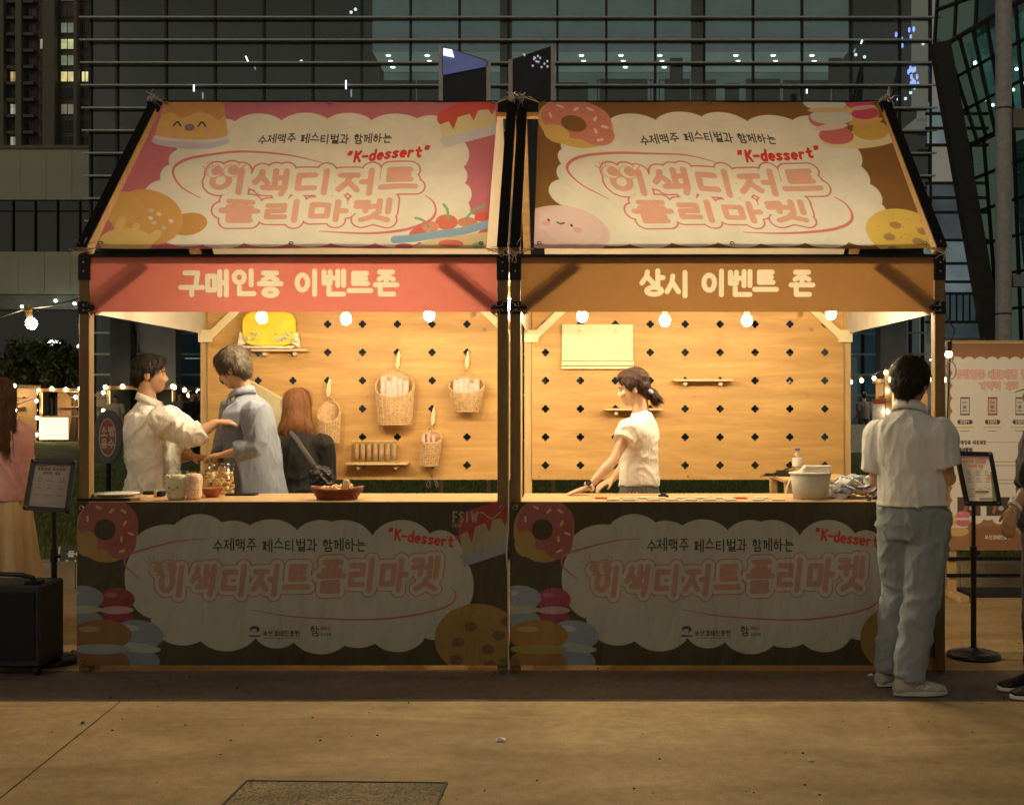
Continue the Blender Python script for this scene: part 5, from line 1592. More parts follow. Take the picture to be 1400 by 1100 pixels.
k = MB(); k.loft([(P(397, 590, 7.56), .012, .004, (1,0,0)), (P(404, 598, 7.50), .016, .004, (1,0,0)), (P(420, 622, 7.47), .016, .004, (1,0,0)), (P(436, 645, 7.44), .016, .004, (1,0,0))], 8); k.build('strap', simple('black_webbing', (.05, .045, .042), .7), t)
MB().tube([P(434, 645, 7.36)+Vector((.012*math.cos(a), 0, .012*math.sin(a))) for a in [i*.7 for i in range(10)]], .003, 5).build('ring', M['bolt'], t)

# --- 4: woman in a white tee leaning on the right counter
t = empty('person', (.45, .8, 0), 'woman in a white tee with a low ponytail leaning her hand on the right counter', 'person')
fr = frame((-.95, .10, -.22)); rb = Vector((.30, .95, 0)).normalized(); fb = Vector((0, 0, 1)).cross(rb)
C = P(865, 530, 7.25); N = P(876, 565, 7.25); Pv = P(874, 678, 7.22)
S1, E1, W1 = P(862, 586, 7.10), P(838, 630, 6.98), P(804, 663, 6.86)
S2, E2, W2 = P(872, 584, 7.42), P(858, 630, 7.48), P(838, 655, 7.30)
W1.z = 1.002
body = MB(); add_head(body, C, fr, N, .96)
add_arm(body, S1, E1, W1, .86); add_hand(body, W1, (-1, -.15, -.30), (0, .05, -1), -1, .15, .95, .3)
add_arm(body, S2, E2, W2, .86); add_hand(body, W2, (-.8, -.2, -.4), (0, .2, -1), 1, .6, .95)
torso(body, N, Pv, rb, .13, .13, .11, .14, .085, skin=True)
skin_obj('body', body, SK2, t, .0075, smooth=3)
h4 = hairmat('dark_brown_hair', (.075, .035, .02)); face_bits(C, fr, t, .96, h4)
h = MB(); short_hair(h, C, fr, 1.0, .98)
r_, f_, u_ = fr
h.tube([C-f_*.085-u_*.035, C-f_*.115-u_*.055, C-f_*.120-u_*.10, C-f_*.105-u_*.135], [.030, .026, .030, .014], 12)
h.ell(C-f_*.135-u_*.10, .026, .026, .026)
ho = skin_obj('hair', h, h4, t, .0065, smooth=1, fold=.004, fscale=50, stretch=(1, 1, .4), seed=5, fine=.003)
strands(ho, t, C+fr[2]*.09+fr[1]*.06, 3200, .045, .15, seed=4, wob=.3)
MB().tube([C-f_*.100-u_*.045+(r_*math.cos(a)+ (u_*.5+f_*.5)*math.sin(a))*.032 for a in [i*2*math.pi/10 for i in range(10)]], .013, 8, closed=True).build('scrunchie', simple('lilac_scrunchie', (.42, .44, .66), .7), t, smooth=True)
s = MB(); torso(s, N, Pv-Vector((0, 0, -.06)), rb, .150, .150, .132, .150, .120, hem=.0)
sleeve(s, S1, E1, W1, .40, .95, 1.28); sleeve(s, S2, E2, W2, .40, .95, 1.28)
skin_obj('tee', s, clothmat('white_tee', (.76, .70, .62), .04), t, .0085, smooth=4, fold=.010, fscale=8, seed=6, stretch=(1, 1, .8))
# pleated skirt
m = MB(); n = 60
vs = []; fs = []
for j, (dz, a, b) in enumerate(((.10, .135, .105), (.02, .155, .125), (-.12, .18, .15), (-.30, .21, .18), (-.42, .225, .195))):
    for i in range(n):
        an = 2*math.pi*i/n; q = 1+(.055 if i % 2 else -.0)*(.4+.2*j)
        vs.append(Pv + rb*math.cos(an)*a*q + fb*math.sin(an)*b*q + Vector((0, 0, dz)))
for j in range(4):
    for i in range(n): fs.append((j*n+i, j*n+(i+1) % n, (j+1)*n+(i+1) % n, (j+1)*n+i))
m.add(vs, fs); m.build('pleated_skirt', clothmat('charcoal_skirt', (.11, .105, .10), .2), t)
m = MB()
for k in (-1, 1):
    H = Pv+rb*.08*k; leg(m, H, Vector((H.x-.02, H.y, .50)), Vector((H.x, H.y, .08)), .075, .052, .038)
skin_obj('legs', m, SK2, t, .013, smooth=3)
for k in (-1, 1):
    H = Pv+rb*.08*k; shoe(t, (H.x+.09, H.y, 0), (H.x-.14, H.y+.03, 0), M['white'], M['white'], .042)
dW = (W1-E1).normalized(); wp = W1-dW*.012
t = empty('wrist_watch', wp, 'watch on a white strap round the wrist of the woman leaning on the right counter', 'watch')
s1, s2 = orth(dW)
MB().tube([wp+(s1*math.cos(a)+s2*math.sin(a))*.030 for a in [i*2*math.pi/18 for i in range(18)]], .0085, 8, closed=True).build('strap', M['white'], t, smooth=True)
fc = wp+(Vector((-.2, -.75, .6))-dW*dW.dot(Vector((-.2, -.75, .6)))).normalized()*.036; dn = (fc-wp).normalized()
MB().cyl(fc-dn*.006, fc+dn*.005, .019, .018, 16).build('dial', simple('dark_dial', (.03, .03, .035), .15), t, smooth=False)

# --- 5: man in front of the right stall, seen from behind
t = empty('person', (1.82, -.45, 0), 'man in a pale grey polo shirt and grey-green jeans, back turned, at the right stall', 'person')
fr = frame((.62, .78, -.16)); rb = Vector((.83, -.56, 0)).normalized(); fb = Vector((0, 0, 1)).cross(rb)
C = P(1246, 524, 5.95); N = P(1243, 561, 5.94); Pv = P(1247, 694, 5.96)
S1, E1, W1 = P(1281, 594, 5.85), P(1297, 655, 5.84), P(1288, 640, 6.06)   # right arm
S2, E2, W2 = P(1205, 594, 6.04), P(1197, 656, 6.06), P(1222, 640, 6.20)
body = MB(); add_head(body, C, fr, N, 1.0)
add_arm(body, S1, E1, W1, 1.05); add_hand(body, W1, (-.4, .8, .3), (-.5, 0, .8), -1, .9)
add_arm(body, S2, E2, W2, 1.05); add_hand(body, W2, (.6, .6, .3), (.5, 0, .8), 1, .9)
torso(body, N, Pv, rb, .15, .15, .14, .14, .10, skin=True)
skin_obj('body', body, SK, t, .0075, smooth=3)
h5 = hairmat('black_brown_hair', (.030, .020, .015)); face_bits(C, fr, t, 1.0, h5)
h = MB(); short_hair(h, C, fr, 1.03, 1.13)
ho = skin_obj('hair', h, h5, t, .006, smooth=1, fold=.006, fscale=50, stretch=(1, 1, .35), seed=8, fine=.003)
strands(ho, t, C+fr[2]*.13-fr[1]*.02, 4600, .045, .45, seed=5, wob=.6)
s = MB(); torso(s, N, P(1248, 684, 5.95), rb, .195, .195, .178, .180, .135, hem=.02, hemw=.19)
sleeve(s, S1, E1, W1, .74, 1.22, 1.28); sleeve(s, S2, E2, W2, .82, 1.18, 1.24)
collar = (N, fb, .076)
cm_ = clothmat('pale_grey_polo', (.72, .70, .65), .04); skin_obj('polo_shirt', s, cm_, t, .0085, smooth=4, fold=.013, fscale=6.5, stretch=(1, 1, .35), seed=12); add_collar(t, *collar, cm_)
m = MB()
K1, A1 = P(1262, 806, 5.90), P(1243, 930, 5.90); K2, A2 = P(1229, 806, 6.06), P(1215, 918, 6.10)
A1.z = .115; A2.z = .115
leg(m, Pv+rb*.092-Vector((0, 0, .05)), K1, A1, .108, .092, .084, .03); leg(m, Pv-rb*.085-Vector((0, 0, .05)), K2, A2, .104, .088, .080, .03)
m.loft([(Pv+Vector((0, 0, .10)), .155, .12, rb), (Pv+Vector((0, 0, .02)), .178, .138, rb), (Pv-Vector((0, 0, .08)), .19, .145, rb), (Pv-Vector((0, 0, .16)), .175, .12, rb)], 22)
jm = clothmat('grey_green_jeans', (.25, .29, .31), .12)
o = skin_obj('jeans', m, jm, t, .009, smooth=4, fold=.016, fscale=6.5, stretch=(1, 1, .9), seed=21)
k = MB(); k.loft([(Pv+Vector((0, 0, .105)), .158, .124, rb), (Pv+Vector((0, 0, .075)), .163, .128, rb)], 24); k.build('waistband', jm, t)
SH = clothmat('grey_suede', (.44, .42, .37), .15); SO = simple('pale_rubber', (.56, .54, .48), .6)
h1 = Vector((A1.x-.075, P(1243, 950, 5.90).y, 0)); shoe(t, h1, h1+Vector((.275, .03, 0)), SH, SO, .050, .10, M['white'])
h2_ = Vector((A2.x-.06, A2.y-.02, 0)); shoe(t, h2_, h2_+Vector((.24, .14, 0)), SH, SO, .050, .10, M['white'])

# --- 6: person cut by the right edge
t = empty('person', (2.52, -.5, 0), 'person in black with a cream cap cut off by the right edge of the photo', 'person')
fr = frame((-1, .1, -.15)); rb = Vector((.1, 1, 0)).normalized(); fb = Vector((0, 0, 1)).cross(rb)
C = P(1430, 534, 5.95); N = P(1440, 572, 5.95); Pv = P(1432, 705, 5.95)
S1, E1, W1 = P(1432, 600, 5.78), P(1412, 668, 5.76), P(1390, 696, 5.72)
S2, E2, W2 = P(1436, 600, 6.12), P(1430, 665, 6.15), P(1410, 700, 6.1)
body = MB(); add_head(body, C, fr, N)
add_arm(body, S1, E1, W1); add_hand(body, W1, (-.30, 0, -1), (.8, .5, -.2), -1, .55, 1.0)
add_arm(body, S2, E2, W2); add_hand(body, W2, (-.3, 0, -1), (.8, .5, -.2), 1, .7)
torso(body, N, Pv, rb, .14, .14, .13, .13, .10, skin=True)
skin_obj('body', body, SK, t, .0075, smooth=3)
face_bits(C, fr, t, 1.0, h5)
h = MB(); short_hair(h, C, fr, 1.0, .98); skin_obj('hair', h, h5, t, .008, smooth=2, fine=.003)
s = MB(); torso(s, N, Pv, rb, .175, .175, .17, .17, .14, hem=.05)
sleeve(s, S1, E1, W1, 1.1, 1.15, 1.3); sleeve(s, S2, E2, W2, 1.1, 1.15, 1.3)
skin_obj('tee', s, clothmat('black_tee', (.030, .028, .028), .2), t, .010, smooth=4, fold=.015, fscale=8, seed=2)
m = MB()
for k, dx in ((-1, 0), (1, .02)):
    H = Pv+rb*.085*k; leg(m, H, Vector((H.x-.005, H.y, .50)), Vector((2.49+dx, H.y, .10)), .092, .078, .074, .02)
m.ell(Pv, .15, .16, .13, 16, 10)
skin_obj('trousers', m, clothmat('black_trousers', (.022, .020, .020), .2), t, .010, smooth=4, fold=.012, fscale=7)
for k in (-1, 1):
    y = Pv.y+.085*k-.02; shoe(t, (2.55, y, 0), (2.285, y-.01, 0), M['black'], M['white'], .050)
q = C+Vector((0, 0, .035))
cp = empty('cap', q, 'cream cap on the head of the person at the right edge', 'cap')
m = MB(); m.lathe([(.101, .0), (.102, .03), (.088, .065), (.055, .088), (.002, .095)], q+Vector((.015, 0, .005)), 24); m.build('crown', clothmat('cream_cap', (.52, .50, .42)), cp, smooth=True)
m = MB(); r_, f_, u_ = fr
m.prism([(-.072, .05), (-.075, .10), (-.055, .155), (0, .178), (.055, .155), (.075, .10), (.072, .05)], lambda x, z, d: q+r_*x+f_*z+Vector((0, 0, .006-d-.20*(z-.05))), .008); m.build('peak', clothmat('cream_peak', (.50, .48, .40)), cp)
wp = W1+Vector((.01, 0, .015)); s1, s2 = orth((W1-E1).normalized())
bt = empty('bracelet', wp, 'pale festival wristband on the hand at the right edge', 'bracelet')
MB().tube([wp+(s1*math.cos(a)+s2*math.sin(a))*.031 for a in [i*2*math.pi/16 for i in range(16)]], .0095, 8, closed=True).build('band', M['white'], bt, smooth=True)
for o_ in (t, cp, bt): o_.location.x -= .018

# --- 7: woman cut by the left edge
t = empty('person', (-3.75, 1.1, 0), 'long-haired woman in a pink shirt and beige skirt cut off by the left edge', 'person')
fr = frame((-.55, .80, -.1)); rb = Vector((.82, .56, 0)).normalized(); fb = Vector((0, 0, 1)).cross(rb)
C = P(0, 541, 7.5); N = P(2, 573, 7.5); Pv = P(2, 684, 7.5)
S1, E1, W1 = P(22, 594, 7.60), P(27, 645, 7.58), P(4, 664, 7.75)
S2, E2, W2 = P(-28, 594, 7.40), P(-34, 645, 7.42), P(-10, 664, 7.6)
body = MB(); add_head(body, C, fr, N, .95)
add_arm(body, S1, E1, W1, .88); add_hand(body, W1, (-.7, .4, .1), (0, 0, 1), -1, .8, .95)
add_arm(body, S2, E2, W2, .88); add_hand(body, W2, (.5, .6, .1), (0, 0, 1), 1, .8, .95)
torso(body, N, Pv, rb, .13, .13, .12, .14, .09, skin=True)
skin_obj('body', body, SK2, t, .009, smooth=3)
h7 = hairmat('long_brown_hair', (.15, .065, .03)); face_bits(C, fr, t, .95, h7)
h = MB(); r_, f_, u_ = fr; z_ = Vector((0, 0, 1))
h.loft([(C+z_*.115-f_*.01, .035, .035, r_), (C+z_*.09-f_*.012, .066, .070, r_), (C+z_*.03-f_*.02, .082, .092, r_), (C-z_*.04-f_*.035, .084, .082, r_), (C-z_*.12-f_*.055, .084, .066, r_), (C-z_*.24-f_*.085, .080, .052, r_), (C-z_*.34-f_*.10, .068, .042, r_), (C-z_*.38-f_*.10, .06, .03, r_)], 26)
ho = skin_obj('hair', h, h7, t, .0075, smooth=2, fold=.014, fscale=30, stretch=(1, 1, .10), seed=4, fine=.004)
strands(ho, t, C+fr[2]*.14, 6000, .10, .9, seed=6, wob=.3)
s = MB(); torso(s, N, Pv, rb, .17, .175, .18, .19, .135, hem=.0)
sleeve(s, S1, E1, W1, 1.75, 1.2, 1.35); sleeve(s, S2, E2, W2, 1.75, 1.2, 1.35)
skin_obj('shirt', s, clothmat('pink_shirt', (.74, .40, .40), .08), t, .009, smooth=4, fold=.022, fscale=8, stretch=(1, 1, .5), seed=14)
m = MB(); n = 144; vs = []; fs = []
rws = ((.06, .15, .11), (.0, .165, .13), (-.15, .185, .16), (-.35, .205, .185), (-.55, .225, .205), (-.68, .235, .215))
for j, (dz, a, b) in enumerate(rws):
    for i in range(n):
        an = 2*math.pi*i/n; q = 1+.075*math.sin(an*9+j*.3)*(j+.5)/3+.035*math.sin(an*17+1)+.012*math.sin(an*41)
        vs.append(Pv+rb*math.cos(an)*a*q+fb*math.sin(an)*b*q+z_*dz)
for j in range(len(rws)-1):
    for i in range(n): fs.append((j*n+i, j*n+(i+1) % n, (j+1)*n+(i+1) % n, (j+1)*n+i))
m.add(vs, fs); m.build('skirt', clothmat('beige_skirt', (.66, .52, .30), .1), t, smooth=True)
m = MB()
for k in (-1, 1):
    H = Pv+rb*.08*k; leg(m, H, Vector((H.x, H.y, .48)), Vector((H.x, H.y, .08)), .07, .05, .036)
skin_obj('legs', m, SK2, t, .013, smooth=3)
for k in (-1, 1):
    H = Pv+rb*.08*k; shoe(t, (H.x+.05, H.y-.08, 0), (H.x-.08, H.y+.12, 0), M['white'], M['white'], .042)

# --- distant people on the lawn
def far_person(px, pyfeet, d, hgt, face, top, bot, hairc, label, group=None, z0=.2, seat=False):
    g = P(px, 553, d); g.z = z0
    t = empty('person', g, label, 'person', group)
    f = Vector(face).normalized(); rb = f.cross(Vector((0, 0, 1))); u = Vector((0, 0, 1)); k = hgt/1.7
    C = g+u*1.58*k; N = g+u*1.42*k; Pv = g+u*.92*k
    b = MB(); add_head(b, C, (rb, f, u), N, k)
    arms = []
    for s_ in (-1, 1):
        S, E, W = N+rb*s_*.18-u*.08, N+rb*s_*.22-u*.34, N+rb*s_*.16-u*.48+f*.18
        add_arm(b, S, E, W, k); add_hand(b, W, f-u*.3, -u, s_, .5, k); arms.append((S, E, W))
    skin_obj('body', b, SK, t, .014, smooth=2)
    h = MB(); short_hair(h, C, (rb, f, u), k, 1.04)
    skin_obj('hair', h, hairmat('dark_hair', hairc), t, .014, smooth=2)
    s = MB(); torso(s, N, Pv, rb, .18, .18, .17, .18, .13, hem=.04)
    for S, E, W in arms: sleeve(s, S, E, W, .9, 1.1, 1.2)
    skin_obj('top', s, clothmat('far_top', top), t, .016, smooth=3, fold=.012)
    m = MB()
    for s_ in (-1, 1):
        H = Pv+rb*.09*s_; leg(m, H, g+rb*.1*s_+u*.48, g+rb*.1*s_+u*.08, .095, .078, .07)
    m.ell(Pv, .17, .12, .12, 14, 8)
    skin_obj('trousers', m, clothmat('far_trousers', bot), t, .018, smooth=3)
    for s_ in (-1, 1): shoe(t, g+rb*.1*s_-f*.08, g+rb*.1*s_+f*.16, M['black'], M['black'])
    return t
far_person(1181, 605, 34, 1.68, (-.3, .9, 0), (.10, .10, .12), (.05, .045, .05), (.02, .015, .01), 'distant person in dark clothes on the lawn beside a white poster board')
far_person(263, 600, 30, 1.66, (.6, -.7, 0), (.02, .02, .02), (.02, .02, .025), (.02, .015, .01), 'distant person in black behind the outstretched arm')
far_person(273, 600, 33, 1.72, (-.6, -.7, 0), (.025, .02, .02), (.03, .03, .03), (.05, .03, .02), 'distant person in a dark top next to the left stall rear post')
far_person(246, 600, 36, 1.70, (.2, -.9, 0), (.16, .14, .12), (.03, .03, .03), (.02, .02, .015), 'distant person in a brown top among the bulbs behind the white shirt')
far_person(158, 600, 36, 1.60, (.3, -.9, 0), (.60, .50, .42), (.12, .10, .10), (.03, .02, .015), 'distant person in a pale top before the booth left of the white shirt')
# ------------------------------------------------------------------ ground
def conc(name, c1, c2, rough=.75, stain=.5, speck=1.0):
    m, nt, b = nodes(name)
    v = coords(nt)
    a = noise_node(nt, v, .9, 6, .6, .4); f = noise_node(nt, v, 14, 6, .7); g = noise_node(nt, v, 180/speck**.5, 3)
    col = ramp(nt, a, [(.25, c2), (.55, c1), (.8, tuple(min(1, x*1.12) for x in c1))])
    col = mix(nt, col, ramp(nt, f, [(.35, (.72, .72, .72)), (.6, (1, 1, 1))]), .7, 'MULTIPLY')
    col = mix(nt, col, ramp(nt, g, [(.38, (.42, .42, .42)), (.56, (1.1, 1.1, 1.1))]), min(1, .55*speck), 'MULTIPLY')
    hg = noise_node(nt, coords(nt, (.35, 1.3, 1)), 1.4, 5, .65, .8)
    col = mix(nt, col, ramp(nt, hg, [(.32, (.66, .64, .60)), (.62, (1.12, 1.12, 1.12))]), .85, 'MULTIPLY')
    sp = noise_node(nt, v, 3.1, 5, .6)
    col = mix(nt, col, tuple(x*.45 for x in c2), ramp(nt, sp, [(.60, (0, 0, 0)), (.78, (stain,)*3)]))
    nt.links.new(col, b.inputs['Base Color'])
    b.inputs['Roughness'].default_value = rough
    b.inputs['Specular IOR Level'].default_value = .35
    bump(nt, b, g, .35, .004)
    return m
M['concrete'] = conc('paving_concrete', (.56, .395, .19), (.40, .28, .13))
M['strip'] = conc('dark_paving_strip', (.22, .17, .135), (.15, .115, .09), .8, .6)
M['kerb'] = conc('kerb_stone', (.50, .42, .30), (.38, .32, .22), .8, .3)
M['grass'] = simple('lawn_green', (.085, .115, .022), .9, var=.5, scale=3, bmp=.8)
M['groove'] = simple('joint_dirt', (.03, .022, .014), .95)
M['plate'] = conc('granite_cover', (.46, .33, .16), (.16, .12, .07), .75, .9, 5.0)

yk = 9.3-D0     # kerb line
g = MB().quad((-250, -30, -.02), (250, -30, -.02), (250, 400, -.02), (-250, 400, -.02)); tag(g.build('ground', M['kerb']), kind='structure')
g = MB().box((-40, -12, -.2), (40, -.650, 0)); o = tag(g.build('pavement', M['concrete']), kind='structure')
g = MB().box((-40, -.642, -.2), (40, .028, -.003)); o = tag(g.build('paving_strip', M['strip']), kind='structure')
g = MB().box((-40, .034, -.2), (40, yk, 0)); o = tag(g.build('pavement', M['concrete']), kind='structure')
g = MB().box((-40, -.6505, -.2), (40, -.6415, -.012)).box((-40, .027, -.2), (40, .035, -.010)); tag(g.build('paving_joint', M['groove']), kind='structure')
g = MB(); a, b = Vector((P(167, 957, 5.80).x, -.655, .0)), Vector((P(-60, 1140, 4.0).x, 4.0-D0, .0))
g.add([a+Vector((-.003, 0, .002)), a+Vector((.003, 0, .002)), b+Vector((.003, 0, .002)), b+Vector((-.003, 0, .002))], [(0, 1, 2, 3)]); tag(g.build('paving_joint', M['groove']), kind='structure')
# granite-filled service cover
def gp(px, py): 
    d = CAMZ*FOC/(py-CY); return Vector(((px-CX)*d/FOC, d-D0, 0))
c = [gp(338, 1068), gp(610, 1071), gp(575, 1150), gp(255, 1150)]
t = empty('service_cover', (c[0]+c[2])/2, 'rectangular stone-filled service cover set in the pavement', 'cover')
m = MB(); m.add([p+Vector((0, 0, .004)) for p in c], [(0, 1, 2, 3)]); m.build('stone_infill', M['plate'], t)
m = MB()
for i in range(4): m.bar(c[i]+Vector((0, 0, .004)), c[(i+1) % 4]+Vector((0, 0, .004)), .009, .006)
m.build('steel_rim', simple('dark_rim', (.03, .025, .018), .6, .3), t)
MB().cyl(gp(341, 1068)+Vector((.01, 0, 0)), gp(341, 1068)+Vector((.01, 0, .006)), .014).build('lifting_lug', M['black'], t); MB().cyl(gp(608, 1071), gp(608, 1071)+Vector((0, 0, .006)), .013).build('lifting_lug', M['black'], t)
rr = random.Random(12)
for (px, py, s_, nm, lb) in ((683, 1013, .022, 'paper_scrap', 'white scrap of paper on the pavement below the middle posts'), (1107, 1040, .014, 'paper_scrap', 'tiny white scrap on the pavement towards the right'), (112, 990, .012, 'leaf', 'small dark dead leaf on the pavement at left'), (1190, 924, .012, 'paper_scrap', 'tiny scrap on the dark strip right of the shoes')):
    q = gp(px, py); m = MB()
    m.add([q+Vector((rr.uniform(-s_, s_)*1.5-s_*.6, -s_*.5, .003)), q+Vector((s_*1.3, -s_*.6, .006)), q+Vector((s_*1.1, s_*.7, .012)), q+Vector((-s_, s_*.9, .004)), q+Vector((0, 0, .018))], [(0, 1, 4), (1, 2, 4), (2, 3, 4), (3, 0, 4)])
    tag(m.build(nm, M['white'] if nm != 'leaf' else M['cord']), lb, 'litter' if nm != 'leaf' else 'leaf')
m = MB()
for i in range(260):
    q = Vector((rr.uniform(-4, 4), rr.uniform(-2.9, 2.4), .002)); s_ = rr.uniform(.002, .007)
    m.ell(q, s_, s_, s_*.6, 5, 3)
tag(m.build('grit', M['groove']), kind='stuff')
# kerb stones and lawn
kerb_me = MB().box((.004, 0, 0), (1.196, .30, .205)).mesh('kerb_stone'); kerb_me.materials.append(M['kerb'])
t = empty('kerb', (0, yk, 0), 'low stone kerb edging the lawn behind the stalls', 'kerb')
for i in range(12):
    o = bpy.data.objects.new('kerb_stone', kerb_me); COL.objects.link(o); o.parent = t; o.location = (-7.6+1.2*i, 0, 0)
MB().box((-40, .01, 0), (-7.61, .30, .205)).build('kerb_run', M['kerb'], t, local=True); MB().box((6.81, .01, 0), (40, .30, .205)).build('kerb_run', M['kerb'], t, local=True)
g = MB(); n1, n2 = 60, 30
tag(MB().box((-60, yk+.30, -.1), (60, 34, .195)).build('lawn', M['grass']), kind='structure')
m = MB(); vs, fs = [], []
for i in range(42000):
    y = yk+.32+(rr.random()**1.9)*14
    x = rr.uniform(-5.6, 4.6)*(y+D0)/9.3
    h = rr.uniform(.03, .075); a = rr.uniform(0, 3.14); w = .006+.0008*y; lx, ly = rr.uniform(-.03, .03), rr.uniform(-.03, .03)
    b = len(vs); vs += [(x-w*math.cos(a), y-w*math.sin(a), .19), (x+w*math.cos(a), y+w*math.sin(a), .19), (x+lx, y+ly, .19+h)]; fs.append((b, b+1, b+2))
m.v, m.f, m.m = vs, fs, [0]*len(fs)
me = bpy.data.meshes.new('grass'); me.from_pydata(vs, [], fs); o = link_mesh('grass', me, simple('grass_blade', (.17, .20, .035), .8, var=.45, scale=4, bmp=0)); tag(o, kind='stuff')

# ------------------------------------------------------------------ small signs
def art_mat(name, im, rough=.5, emis=0):
    m, nt, b = nodes(name)
    tx = nt.nodes.new('ShaderNodeTexImage'); tx.image = im; tx.extension = 'EXTEND'
    nt.links.new(tx.outputs[0], b.inputs['Base Color']); b.inputs['Roughness'].default_value = rough
    b.inputs['Specular IOR Level'].default_value = .3
    return m
def flat(name, tl, tr, br, bl, mat, parent):
    m = MB(); m.add([bl, br, tr, tl], [(0, 1, 2, 3)])
    return m.build(name, mat, parent, uv=[(0, 0), (1, 0), (1, 1), (0, 1)])

def sign_stand(basepx, basepy, corners, art, label):
    d = CAMZ*FOC/(basepy-CY); g0 = P(basepx, basepy, d); g0.z = 0
    t = empty('sign_stand', g0, label, 'sign stand', 'black poster stands beside the stalls')
    c = [P(x, y, d+dd) for x, y, dd in corners]      # tl tr br bl
    MB().lathe([(.150, .0), (.155, .012), (.150, .026), (.12, .036), (.03, .046), (.024, .06), (.002, .06)], g0, 32).build('base', M['blackpaint'], t, smooth=True)
    zc = (c[2].z+c[3].z)/2+.03
    p = MB().cyl(g0+Vector((0, 0, .05)), Vector((g0.x, g0.y, .62)), .0165, n=14); p.cyl(Vector((g0.x, g0.y, .60)), Vector((g0.x, g0.y, zc+.05)), .0125, n=14); p.build('pole', M['blackpaint'], t, smooth=False)
    k = MB().cyl(Vector((g0.x, g0.y, .585)), Vector((g0.x, g0.y, .66)), .022, .020, 14); k.ell((g0.x+.03, g0.y, .62), .013, .013, .013); k.build('height_clamp', M['blackpaint'], t)
    nrm = (c[1]-c[0]).cross(c[3]-c[0]).normalized()
    if nrm.y > 0: nrm = -nrm
    cen = sum(c, Vector())/4
    MB().add([p-nrm*.010 for p in c]+[p-nrm*.016 for p in c], [(0,3,2,1),(4,5,6,7),(0,1,5,4),(1,2,6,5),(2,3,7,6),(3,0,4,7)]).build('back_plate', M['blackpaint'], t)
    inn = [cen+(p-cen)*.86 for p in c]
    inn[0] = c[0].lerp(c[2], .075).lerp(inn[0], .3); 
    fr_ = MB()
    for i in range(4): fr_.bar(c[i], c[(i+1) % 4], .026, .018, up=nrm)
    for p in c: fr_.ell(p, .016, .016, .016, 8, 6)
    fr_.build('frame', M['blackpaint'], t)
    u, v = (c[1]-c[0]), (c[3]-c[0]); e = .045
    q = [c[0]+u*e+v*e*.7, c[1]-u*e+v*e*.7, c[2]-u*e-v*e*.7, c[3]+u*e-v*e*.7]
    flat('poster', *[p+nrm*.002 for p in q], art_mat('stand_print', art, .25), t)
    return t
M['blackpaint'] = simple('black_gloss_paint', (.018, .014, .013), .28, .2, spec=.6)
sign_stand(74, 905, [(46, 630, .0), (101, 632, .03), (92, 698, -.05), (35, 694, -.08)], stand_art(False), 'black poster stand with a dim poster to the left of the left stall')
sign_stand(1331, 898, [(1308, 620, .05), (1354, 621, .03), (1366, 688, -.09), (1322, 688, -.06)], stand_art(True), 'black poster stand with a bright poster to the right of the right stall')

# black wheeled case
d = 6.32; a, b = P(-30, 800, d), P(55, 925, d)
t = empty('trolley_speaker', ((a.x+b.x)/2, a.y+.12, 0), 'black wheeled loudspeaker case with a top handle at the left edge', 'speaker')
M['case'] = simple('black_case', (.022, .024, .028), .5, var=.3, scale=30, bmp=.6)
MB().box((a.x-.05, a.y-.0, .045), (b.x, a.y+.30, a.z)).build('case_body', M['case'], t, bevel=.012)
MB().box((a.x-.02, a.y-.008, .09), (b.x-.03, a.y-.001, a.z-.04)).build('grille', simple('grille', (.012, .013, .015), .8, scale=200, bmp=1), t)
h = MB(); h.tube([(b.x-.05, a.y+.06, a.z), (b.x-.07, a.y+.06, a.z+.035), (b.x-.13, a.y+.06, a.z+.05), (b.x-.30, a.y+.06, a.z+.055), (b.x-.36, a.y+.06, a.z)], .013, 8); h.build('handle', M['black'], t)
MB().box((b.x-.10, a.y+.02, a.z), (b.x-.02, a.y+.10, a.z+.02)).build('handle_mount', M['black'], t, bevel=.004)
for x in (b.x-.03, a.x): 
    m = MB(); m.cyl((x-.012, a.y+.03, .024), (x+.012, a.y+.03, .024), .024, n=16); m.build('wheel', M['black'], t)
    MB().box((x-.02, a.y+.01, .035), (x+.02, a.y+.05, .05)).build('wheel_bracket', M['black'], t)
t = empty('power_cable', gp(70, 905), 'thin black cable trailing on the ground between case and left stall', 'cable')
MB().tube([gp(55, 897)+Vector((0, 0, .006)), gp(70, 892)+Vector((0, 0, .03)), gp(84, 902)+Vector((0, 0, .006)), gp(100, 893)+Vector((0, 0, .02)), gp(112, 896)+Vector((0, 0, .006))], .005, 6).build('cable', M['cord'], t)

# lawn notice
cv = plain_art('lawn', 240, 150, 96, 60, (.07, .065, .06), [('들어가지 마세요', 14, 14, 15, 17, 17.5, 1.6, (.85, .82, .74)), ('Do Not Enter', 12, 42, 12, 11, 11, 1.0, (.8, .76, .68))])
c = [P(84, 747, 9.5), P(84+64, 747, 9.5), P(82+64, 773, 9.45), P(81, 773, 9.45)]
t = empty('lawn_notice', (c[2]+c[3])/2, 'small dark keep-off notice standing on the lawn kerb left of the stall', 'sign')
flat('face', *c, art_mat('lawn_print', cv.image('print_lawn')), t)
m = MB(); o = Vector((0, .015, 0)); m.add([p+o*.1 for p in c]+[p+o for p in c], [(0,3,2,1),(4,5,6,7),(0,1,5,4),(1,2,6,5),(2,3,7,6),(3,0,4,7)]); m.build('slab', M['black'], t)
m = MB(); m.bar(c[0]+Vector((-.012, -.004, 0)), c[3]+Vector((-.012, -.004, 0)), .012, .012); m.build('edge', M['white'], t)

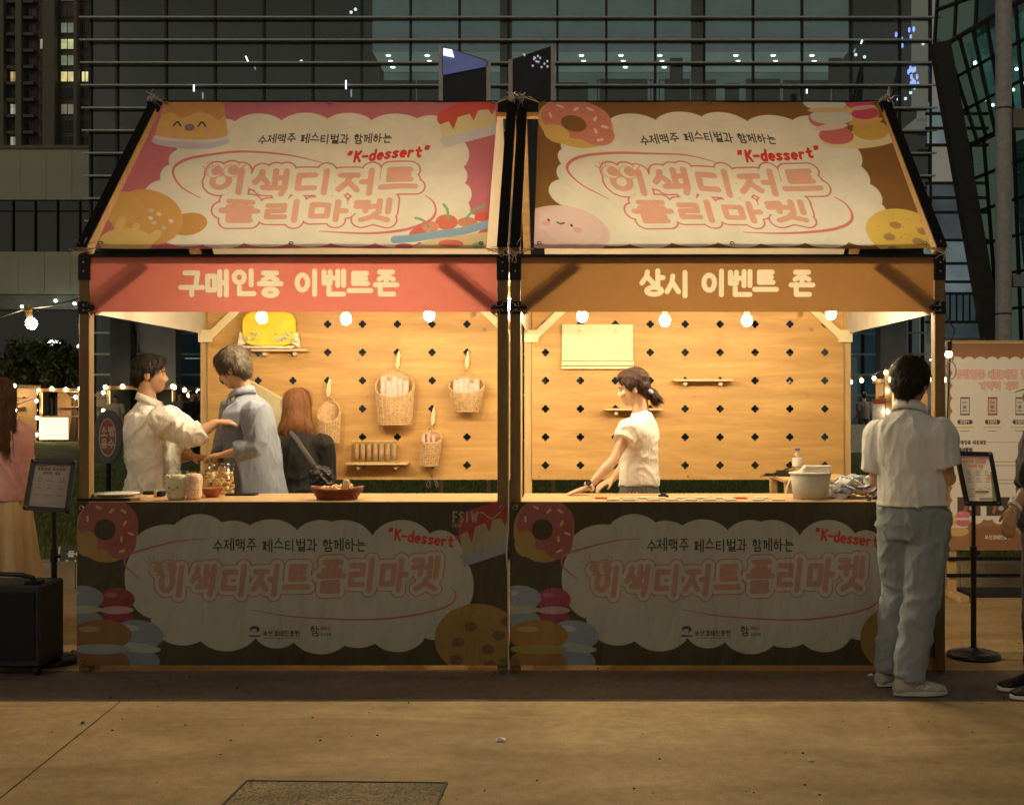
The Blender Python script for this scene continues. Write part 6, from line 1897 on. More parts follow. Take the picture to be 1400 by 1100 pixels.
# oval hydrant sign on the lawn
cv = plain_art('oval', 200, 320, 50, 80, (.16, .145, .15), [])
cv.ellipse(25, 36, 15.5, 26, (.62, .48, .40)); cv.ellipse(25, 36, 13.8, 24, (.42, .15, .09))
cv.paint(text(cv, '소방', 13.5, 22, 11, 12, 12.5, pad=3), 1.0, (.72, .60, .48)); cv.paint(text(cv, '용수', 13.5, 38, 11, 12, 12.5, pad=3), 1.0, (.72, .60, .48))
c = P(147, 597, 12.5)
w_, h_ = .155, .285
t = empty('oval_sign', (c.x, c.y, .2), 'grey oval sign with a red oval plate behind the man in white', 'sign')
m = MB(); n = 36; vs = []; uvs = []
for i in range(n):
    a = 2*math.pi*i/n; vs.append((c.x+w_*math.cos(a), c.y, c.z+h_*math.sin(a)))
m.add(vs, [tuple(range(n))]); m.build('face', art_mat('oval_print', cv.image('print_oval')), t, uv=[(.5+.5*math.cos(2*math.pi*i/n), .56+.44*math.sin(2*math.pi*i/n)) for i in range(n)])
m = MB(); m.prism([(c.x+(w_+.008)*math.cos(2*math.pi*i/n), c.z+(h_+.008)*math.sin(2*math.pi*i/n)) for i in range(n)], lambda x, z, dd: (x, c.y+.006+dd, z), .04); m.build('board', simple('grey_board', (.20, .18, .19), .5), t)
MB().cyl((c.x, c.y+.03, .19), (c.x, c.y+.03, c.z-.2), .025).build('post', M['black'], t)

# big printed board on a timber frame at the right
d = 8.9; s_ = FOC/d
xa, xb, za, zb = (1295-CX)/s_, (1434-CX)/s_, CAMZ-(751-CY)/s_, CAMZ-(469-CY)/s_; yy = d-D0
t = empty('poster_board', ((xa+xb)/2, yy, 0), 'tall printed board about a memory game on a timber frame right of the right stall', 'poster board')
flat('printed_sheet', Vector((xa, yy, zb)), Vector((xb, yy, zb)), Vector((xb, yy, za)), Vector((xa, yy, za)), art_mat('poster_print', poster_art(), .6), t)
MB().box((xa-.004, yy+.004, za-.004), (xb+.004, yy+.02, zb+.004)).build('backing', M['white'], t)
MB().box((xa-.004, yy+.0045, zb+.004), (xb+.004, yy+.05, zb+.022)).build('top_rail', M['rear'], t)
for x in (xa+.05, xb-.05):
    MB().box((x-.03, yy+.022, .03), (x+.03, yy+.062, zb)).build('upright', M['rear'], t)
    MB().box((x-.035, yy-.25, 0), (x+.035, yy+.30, .05)).build('foot', M['rear'], t, bevel=.004)
for z in (.30, .17): MB().box((xa, yy+.005, z-.014), (xb, yy+.021, z+.014)).build('cross_bar', M['black'], t)
MB().box((xa+.13, yy-.01, .0), (xb+.3, yy+.20, .05)).build('ballast', M['case'], t, bevel=.01)
sd = P(1410, 757, 8.3)

# ------------------------------------------------------------------ the large glass building
M['fin'] = simple('aluminium_fin', (.55, .56, .50), .5, .1)
M['mullion'] = simple('dark_mullion', (.012, .013, .013), .5)
M['pane'] = glass('tinted_pane', (.78, .84, .82), .12, .02)
M['panedark'] = glass('dark_pane', (.22, .26, .26), .13, .03)
M['core'] = simple('dark_interior', (.085, .095, .095), .9, var=.5, scale=.5, bmp=0)
M['roomwall'] = simple('plaster', (.45, .50, .46), .9, var=.12, scale=.6, bmp=0)
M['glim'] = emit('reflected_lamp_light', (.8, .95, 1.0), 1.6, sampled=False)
M['dl'] = emit('downlight', (.85, 1.0, .88), 9.0, sampled=False)
M['glow_bulkhead'] = emit('bulkhead_glow', (.078, .100, .095), 1.0, sampled=False, var=.25)  # bulkhead given its own glow in place of room light
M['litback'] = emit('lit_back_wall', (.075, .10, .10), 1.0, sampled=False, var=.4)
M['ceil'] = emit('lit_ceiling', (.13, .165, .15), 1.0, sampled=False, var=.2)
M['grey'] = simple('grey_render', (.20, .19, .155), .85, var=.1, scale=1.2, bmp=.1)
M['col'] = simple('column_cladding', (.22, .235, .25), .6, var=.1, scale=2)
M['soffit'] = simple('dark_soffit', (.035, .034, .034), .8)

d = 35.0; s_ = FOC/d; yb = d-D0
ZF = lambda py: CAMZ-(py-CY)/s_
XF = lambda px: (px-CX)/s_
b = empty('glass_building', (XF(697), yb+6, 0), 'big dark glass building with pale horizontal fins behind the stalls', 'building')
xsl = [XF(125+((160-125) if i == 0 else 35+66.9*(i-1)+ (0))) if i else XF(124) for i in range(0)]
cols = [XF(124)] + [XF(160+66.9*i) for i in range(17)] + [XF(1272)]
rowsz = [ZF(334-30.8*i) for i in range(13)]
zb_, zt_ = rowsz[0], rowsz[-1]
# mullions
for i, x in enumerate(cols):
    MB().box((x-.035, yb-.05, zb_), (x+.035, yb+.12, zt_)).build('mullion', M['mullion'], b)
for j, z in enumerate(rowsz):
    ta = (z-zb_)/(zt_-zb_)
    MB().box((cols[0]-.10-.22*ta, yb-.20, z-.022), (cols[-1]+.05+.25*ta, yb-.10, z+.022)).build('fin', M['fin'], b)
    MB().box((cols[0], yb-.0, z-.030), (cols[-1], yb+.10, z+.020)).build('transom', M['mullion'], b)
for i in range(len(cols)-1):
    for j in range(len(rowsz)-1):
        x0_, x1_ = cols[i]+.036, cols[i+1]-.036; z0_, z1_ = rowsz[j]+.021, rowsz[j+1]-.031
        lit = j >= 5
        m = MB().box((x0_, yb+.02, z0_), (x1_, yb+.035, z1_))
        m.build('pane', M['pane'] if lit else M['panedark'], b)
# dark body and lit storey
xl, xr = XF(505), XF(1166)
MB().box((cols[0]+.05, yb+9, .2), (cols[-1]-.05, yb+14, zt_)).build('rear_wall', M['core'], b)
MB().box((cols[0]+.05, yb+.5, zb_-.35), (cols[-1]-.05, yb+9, zb_-.02)).build('floor_slab', M['soffit'], b)
MB().box((cols[0]+.05, yb+1.2, ZF(134)-.30), (cols[-1]-.05, yb+9, ZF(134))).build('floor_slab', M['soffit'], b)
MB().box((cols[0]+.05, yb+.6, zt_-.2), (cols[-1]-.05, yb+9, zt_)).build('roof_slab', M['core'], b)
MB().box((cols[0]+.1, yb+2.5, zb_), (cols[-1]-.1, yb+2.7, ZF(134)-.30)).build('inner_wall', M['core'], b)
MB().box((cols[0]+.1, yb+1.6, ZF(134)), (xl, yb+1.8, zt_-.2)).build('inner_wall', M['core'], b)
MB().box((xr, yb+1.6, ZF(134)), (cols[-1]-.1, yb+1.8, zt_-.2)).build('inner_wall', M['core'], b)
MB().box((xl, yb+.55, ZF(63)), (xr, yb+.60, ZF(28))).build('glow_bulkhead', M['glow_bulkhead'], b)
MB().box((xl, yb+.56, ZF(27)), (xr, yb+.61, zt_-.2)).build('glow_bulkhead', M['glow_bulkhead'], b)
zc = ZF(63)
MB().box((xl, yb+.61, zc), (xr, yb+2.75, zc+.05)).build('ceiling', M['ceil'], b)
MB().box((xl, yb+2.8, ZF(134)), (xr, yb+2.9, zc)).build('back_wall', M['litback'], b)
for px in (531, 584, 795, 849, 902, 1006, 1057, 1110):
    for k, dd in enumerate((.95, 1.55, 2.2)):
        if k == 2 and px not in (531, 849, 902): continue
        x = (px+k*3-CX)*(d+dd)/FOC
        MB().cyl((x, yb+dd, zc-.012), (x, yb+dd, zc-.004), .075, n=12).build('downlight', M['dl'], b)
for px, w in ((691, 8), (956, 9)):
    MB().box((XF(px-w), yb+.15, zb_), (XF(px+w), yb+.5, zt_)).build('column', M['core'], b)
# furniture and balustrades silhouetted against the lit storey
for (p0, p1, y0) in ((507, 560, 92), (562, 640, 92), (760, 805, 95), (822, 890, 90), (915, 950, 90), (968, 985, 92), (1000, 1020, 96), (1030, 1078, 90), (1085, 1150, 92)):
    MB().box((XF(p0), yb+1.4, ZF(134)), (XF(p1), yb+1.5, ZF(y0))).build('partition', M['soffit'], b)
for px in (707, 921, 1146):
    MB().box((XF(px), yb+1.2, ZF(96)), (XF(px+18), yb+1.35, ZF(63))).build('screen_box', M['soffit'], b)
m = MB()
for px in (818, 822, 893, 897, 905, 913, 978, 984, 1080, 1150): m.cyl((XF(px), yb+1.0, ZF(134)), (XF(px), yb+1.0, ZF(97)), .022, n=6)
for p0, p1 in ((818, 826), (890, 897), (905, 914), (978, 985)): m.cyl((XF(p0), yb+1.0, ZF(97)), (XF(p1), yb+1.0, ZF(97)), .022, n=6)
m.build('handrail', M['mullion'], b)
for (x, y, dx, dy) in ((265, 125, 0, -9), (339, 84, -3, -7), (473, 122, 0, -12), (1103, 128, 0, -6), (1177, 60, 2, -5)):  # glowing rods standing in for lamps mirrored in the glass
    p0, p1 = P(x, y, d-.4), P(x+dx, y+dy, d-.4); MB().cyl(p0, p1, .025, n=6).build('reflected_tube', M['glim'], b)
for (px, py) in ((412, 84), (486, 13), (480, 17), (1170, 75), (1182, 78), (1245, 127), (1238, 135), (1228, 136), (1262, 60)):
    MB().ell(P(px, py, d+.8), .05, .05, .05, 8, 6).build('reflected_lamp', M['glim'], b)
BLUE = emit('blue_neon_reflection', (.30, .38, 1.0), 2.2, sampled=False)  # glowing blobs paint blue reflections on the glass
rr = random.Random(5)
m = MB()
for (px, py) in ((1229, 48), (1230, 60), (1247, 45), (1250, 100), (1248, 108), (1252, 118), (1246, 96)):
    for i in range(4): m.ell(P(px+rr.uniform(-4, 4), py+rr.uniform(-7, 7), d+.7), .04, .03, .09, 6, 5)
m.build('neon_reflection', BLUE, b)
# lower storeys: columns, glazing, transoms behind the stalls
dl_ = 40.0; yl = dl_-D0
def L(px, py, dd=0): return P(px, py, dl_+dd)
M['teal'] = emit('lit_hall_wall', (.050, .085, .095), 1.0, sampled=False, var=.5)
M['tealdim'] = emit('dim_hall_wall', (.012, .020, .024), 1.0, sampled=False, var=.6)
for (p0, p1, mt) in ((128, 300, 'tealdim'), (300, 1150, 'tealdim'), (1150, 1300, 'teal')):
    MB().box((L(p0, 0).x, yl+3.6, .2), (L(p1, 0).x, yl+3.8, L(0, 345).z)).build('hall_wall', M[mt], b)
MB().box((cols[0]+.05, yl-4.6, L(0, 345).z), (cols[-1]-.05, yl+3.8, L(0, 345).z+.3)).build('soffit', M['soffit'], b)
lx = [128, 175, 240, 300] + [300+62*i for i in range(1, 14)] + [1180, 1200, 1245, 1262, 1290]
lz = [600, 540, 512, 484, 455, 425, 385, 345]
for px in lx: MB().box((L(px, 0).x-.05, yl, .2), (L(px, 0).x+.05, yl+.12, L(0, 346).z)).build('mullion', M['mullion'], b)
for py in lz[1:-1]: MB().box((L(126, 0).x, yl-.03, L(0, py).z-.035), (L(1292, 0).x, yl-.002, L(0, py).z+.035)).build('transom', M['fin'], b)
lp = glass('hall_pane', (.55, .62, .64), .12)
for i in range(len(lx)-1):
    for j in range(len(lz)-1):
        MB().box((L(lx[i], 0).x+.052, yl+.05, L(0, lz[j]).z+.04 if j else .3), (L(lx[i+1], 0).x-.052, yl+.065, L(0, lz[j+1]).z-.04)).build('pane', lp, b)
for (p0, p1, mt) in ((150, 178, 'core'), (198, 240, 'col'), (1204, 1240, 'col')):
    MB().box((L(p0, 0, -1.5).x, yl-1.5, .2), (L(p1, 0, -1.5).x, yl-.9, L(0, 346).z)).build('column', M[mt], b)
m = MB(); m.add([L(183, 440, -1.2), L(205, 440, -1.2), L(222, 515, -1.2), L(200, 515, -1.2)]+[L(183, 440, -.9), L(205, 440, -.9), L(222, 515, -.9), L(200, 515, -.9)], [(0,3,2,1),(4,5,6,7),(0,1,5,4),(1,2,6,5),(2,3,7,6),(3,0,4,7)]); m.build('brace', M['col'], b)
for (px, py) in ((1258, 497), (1274, 492), (1205, 492), (640, 470), (820, 480), (960, 500)):
    MB().ell(L(px, py, 1.5), .09, .09, .05, 8, 6).build('ceiling_lamp', M['dl'], b)
MB().box((L(240, 0).x, yl+1, L(0, 489).z), (L(300, 0).x, yl+1.05, L(0, 487.5).z)).build('strip_lamp', emit('strip_lamp', (.5, .62, .6), 1.0, False), b)

# ------------------------------------------------------------------ leaning glass hall and round column at the right
b = empty('glass_hall', P(1350, 553, 30), 'leaning glass hall with slanted panes at the right', 'building')
b.location.z = 0; ORG[b.name] = Vector(b.location)
M['pane_teal'] = glass('teal_pane', (.50, .66, .62), .10)
def facet(A, B, C_, D_, nu, nv, wallmat, rail=.07, back=1.2):
    A, B, C_, D_ = map(Vector, (A, B, C_, D_))     # tl bl br tr
    at = lambda u, v: A.lerp(D_, u).lerp(B.lerp(C_, u), v)
    nrm = (D_-A).cross(B-A).normalized()
    if nrm.y < 0: nrm = -nrm
    for i in range(nu+1): MB().bar(at(i/nu, 0), at(i/nu, 1), rail, rail, up=nrm).build('mullion', M['mullion'], b)
    for j in range(nv+1): MB().bar(at(0, j/nv)-nrm*.01, at(1, j/nv)-nrm*.01, rail, rail*1.2, up=nrm).build('transom', M['mullion'], b)
    for i in range(nu):
        for j in range(nv):
            e = .004
            q = [at(i/nu+e, j/nv+e), at(i/nu+e, (j+1)/nv-e), at((i+1)/nu-e, (j+1)/nv-e), at((i+1)/nu-e, j/nv+e)]
            m = MB(); m.add(q+[p+nrm*.02 for p in q], [(0,1,2,3),(7,6,5,4),(0,4,5,1),(1,5,6,2),(2,6,7,3),(3,7,4,0)]); m.build('pane', M['pane_teal'], b)
    q = [p+nrm*back for p in (A, B, C_, D_)]
    m = MB(); m.add(q+[p+nrm*.1 for p in q], [(0,1,2,3),(7,6,5,4),(0,4,5,1),(1,5,6,2),(2,6,7,3),(3,7,4,0)]); m.build('inner_wall', wallmat, b)
    return at, nrm
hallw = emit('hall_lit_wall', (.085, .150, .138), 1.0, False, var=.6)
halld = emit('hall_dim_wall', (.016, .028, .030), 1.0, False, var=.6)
at, nr = facet(P(1277, 72, 30), P(1324, 198, 30), P(1430, 148, 26.5), P(1430, -18, 26.5), 8, 3, hallw)
rr = random.Random(8)
for i in range(16):
    p = at(rr.random(), rr.random())+nr*.9; MB().ell(p, .05, .04, .04, 8, 6).build('ceiling_lamp', M['dl'], b)
facet(P(1326, 200, 29.8), P(1352, 470, 29.8), P(1430, 470, 26.5), P(1430, 152, 26.5), 5, 6, halld)
facet(P(1284, -40, 31), P(1277, 70, 30.2), P(1430, -20, 26.6), P(1430, -60, 26.6), 5, 2, halld)
m = MB(); m.bar(P(1285, 60, 29.5), P(1358, 475, 29.0), .45, .35, up=(0, 1, 0)); m.build('leaning_beam', M['soffit'], b)
MB().bar(P(1282, 470, 30), P(1358, 470, 30), .3, .3).build('sill_beam', M['grey'], b)
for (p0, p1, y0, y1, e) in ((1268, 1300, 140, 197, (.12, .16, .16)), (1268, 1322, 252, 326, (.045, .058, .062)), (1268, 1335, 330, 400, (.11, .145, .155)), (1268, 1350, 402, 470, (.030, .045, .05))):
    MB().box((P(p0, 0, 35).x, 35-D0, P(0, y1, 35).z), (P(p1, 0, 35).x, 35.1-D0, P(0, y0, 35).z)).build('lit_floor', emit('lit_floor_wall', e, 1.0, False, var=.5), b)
for py in (155, 175, 198, 250, 270, 290, 328, 360, 385, 401, 440): MB().box((P(1266, 0, 34.6).x, 34.6-D0, P(0, py, 34.6).z-.04), (P(1352, 0, 34.6).x, 34.7-D0, P(0, py, 34.6).z+.04)).build('floor_edge', M['mullion'], b)
m = MB()
for px in range(1272, 1350, 9): m.cyl(P(px, 440, 34.4), P(px, 402, 34.4), .03, n=5)
m.build('balustrade', M['mullion'], b)
t = empty('round_column', P(1372, 553, 24), 'tall grey round column in front of the leaning glass hall', 'column')
t.location.z = 0; ORG[t.name] = Vector(t.location); q = Vector(t.location)
MB().cyl(q, q+Vector((0, 0, 14)), .165, n=28).build('shaft', M['colgrey'] if 'colgrey' in M else simple('painted_steel', (.42, .40, .41), .5), t, smooth=False)
for py in (150, 430): MB().cyl(Vector((q.x, q.y, P(0, py, 24).z)), Vector((q.x, q.y, P(0, py, 24).z+.03)), .172, n=28).build('seam', M['soffit'], t)
MB().box((q.x+.17, q.y-.1, P(0, 176, 24).z), (q.x+3, q.y+.15, P(0, 150, 24).z)).build('cross_beam', M['grey'], t)
MB().box((q.x+.17, q.y-.1, P(0, 392, 24).z), (q.x+3, q.y+.15, P(0, 376, 24).z)).build('cross_beam', M['col'], t)

# ------------------------------------------------------------------ low panelled building at the left
d = 45.0; yb = d-D0
Q = lambda px, py: P(px, py, d)
b = empty('panelled_building', (Q(40, 0).x, yb+4, 0), 'low grey panelled building with a window band at the left edge', 'building')
MB().box((Q(-90, 0).x, yb+.3, .2), (Q(134, 0).x, yb+8, Q(0, 200).z)).build('core', M['core'], b)
pm = simple('cladding_panel', (.44, .42, .33), .75, var=.06, scale=1, bmp=.05)
for (y0, y1, off) in ((203, 273, 0), (344, 402, 0)):
    for i in range(6):
        p0 = -78+35.3*i+(0 if y0 < 300 else -2); p1 = min(p0+34.9, 133 if y0 < 300 else 128)
        MB().box((Q(p0, 0).x, yb, Q(0, y1).z), (Q(p1, 0).x, yb+.3, Q(0, y0).z)).build('panel', pm, b)
MB().box((Q(-90, 0).x, yb-.08, Q(0, 203).z), (Q(134, 0).x, yb+.3, Q(0, 199).z)).build('parapet', M['grey'], b)
for i in range(7):
    p0 = -75+30.5*i; p1 = p0+29
    MB().box((Q(p0, 0).x, yb+.15, Q(0, 343).z), (Q(p1, 0).x, yb+.18, Q(0, 289).z)).build('window', M['panedark'], b)
    MB().box((Q(p0, 0).x, yb+.15, Q(0, 287).z), (Q(p1, 0).x, yb+.18, Q(0, 274).z)).build('window', M['panedark'], b)
    MB().box((Q(p1, 0).x, yb+.05, Q(0, 343).z), (Q(p1+1.5, 0).x, yb+.2, Q(0, 274).z)).build('window_bar', M['mullion'], b)
MB().box((Q(-90, 0).x, yb, Q(0, 423).z), (Q(128, 0).x, yb+.3, Q(0, 403).z)).build('lower_band', simple('pale_band', (.22, .22, .19), .7), b)
MB().box((Q(-90, 0).x, yb+.28, .2), (Q(128, 0).x, yb+.29, Q(0, 424).z)).build('dark_glazing', M['panedark'], b)
for (px, py) in ((30, 419), (76, 411), (102, 415)): MB().ell(P(px, py, d-.4), .07, .06, .06, 8, 6).build('wall_lamp', M['dl'], b)

# ------------------------------------------------------------------ apartment tower
d = 120.0; yb = d-D0
b = empty('apartment_tower', (Q(60, 0).x*2.6, yb+8, 0), 'tall dark apartment tower with a few lit windows at the top left', 'building')
Q = lambda px, py: P(px, py, d)
MB().box((Q(-120, 0).x, yb, 0), (Q(124, 0).x, yb+16, Q(0, -120).z)).build('wall', simple('tower_wall', (.115, .11, .09), .9, var=.15, scale=.3, bmp=0), b)
for px, w in ((8, 3), (31, 4), (72, 8), (108, 2)):
    MB().box((Q(px-w, 0).x, yb-1.0, 0), (Q(px+w, 0).x, yb-.02, Q(0, -120).z)).build('pier', simple('tower_pier', (.15, .145, .12), .9, bmp=0), b)
wg = simple('window_dark', (.010, .011, .014), .2, bmp=0); wfm = simple('window_frame', (.10, .095, .08), .7, bmp=0)
litw = {(17, 4): ((1.0, .75, .35), .5), (58, 2): ((.75, .8, .5), .4), (93, 2): ((.8, .85, .45), .7), (93, 4): ((1, .85, .35), .7), (117, 4): ((1, .9, .45), 1.0), (20, 6): ((.8, .9, .65), .5), (20, 8): ((.8, .9, .7), .35), (17, -1): ((.7, .9, .9), .5),
        (93, -1): ((.8, .9, .8), .45), (93, 3): ((.4, .5, .35), .3), (93, 1): ((.4, .5, .4), .25), (93, 6): ((.5, .5, .4), .2)}
wcache = {}
for i, (px, w) in enumerate(((-10, 10), (20, 9), (44, 12), (60, 8), (93, 17), (117, 8))):
    for j in range(-3, 9):
        y0 = 10+22.2*j+(3 if px in (44,) else 0)
        key = (w,)
        mt = wg
        for (qx, qj), (c_, st) in litw.items():
            if abs(qx-px) < 5 and qj == j: mt = emit('lit_window', c_, st, False, var=.6)
        x0_, x1_ = Q(px-w/2, 0).x, Q(px+w/2, 0).x; z1_, z0_ = Q(0, y0).z, Q(0, y0+13).z
        f_ = MB().box((x0_-.12, yb-.10, z0_-.12), (x1_+.12, yb-.004, z1_+.12)).build('window', wfm, b)
        m = MB(); h_ = (x1_-x0_)/2
        m.box((x0_, yb-.16, z0_), (x0_+h_-.06, yb-.102, z1_)); m.box((x0_+h_+.06, yb-.16, z0_), (x1_, yb-.102, z1_)); m.build('pane', mt, f_)
    for j in range(-3, 9):
        y0 = 10+22.2*j+16
        if px in (44, 20): MB().box((Q(px-w/2-1, 0).x, yb-.9, Q(0, y0+4).z), (Q(px+w/2+1, 0).x, yb-.02, Q(0, y0).z)).build('balcony', wfm, b)

# ------------------------------------------------------------------ two reflective panels standing behind the stalls
def panelq(pts, d, nm, lb, mat):
    c = [P(x, y, d) for x, y in pts]
    t = empty('reflective_panel', Vector(((c[0].x+c[1].x)/2, c[0].y, .2)), lb, 'panel', 'slant-topped panels rising behind the ridge')
    m = MB(); o = Vector((0, .12, 0)); m.add(c+[p+o for p in c], [(0,3,2,1),(4,5,6,7),(0,1,5,4),(1,2,6,5),(2,3,7,6),(3,0,4,7)]); m.build('board', mat, t)
    for i in (0, 1):
        q = c[i]; MB().box((q.x-.02, q.y-.02, .2), (q.x+.02, q.y-.001, q.z)).build('edge_strip', M['wire'], t)
    return t, c
pmx = simple('dark_mirror_panel', (.016, .017, .026), .22, .2, scale=3, spec=.7)
t, c = panelq([(603, 62), (668, 83), (668, 400), (603, 400)], 11.0, 'a', 'left slant-topped panel with a bluish sheen above the pink roof', pmx)
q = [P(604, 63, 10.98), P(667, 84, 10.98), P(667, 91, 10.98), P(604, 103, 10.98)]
m = MB(); m.add(q, [(0, 3, 2, 1)]); m.build('sheen_band', emit('blue_sheen', (.06, .075, .17), 1.0, False, var=.5), t)  # glowing quad paints the bluish reflection on the panel
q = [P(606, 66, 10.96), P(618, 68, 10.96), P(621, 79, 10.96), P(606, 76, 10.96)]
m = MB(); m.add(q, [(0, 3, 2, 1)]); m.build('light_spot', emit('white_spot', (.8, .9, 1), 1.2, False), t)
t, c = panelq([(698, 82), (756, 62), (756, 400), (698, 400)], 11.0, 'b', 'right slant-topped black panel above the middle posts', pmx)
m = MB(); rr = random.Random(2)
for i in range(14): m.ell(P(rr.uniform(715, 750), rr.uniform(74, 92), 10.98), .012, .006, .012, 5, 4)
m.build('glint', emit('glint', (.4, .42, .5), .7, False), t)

# ------------------------------------------------------------------ lit booths, trees and lamps across the lawn
M['boothwood'] = wood('booth_wood', (.50, .32, .16), (.36, .22, .10), (3, 3, 3), 2, .6, False)
M['glow'] = emit('lit_counter_front', (1.0, .82, .45), 1.6, sampled=False)
M['strip_led'] = emit('led_strip', (1.0, .72, .30), 1.3, sampled=False)
M['booth_fill'] = emit('booth_fill_bulb', (1.0, .79, .46), 420.0)
def booth(px0, px1, pyt, d, label, glow=True, glowpx=None):
    x0_, x1_ = P(px0, 0, d).x, P(px1, 0, d).x; y = d-D0; zt = P(0, pyt, d).z
    t = empty('festival_booth', ((x0_+x1_)/2, y+.8, .2), label, 'booth')
    MB().box((x0_, y+1.5, .2), (x1_, y+1.56, zt-.05)).build('back_wall', M['boothwood'], t)
    MB().box((x0_-.05, y-.1, zt-.06), (x1_+.05, y+1.7, zt+.06)).build('roof', M['boothwood'], t)
    for x in (x0_, x1_-.08):
        for yy in (y, y+1.45): MB().box((x, yy, .2), (x+.08, yy+.08, zt-.06)).build('post', M['boothwood'], t)
        MB().box((x+.085 if x == x0_ else x-.035, y-.02, 1.2), (x+.115 if x == x0_ else x-.005, y-.005, zt-.1)).build('led_strip', M['strip_led'], t)
    MB().box((x0_+.1, y+.0, 1.05), (x1_-.1, y+.5, 1.10)).build('counter', M['boothwood'], t)
    for k in range(3):
        z = 1.4+.35*k
        if z < zt-.2: MB().box((x0_+.2, y+1.3, z), (x1_-.4, y+1.48, z+.03)).build('shelf', M['boothwood'], t)
    bulb(t, ((x0_+x1_)/2, y+.7, zt-.25), M['booth_fill'], .05, sock=.03)  # bulb added under the roof to brighten the back wall
    g0, g1 = glowpx or (px0+3, px1-3)
    MB().box((P(g0, 0, d).x, y-.02, .25), (P(g1, 0, d).x, y+.02, 1.04)).build('counter_front', M['glow'] if glow else M['boothwood'], t)
    n = 5
    for i in range(n):
        x = x0_+(x1_-x0_)*i/(n-1)
        bulb(t, (x, y-.12, zt+.02+.03*(i % 2)), M['bulb_far'], .062, sock=.02)
    for z in (.6, 1.3, 1.9):
        bulb(t, (x0_-.08, y-.10, z), M['bulb_far'], .055, sock=.02)
    return t
booth(54, 130, 533, 41, 'wooden booth with a glowing counter left of the left stall', True, (54, 93))
booth(146, 240, 530, 38, 'wooden booth hung with bulbs behind the man in the white shirt', False)
booth(-30, 22, 528, 39, 'bulb-lit booth behind the woman in pink', False)
booth(1216, 1290, 520, 33, 'wooden booth beyond the head of the man in the polo shirt', False)
t = empty('poster_easel', P(1206, 600, 33), 'white poster board on the lawn seen past the polo shirt', 'poster board')
a, c = P(1193, 545, 33), P(1211, 598, 33); MB().box((a.x, a.y, .25), (c.x, a.y+.05, a.z)).build('sheet', simple('white_sheet', (.8, .78, .72), .6), t)
MB().box((a.x, a.y-.03, a.z-.14), (c.x, a.y-.001, a.z)).build('heading', simple('red_heading', (.45, .08, .05), .6), t)
M['glowpt'] = emit('table_glow', (1, .8, .5), .35, False)
t = empty('market_table', P(1172, 600, 31), 'white cloth-covered table on the lawn beside the rear right post', 'table')
a, c = P(1160, 575, 31), P(1186, 600, 31); MB().box((a.x, a.y, .2), (c.x, a.y+.7, .95)).build('table_cloth', simple('white_cloth', (.75, .68, .58), .7), t)
def lawn_string(pts, label, sag=.3, r=.055):
    t = empty('string_light', P(*pts[0]), label, 'string light', 'festoon strings across the lawn')
    ps = [P(*p) for p in pts]
    MB().tube([p+Vector((0, 0, r+.06)) for p in ps], .012, 4).build('cable', M['cord'], t)
    for p in ps: bulb(t, p, M['bulb_far'], r, sock=.08)
lawn_string([(1155, 519, 34), (1163, 522, 34), (1178, 520, 34), (1195, 517, 34), (1211, 509, 33)], 'row of five small bulbs above the lawn behind the right stall')
lawn_string([(236, 528, 34), (252, 533, 34), (258, 540, 34), (271, 535, 34), (280, 541, 34)], 'cluster of small bulbs between the white shirt and the rear left post')
lawn_string([(17, 538, 30), (20, 560, 30), (50, 548, 40), (51, 571, 40), (51, 594, 40)], 'bulbs hanging down beside the booth behind the woman in pink')
t = empty('bulb_post', P(1213, 600, 33), 'wooden post carrying the bulbs behind the right stall', 'post')
a = P(1213, 505, 33); MB().box((a.x-.07, a.y, .2), (a.x+.07, a.y+.14, a.z)).build('post', M['boothwood'], t)

def lamp(px, py, d, r, label, c=(.9, 1, .92), st=9.0):
    q = P(px, py, d); t = empty('street_lamp', (q.x, q.y, .1), label, 'street lamp', 'street lamps beyond the lawn at left')
    MB().cyl((q.x, q.y, .1), (q.x, q.y, q.z), .05, .035, 8).build('pole', M['black'], t)
    MB().ell(q, r*1.5, r*1.2, r*.8, 12, 8).build('lamp_head', emit('lamp_glass', c, st, False), t)
lamp(74, 469, 44, .16, 'high white street lamp left of the stall above the tree')
lamp(74, 549, 55, .28, 'low bright street lamp above the glowing booth')
lamp(100, 549, 60, .34, 'bright street lamp beside the left post of the left stall')
lamp(101, 485, 58, .12, 'small street lamp in the tree beside the left post')
lamp(9, 503, 60, .12, 'faint street lamp at the left edge over the long hair')
m = MB(); rr = random.Random(6)
for (px, py) in ((32, 492), (20, 508), (38, 501), (48, 502), (44, 500), (27, 505), (13, 500), (60, 508), (97, 560), (92, 566), (86, 560)):
    m.ell(P(px, py, 62), .07, .05, .05, 6, 4)
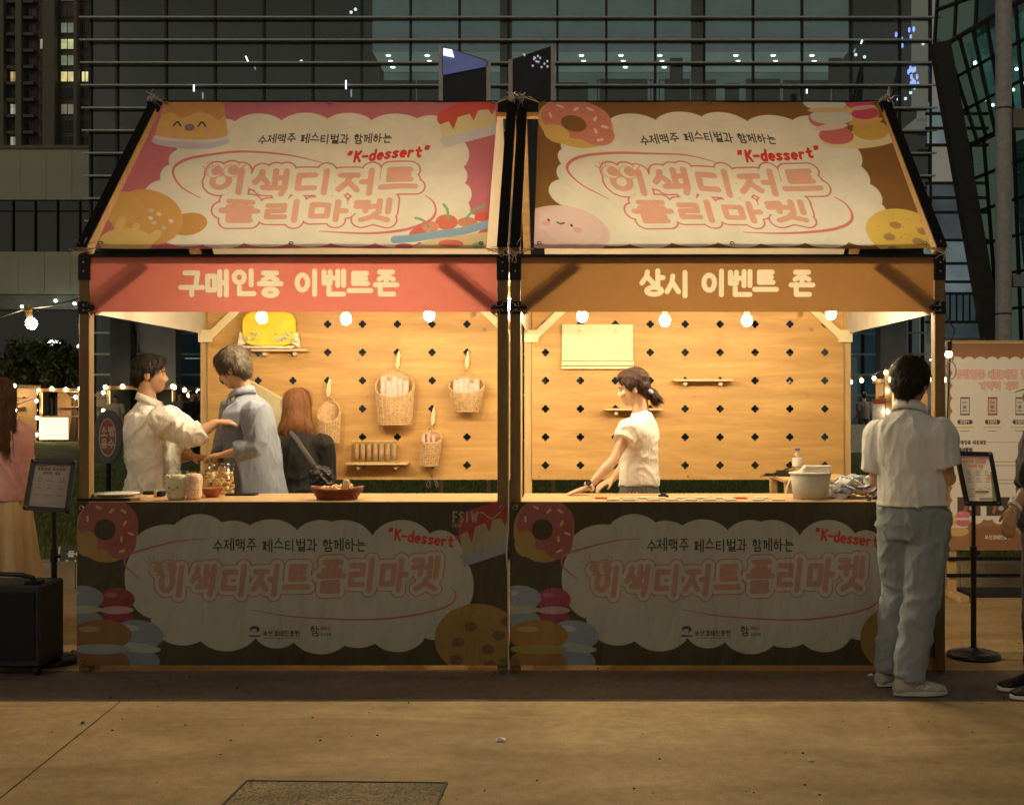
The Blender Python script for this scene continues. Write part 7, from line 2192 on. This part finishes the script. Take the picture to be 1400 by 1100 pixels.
tag(m.build('city_lights', emit('city_light', (.75, .8, 1.0), 1.6, False)), kind='stuff')

# trees
M['leaf'] = simple('leaf_green', (.10, .14, .05), .7, var=.5, scale=1.5, bmp=0)
M['bark'] = simple('bark', (.07, .05, .035), .9)
def tree(px, pyc, d, rx, rz, label, nleaf=2600, seed=1, ls=.13):
    q = P(px, pyc, d); t = empty('tree', (q.x, q.y, .1), label, 'tree', 'trees beyond the lawn at left')
    rr = random.Random(seed); m = MB()
    m.tube([(q.x, q.y, .1), (q.x+.08, q.y, (q.z)*.45), (q.x, q.y, q.z)], [.17, .13, .07], 8)
    tips = []
    for i in range(14):
        a = rr.uniform(0, 6.28); e = rr.uniform(-.2, 1.0); L_ = rr.uniform(.5, .95)
        tip = Vector((q.x+rx*L_*math.cos(a), q.y+rx*L_*math.sin(a), q.z+rz*L_*e)); tips.append(tip)
        m.tube([(q.x, q.y, q.z*.55+rr.random()*.5), Vector((q.x, q.y, q.z)).lerp(tip, .5)+Vector((0, 0, -.1)), tip], [.05, .035, .012], 5)
    m.build('trunk', M['bark'], t)
    vs, fs = [], []
    for i in range(nleaf):
        c = rr.choice(tips); rad = rx*.34
        v = Vector((rr.gauss(0, 1), rr.gauss(0, 1), rr.gauss(0, .8))).normalized()*rad*rr.random()**.5
        p = c+v; u = Vector((rr.gauss(0, 1), rr.gauss(0, 1), rr.gauss(0, 1))).normalized(); w = orth(u)[0]; s_ = ls*rr.uniform(.6, 1.3)
        b_ = len(vs); vs += [p-u*s_, p+w*s_*.5, p+u*s_, p-w*s_*.5]; fs.append((b_, b_+1, b_+2, b_+3))
    me = bpy.data.meshes.new('crown'); me.from_pydata([Vector(v)-ORG[t.name] for v in vs], [], fs); link_mesh('crown', me, M['leaf'], t)
tree(62, 496, 43.5, 1.3, .8, 'leafy tree behind the glowing booth', 3000, 2, .12)
tree(100, 515, 42.5, 1.1, .9, 'small tree beside the left post of the left stall', 2200, 3, .11)
tree(10, 530, 44, 1.5, 1.3, 'dark tree over the booth at the left edge', 2200, 4, .14)
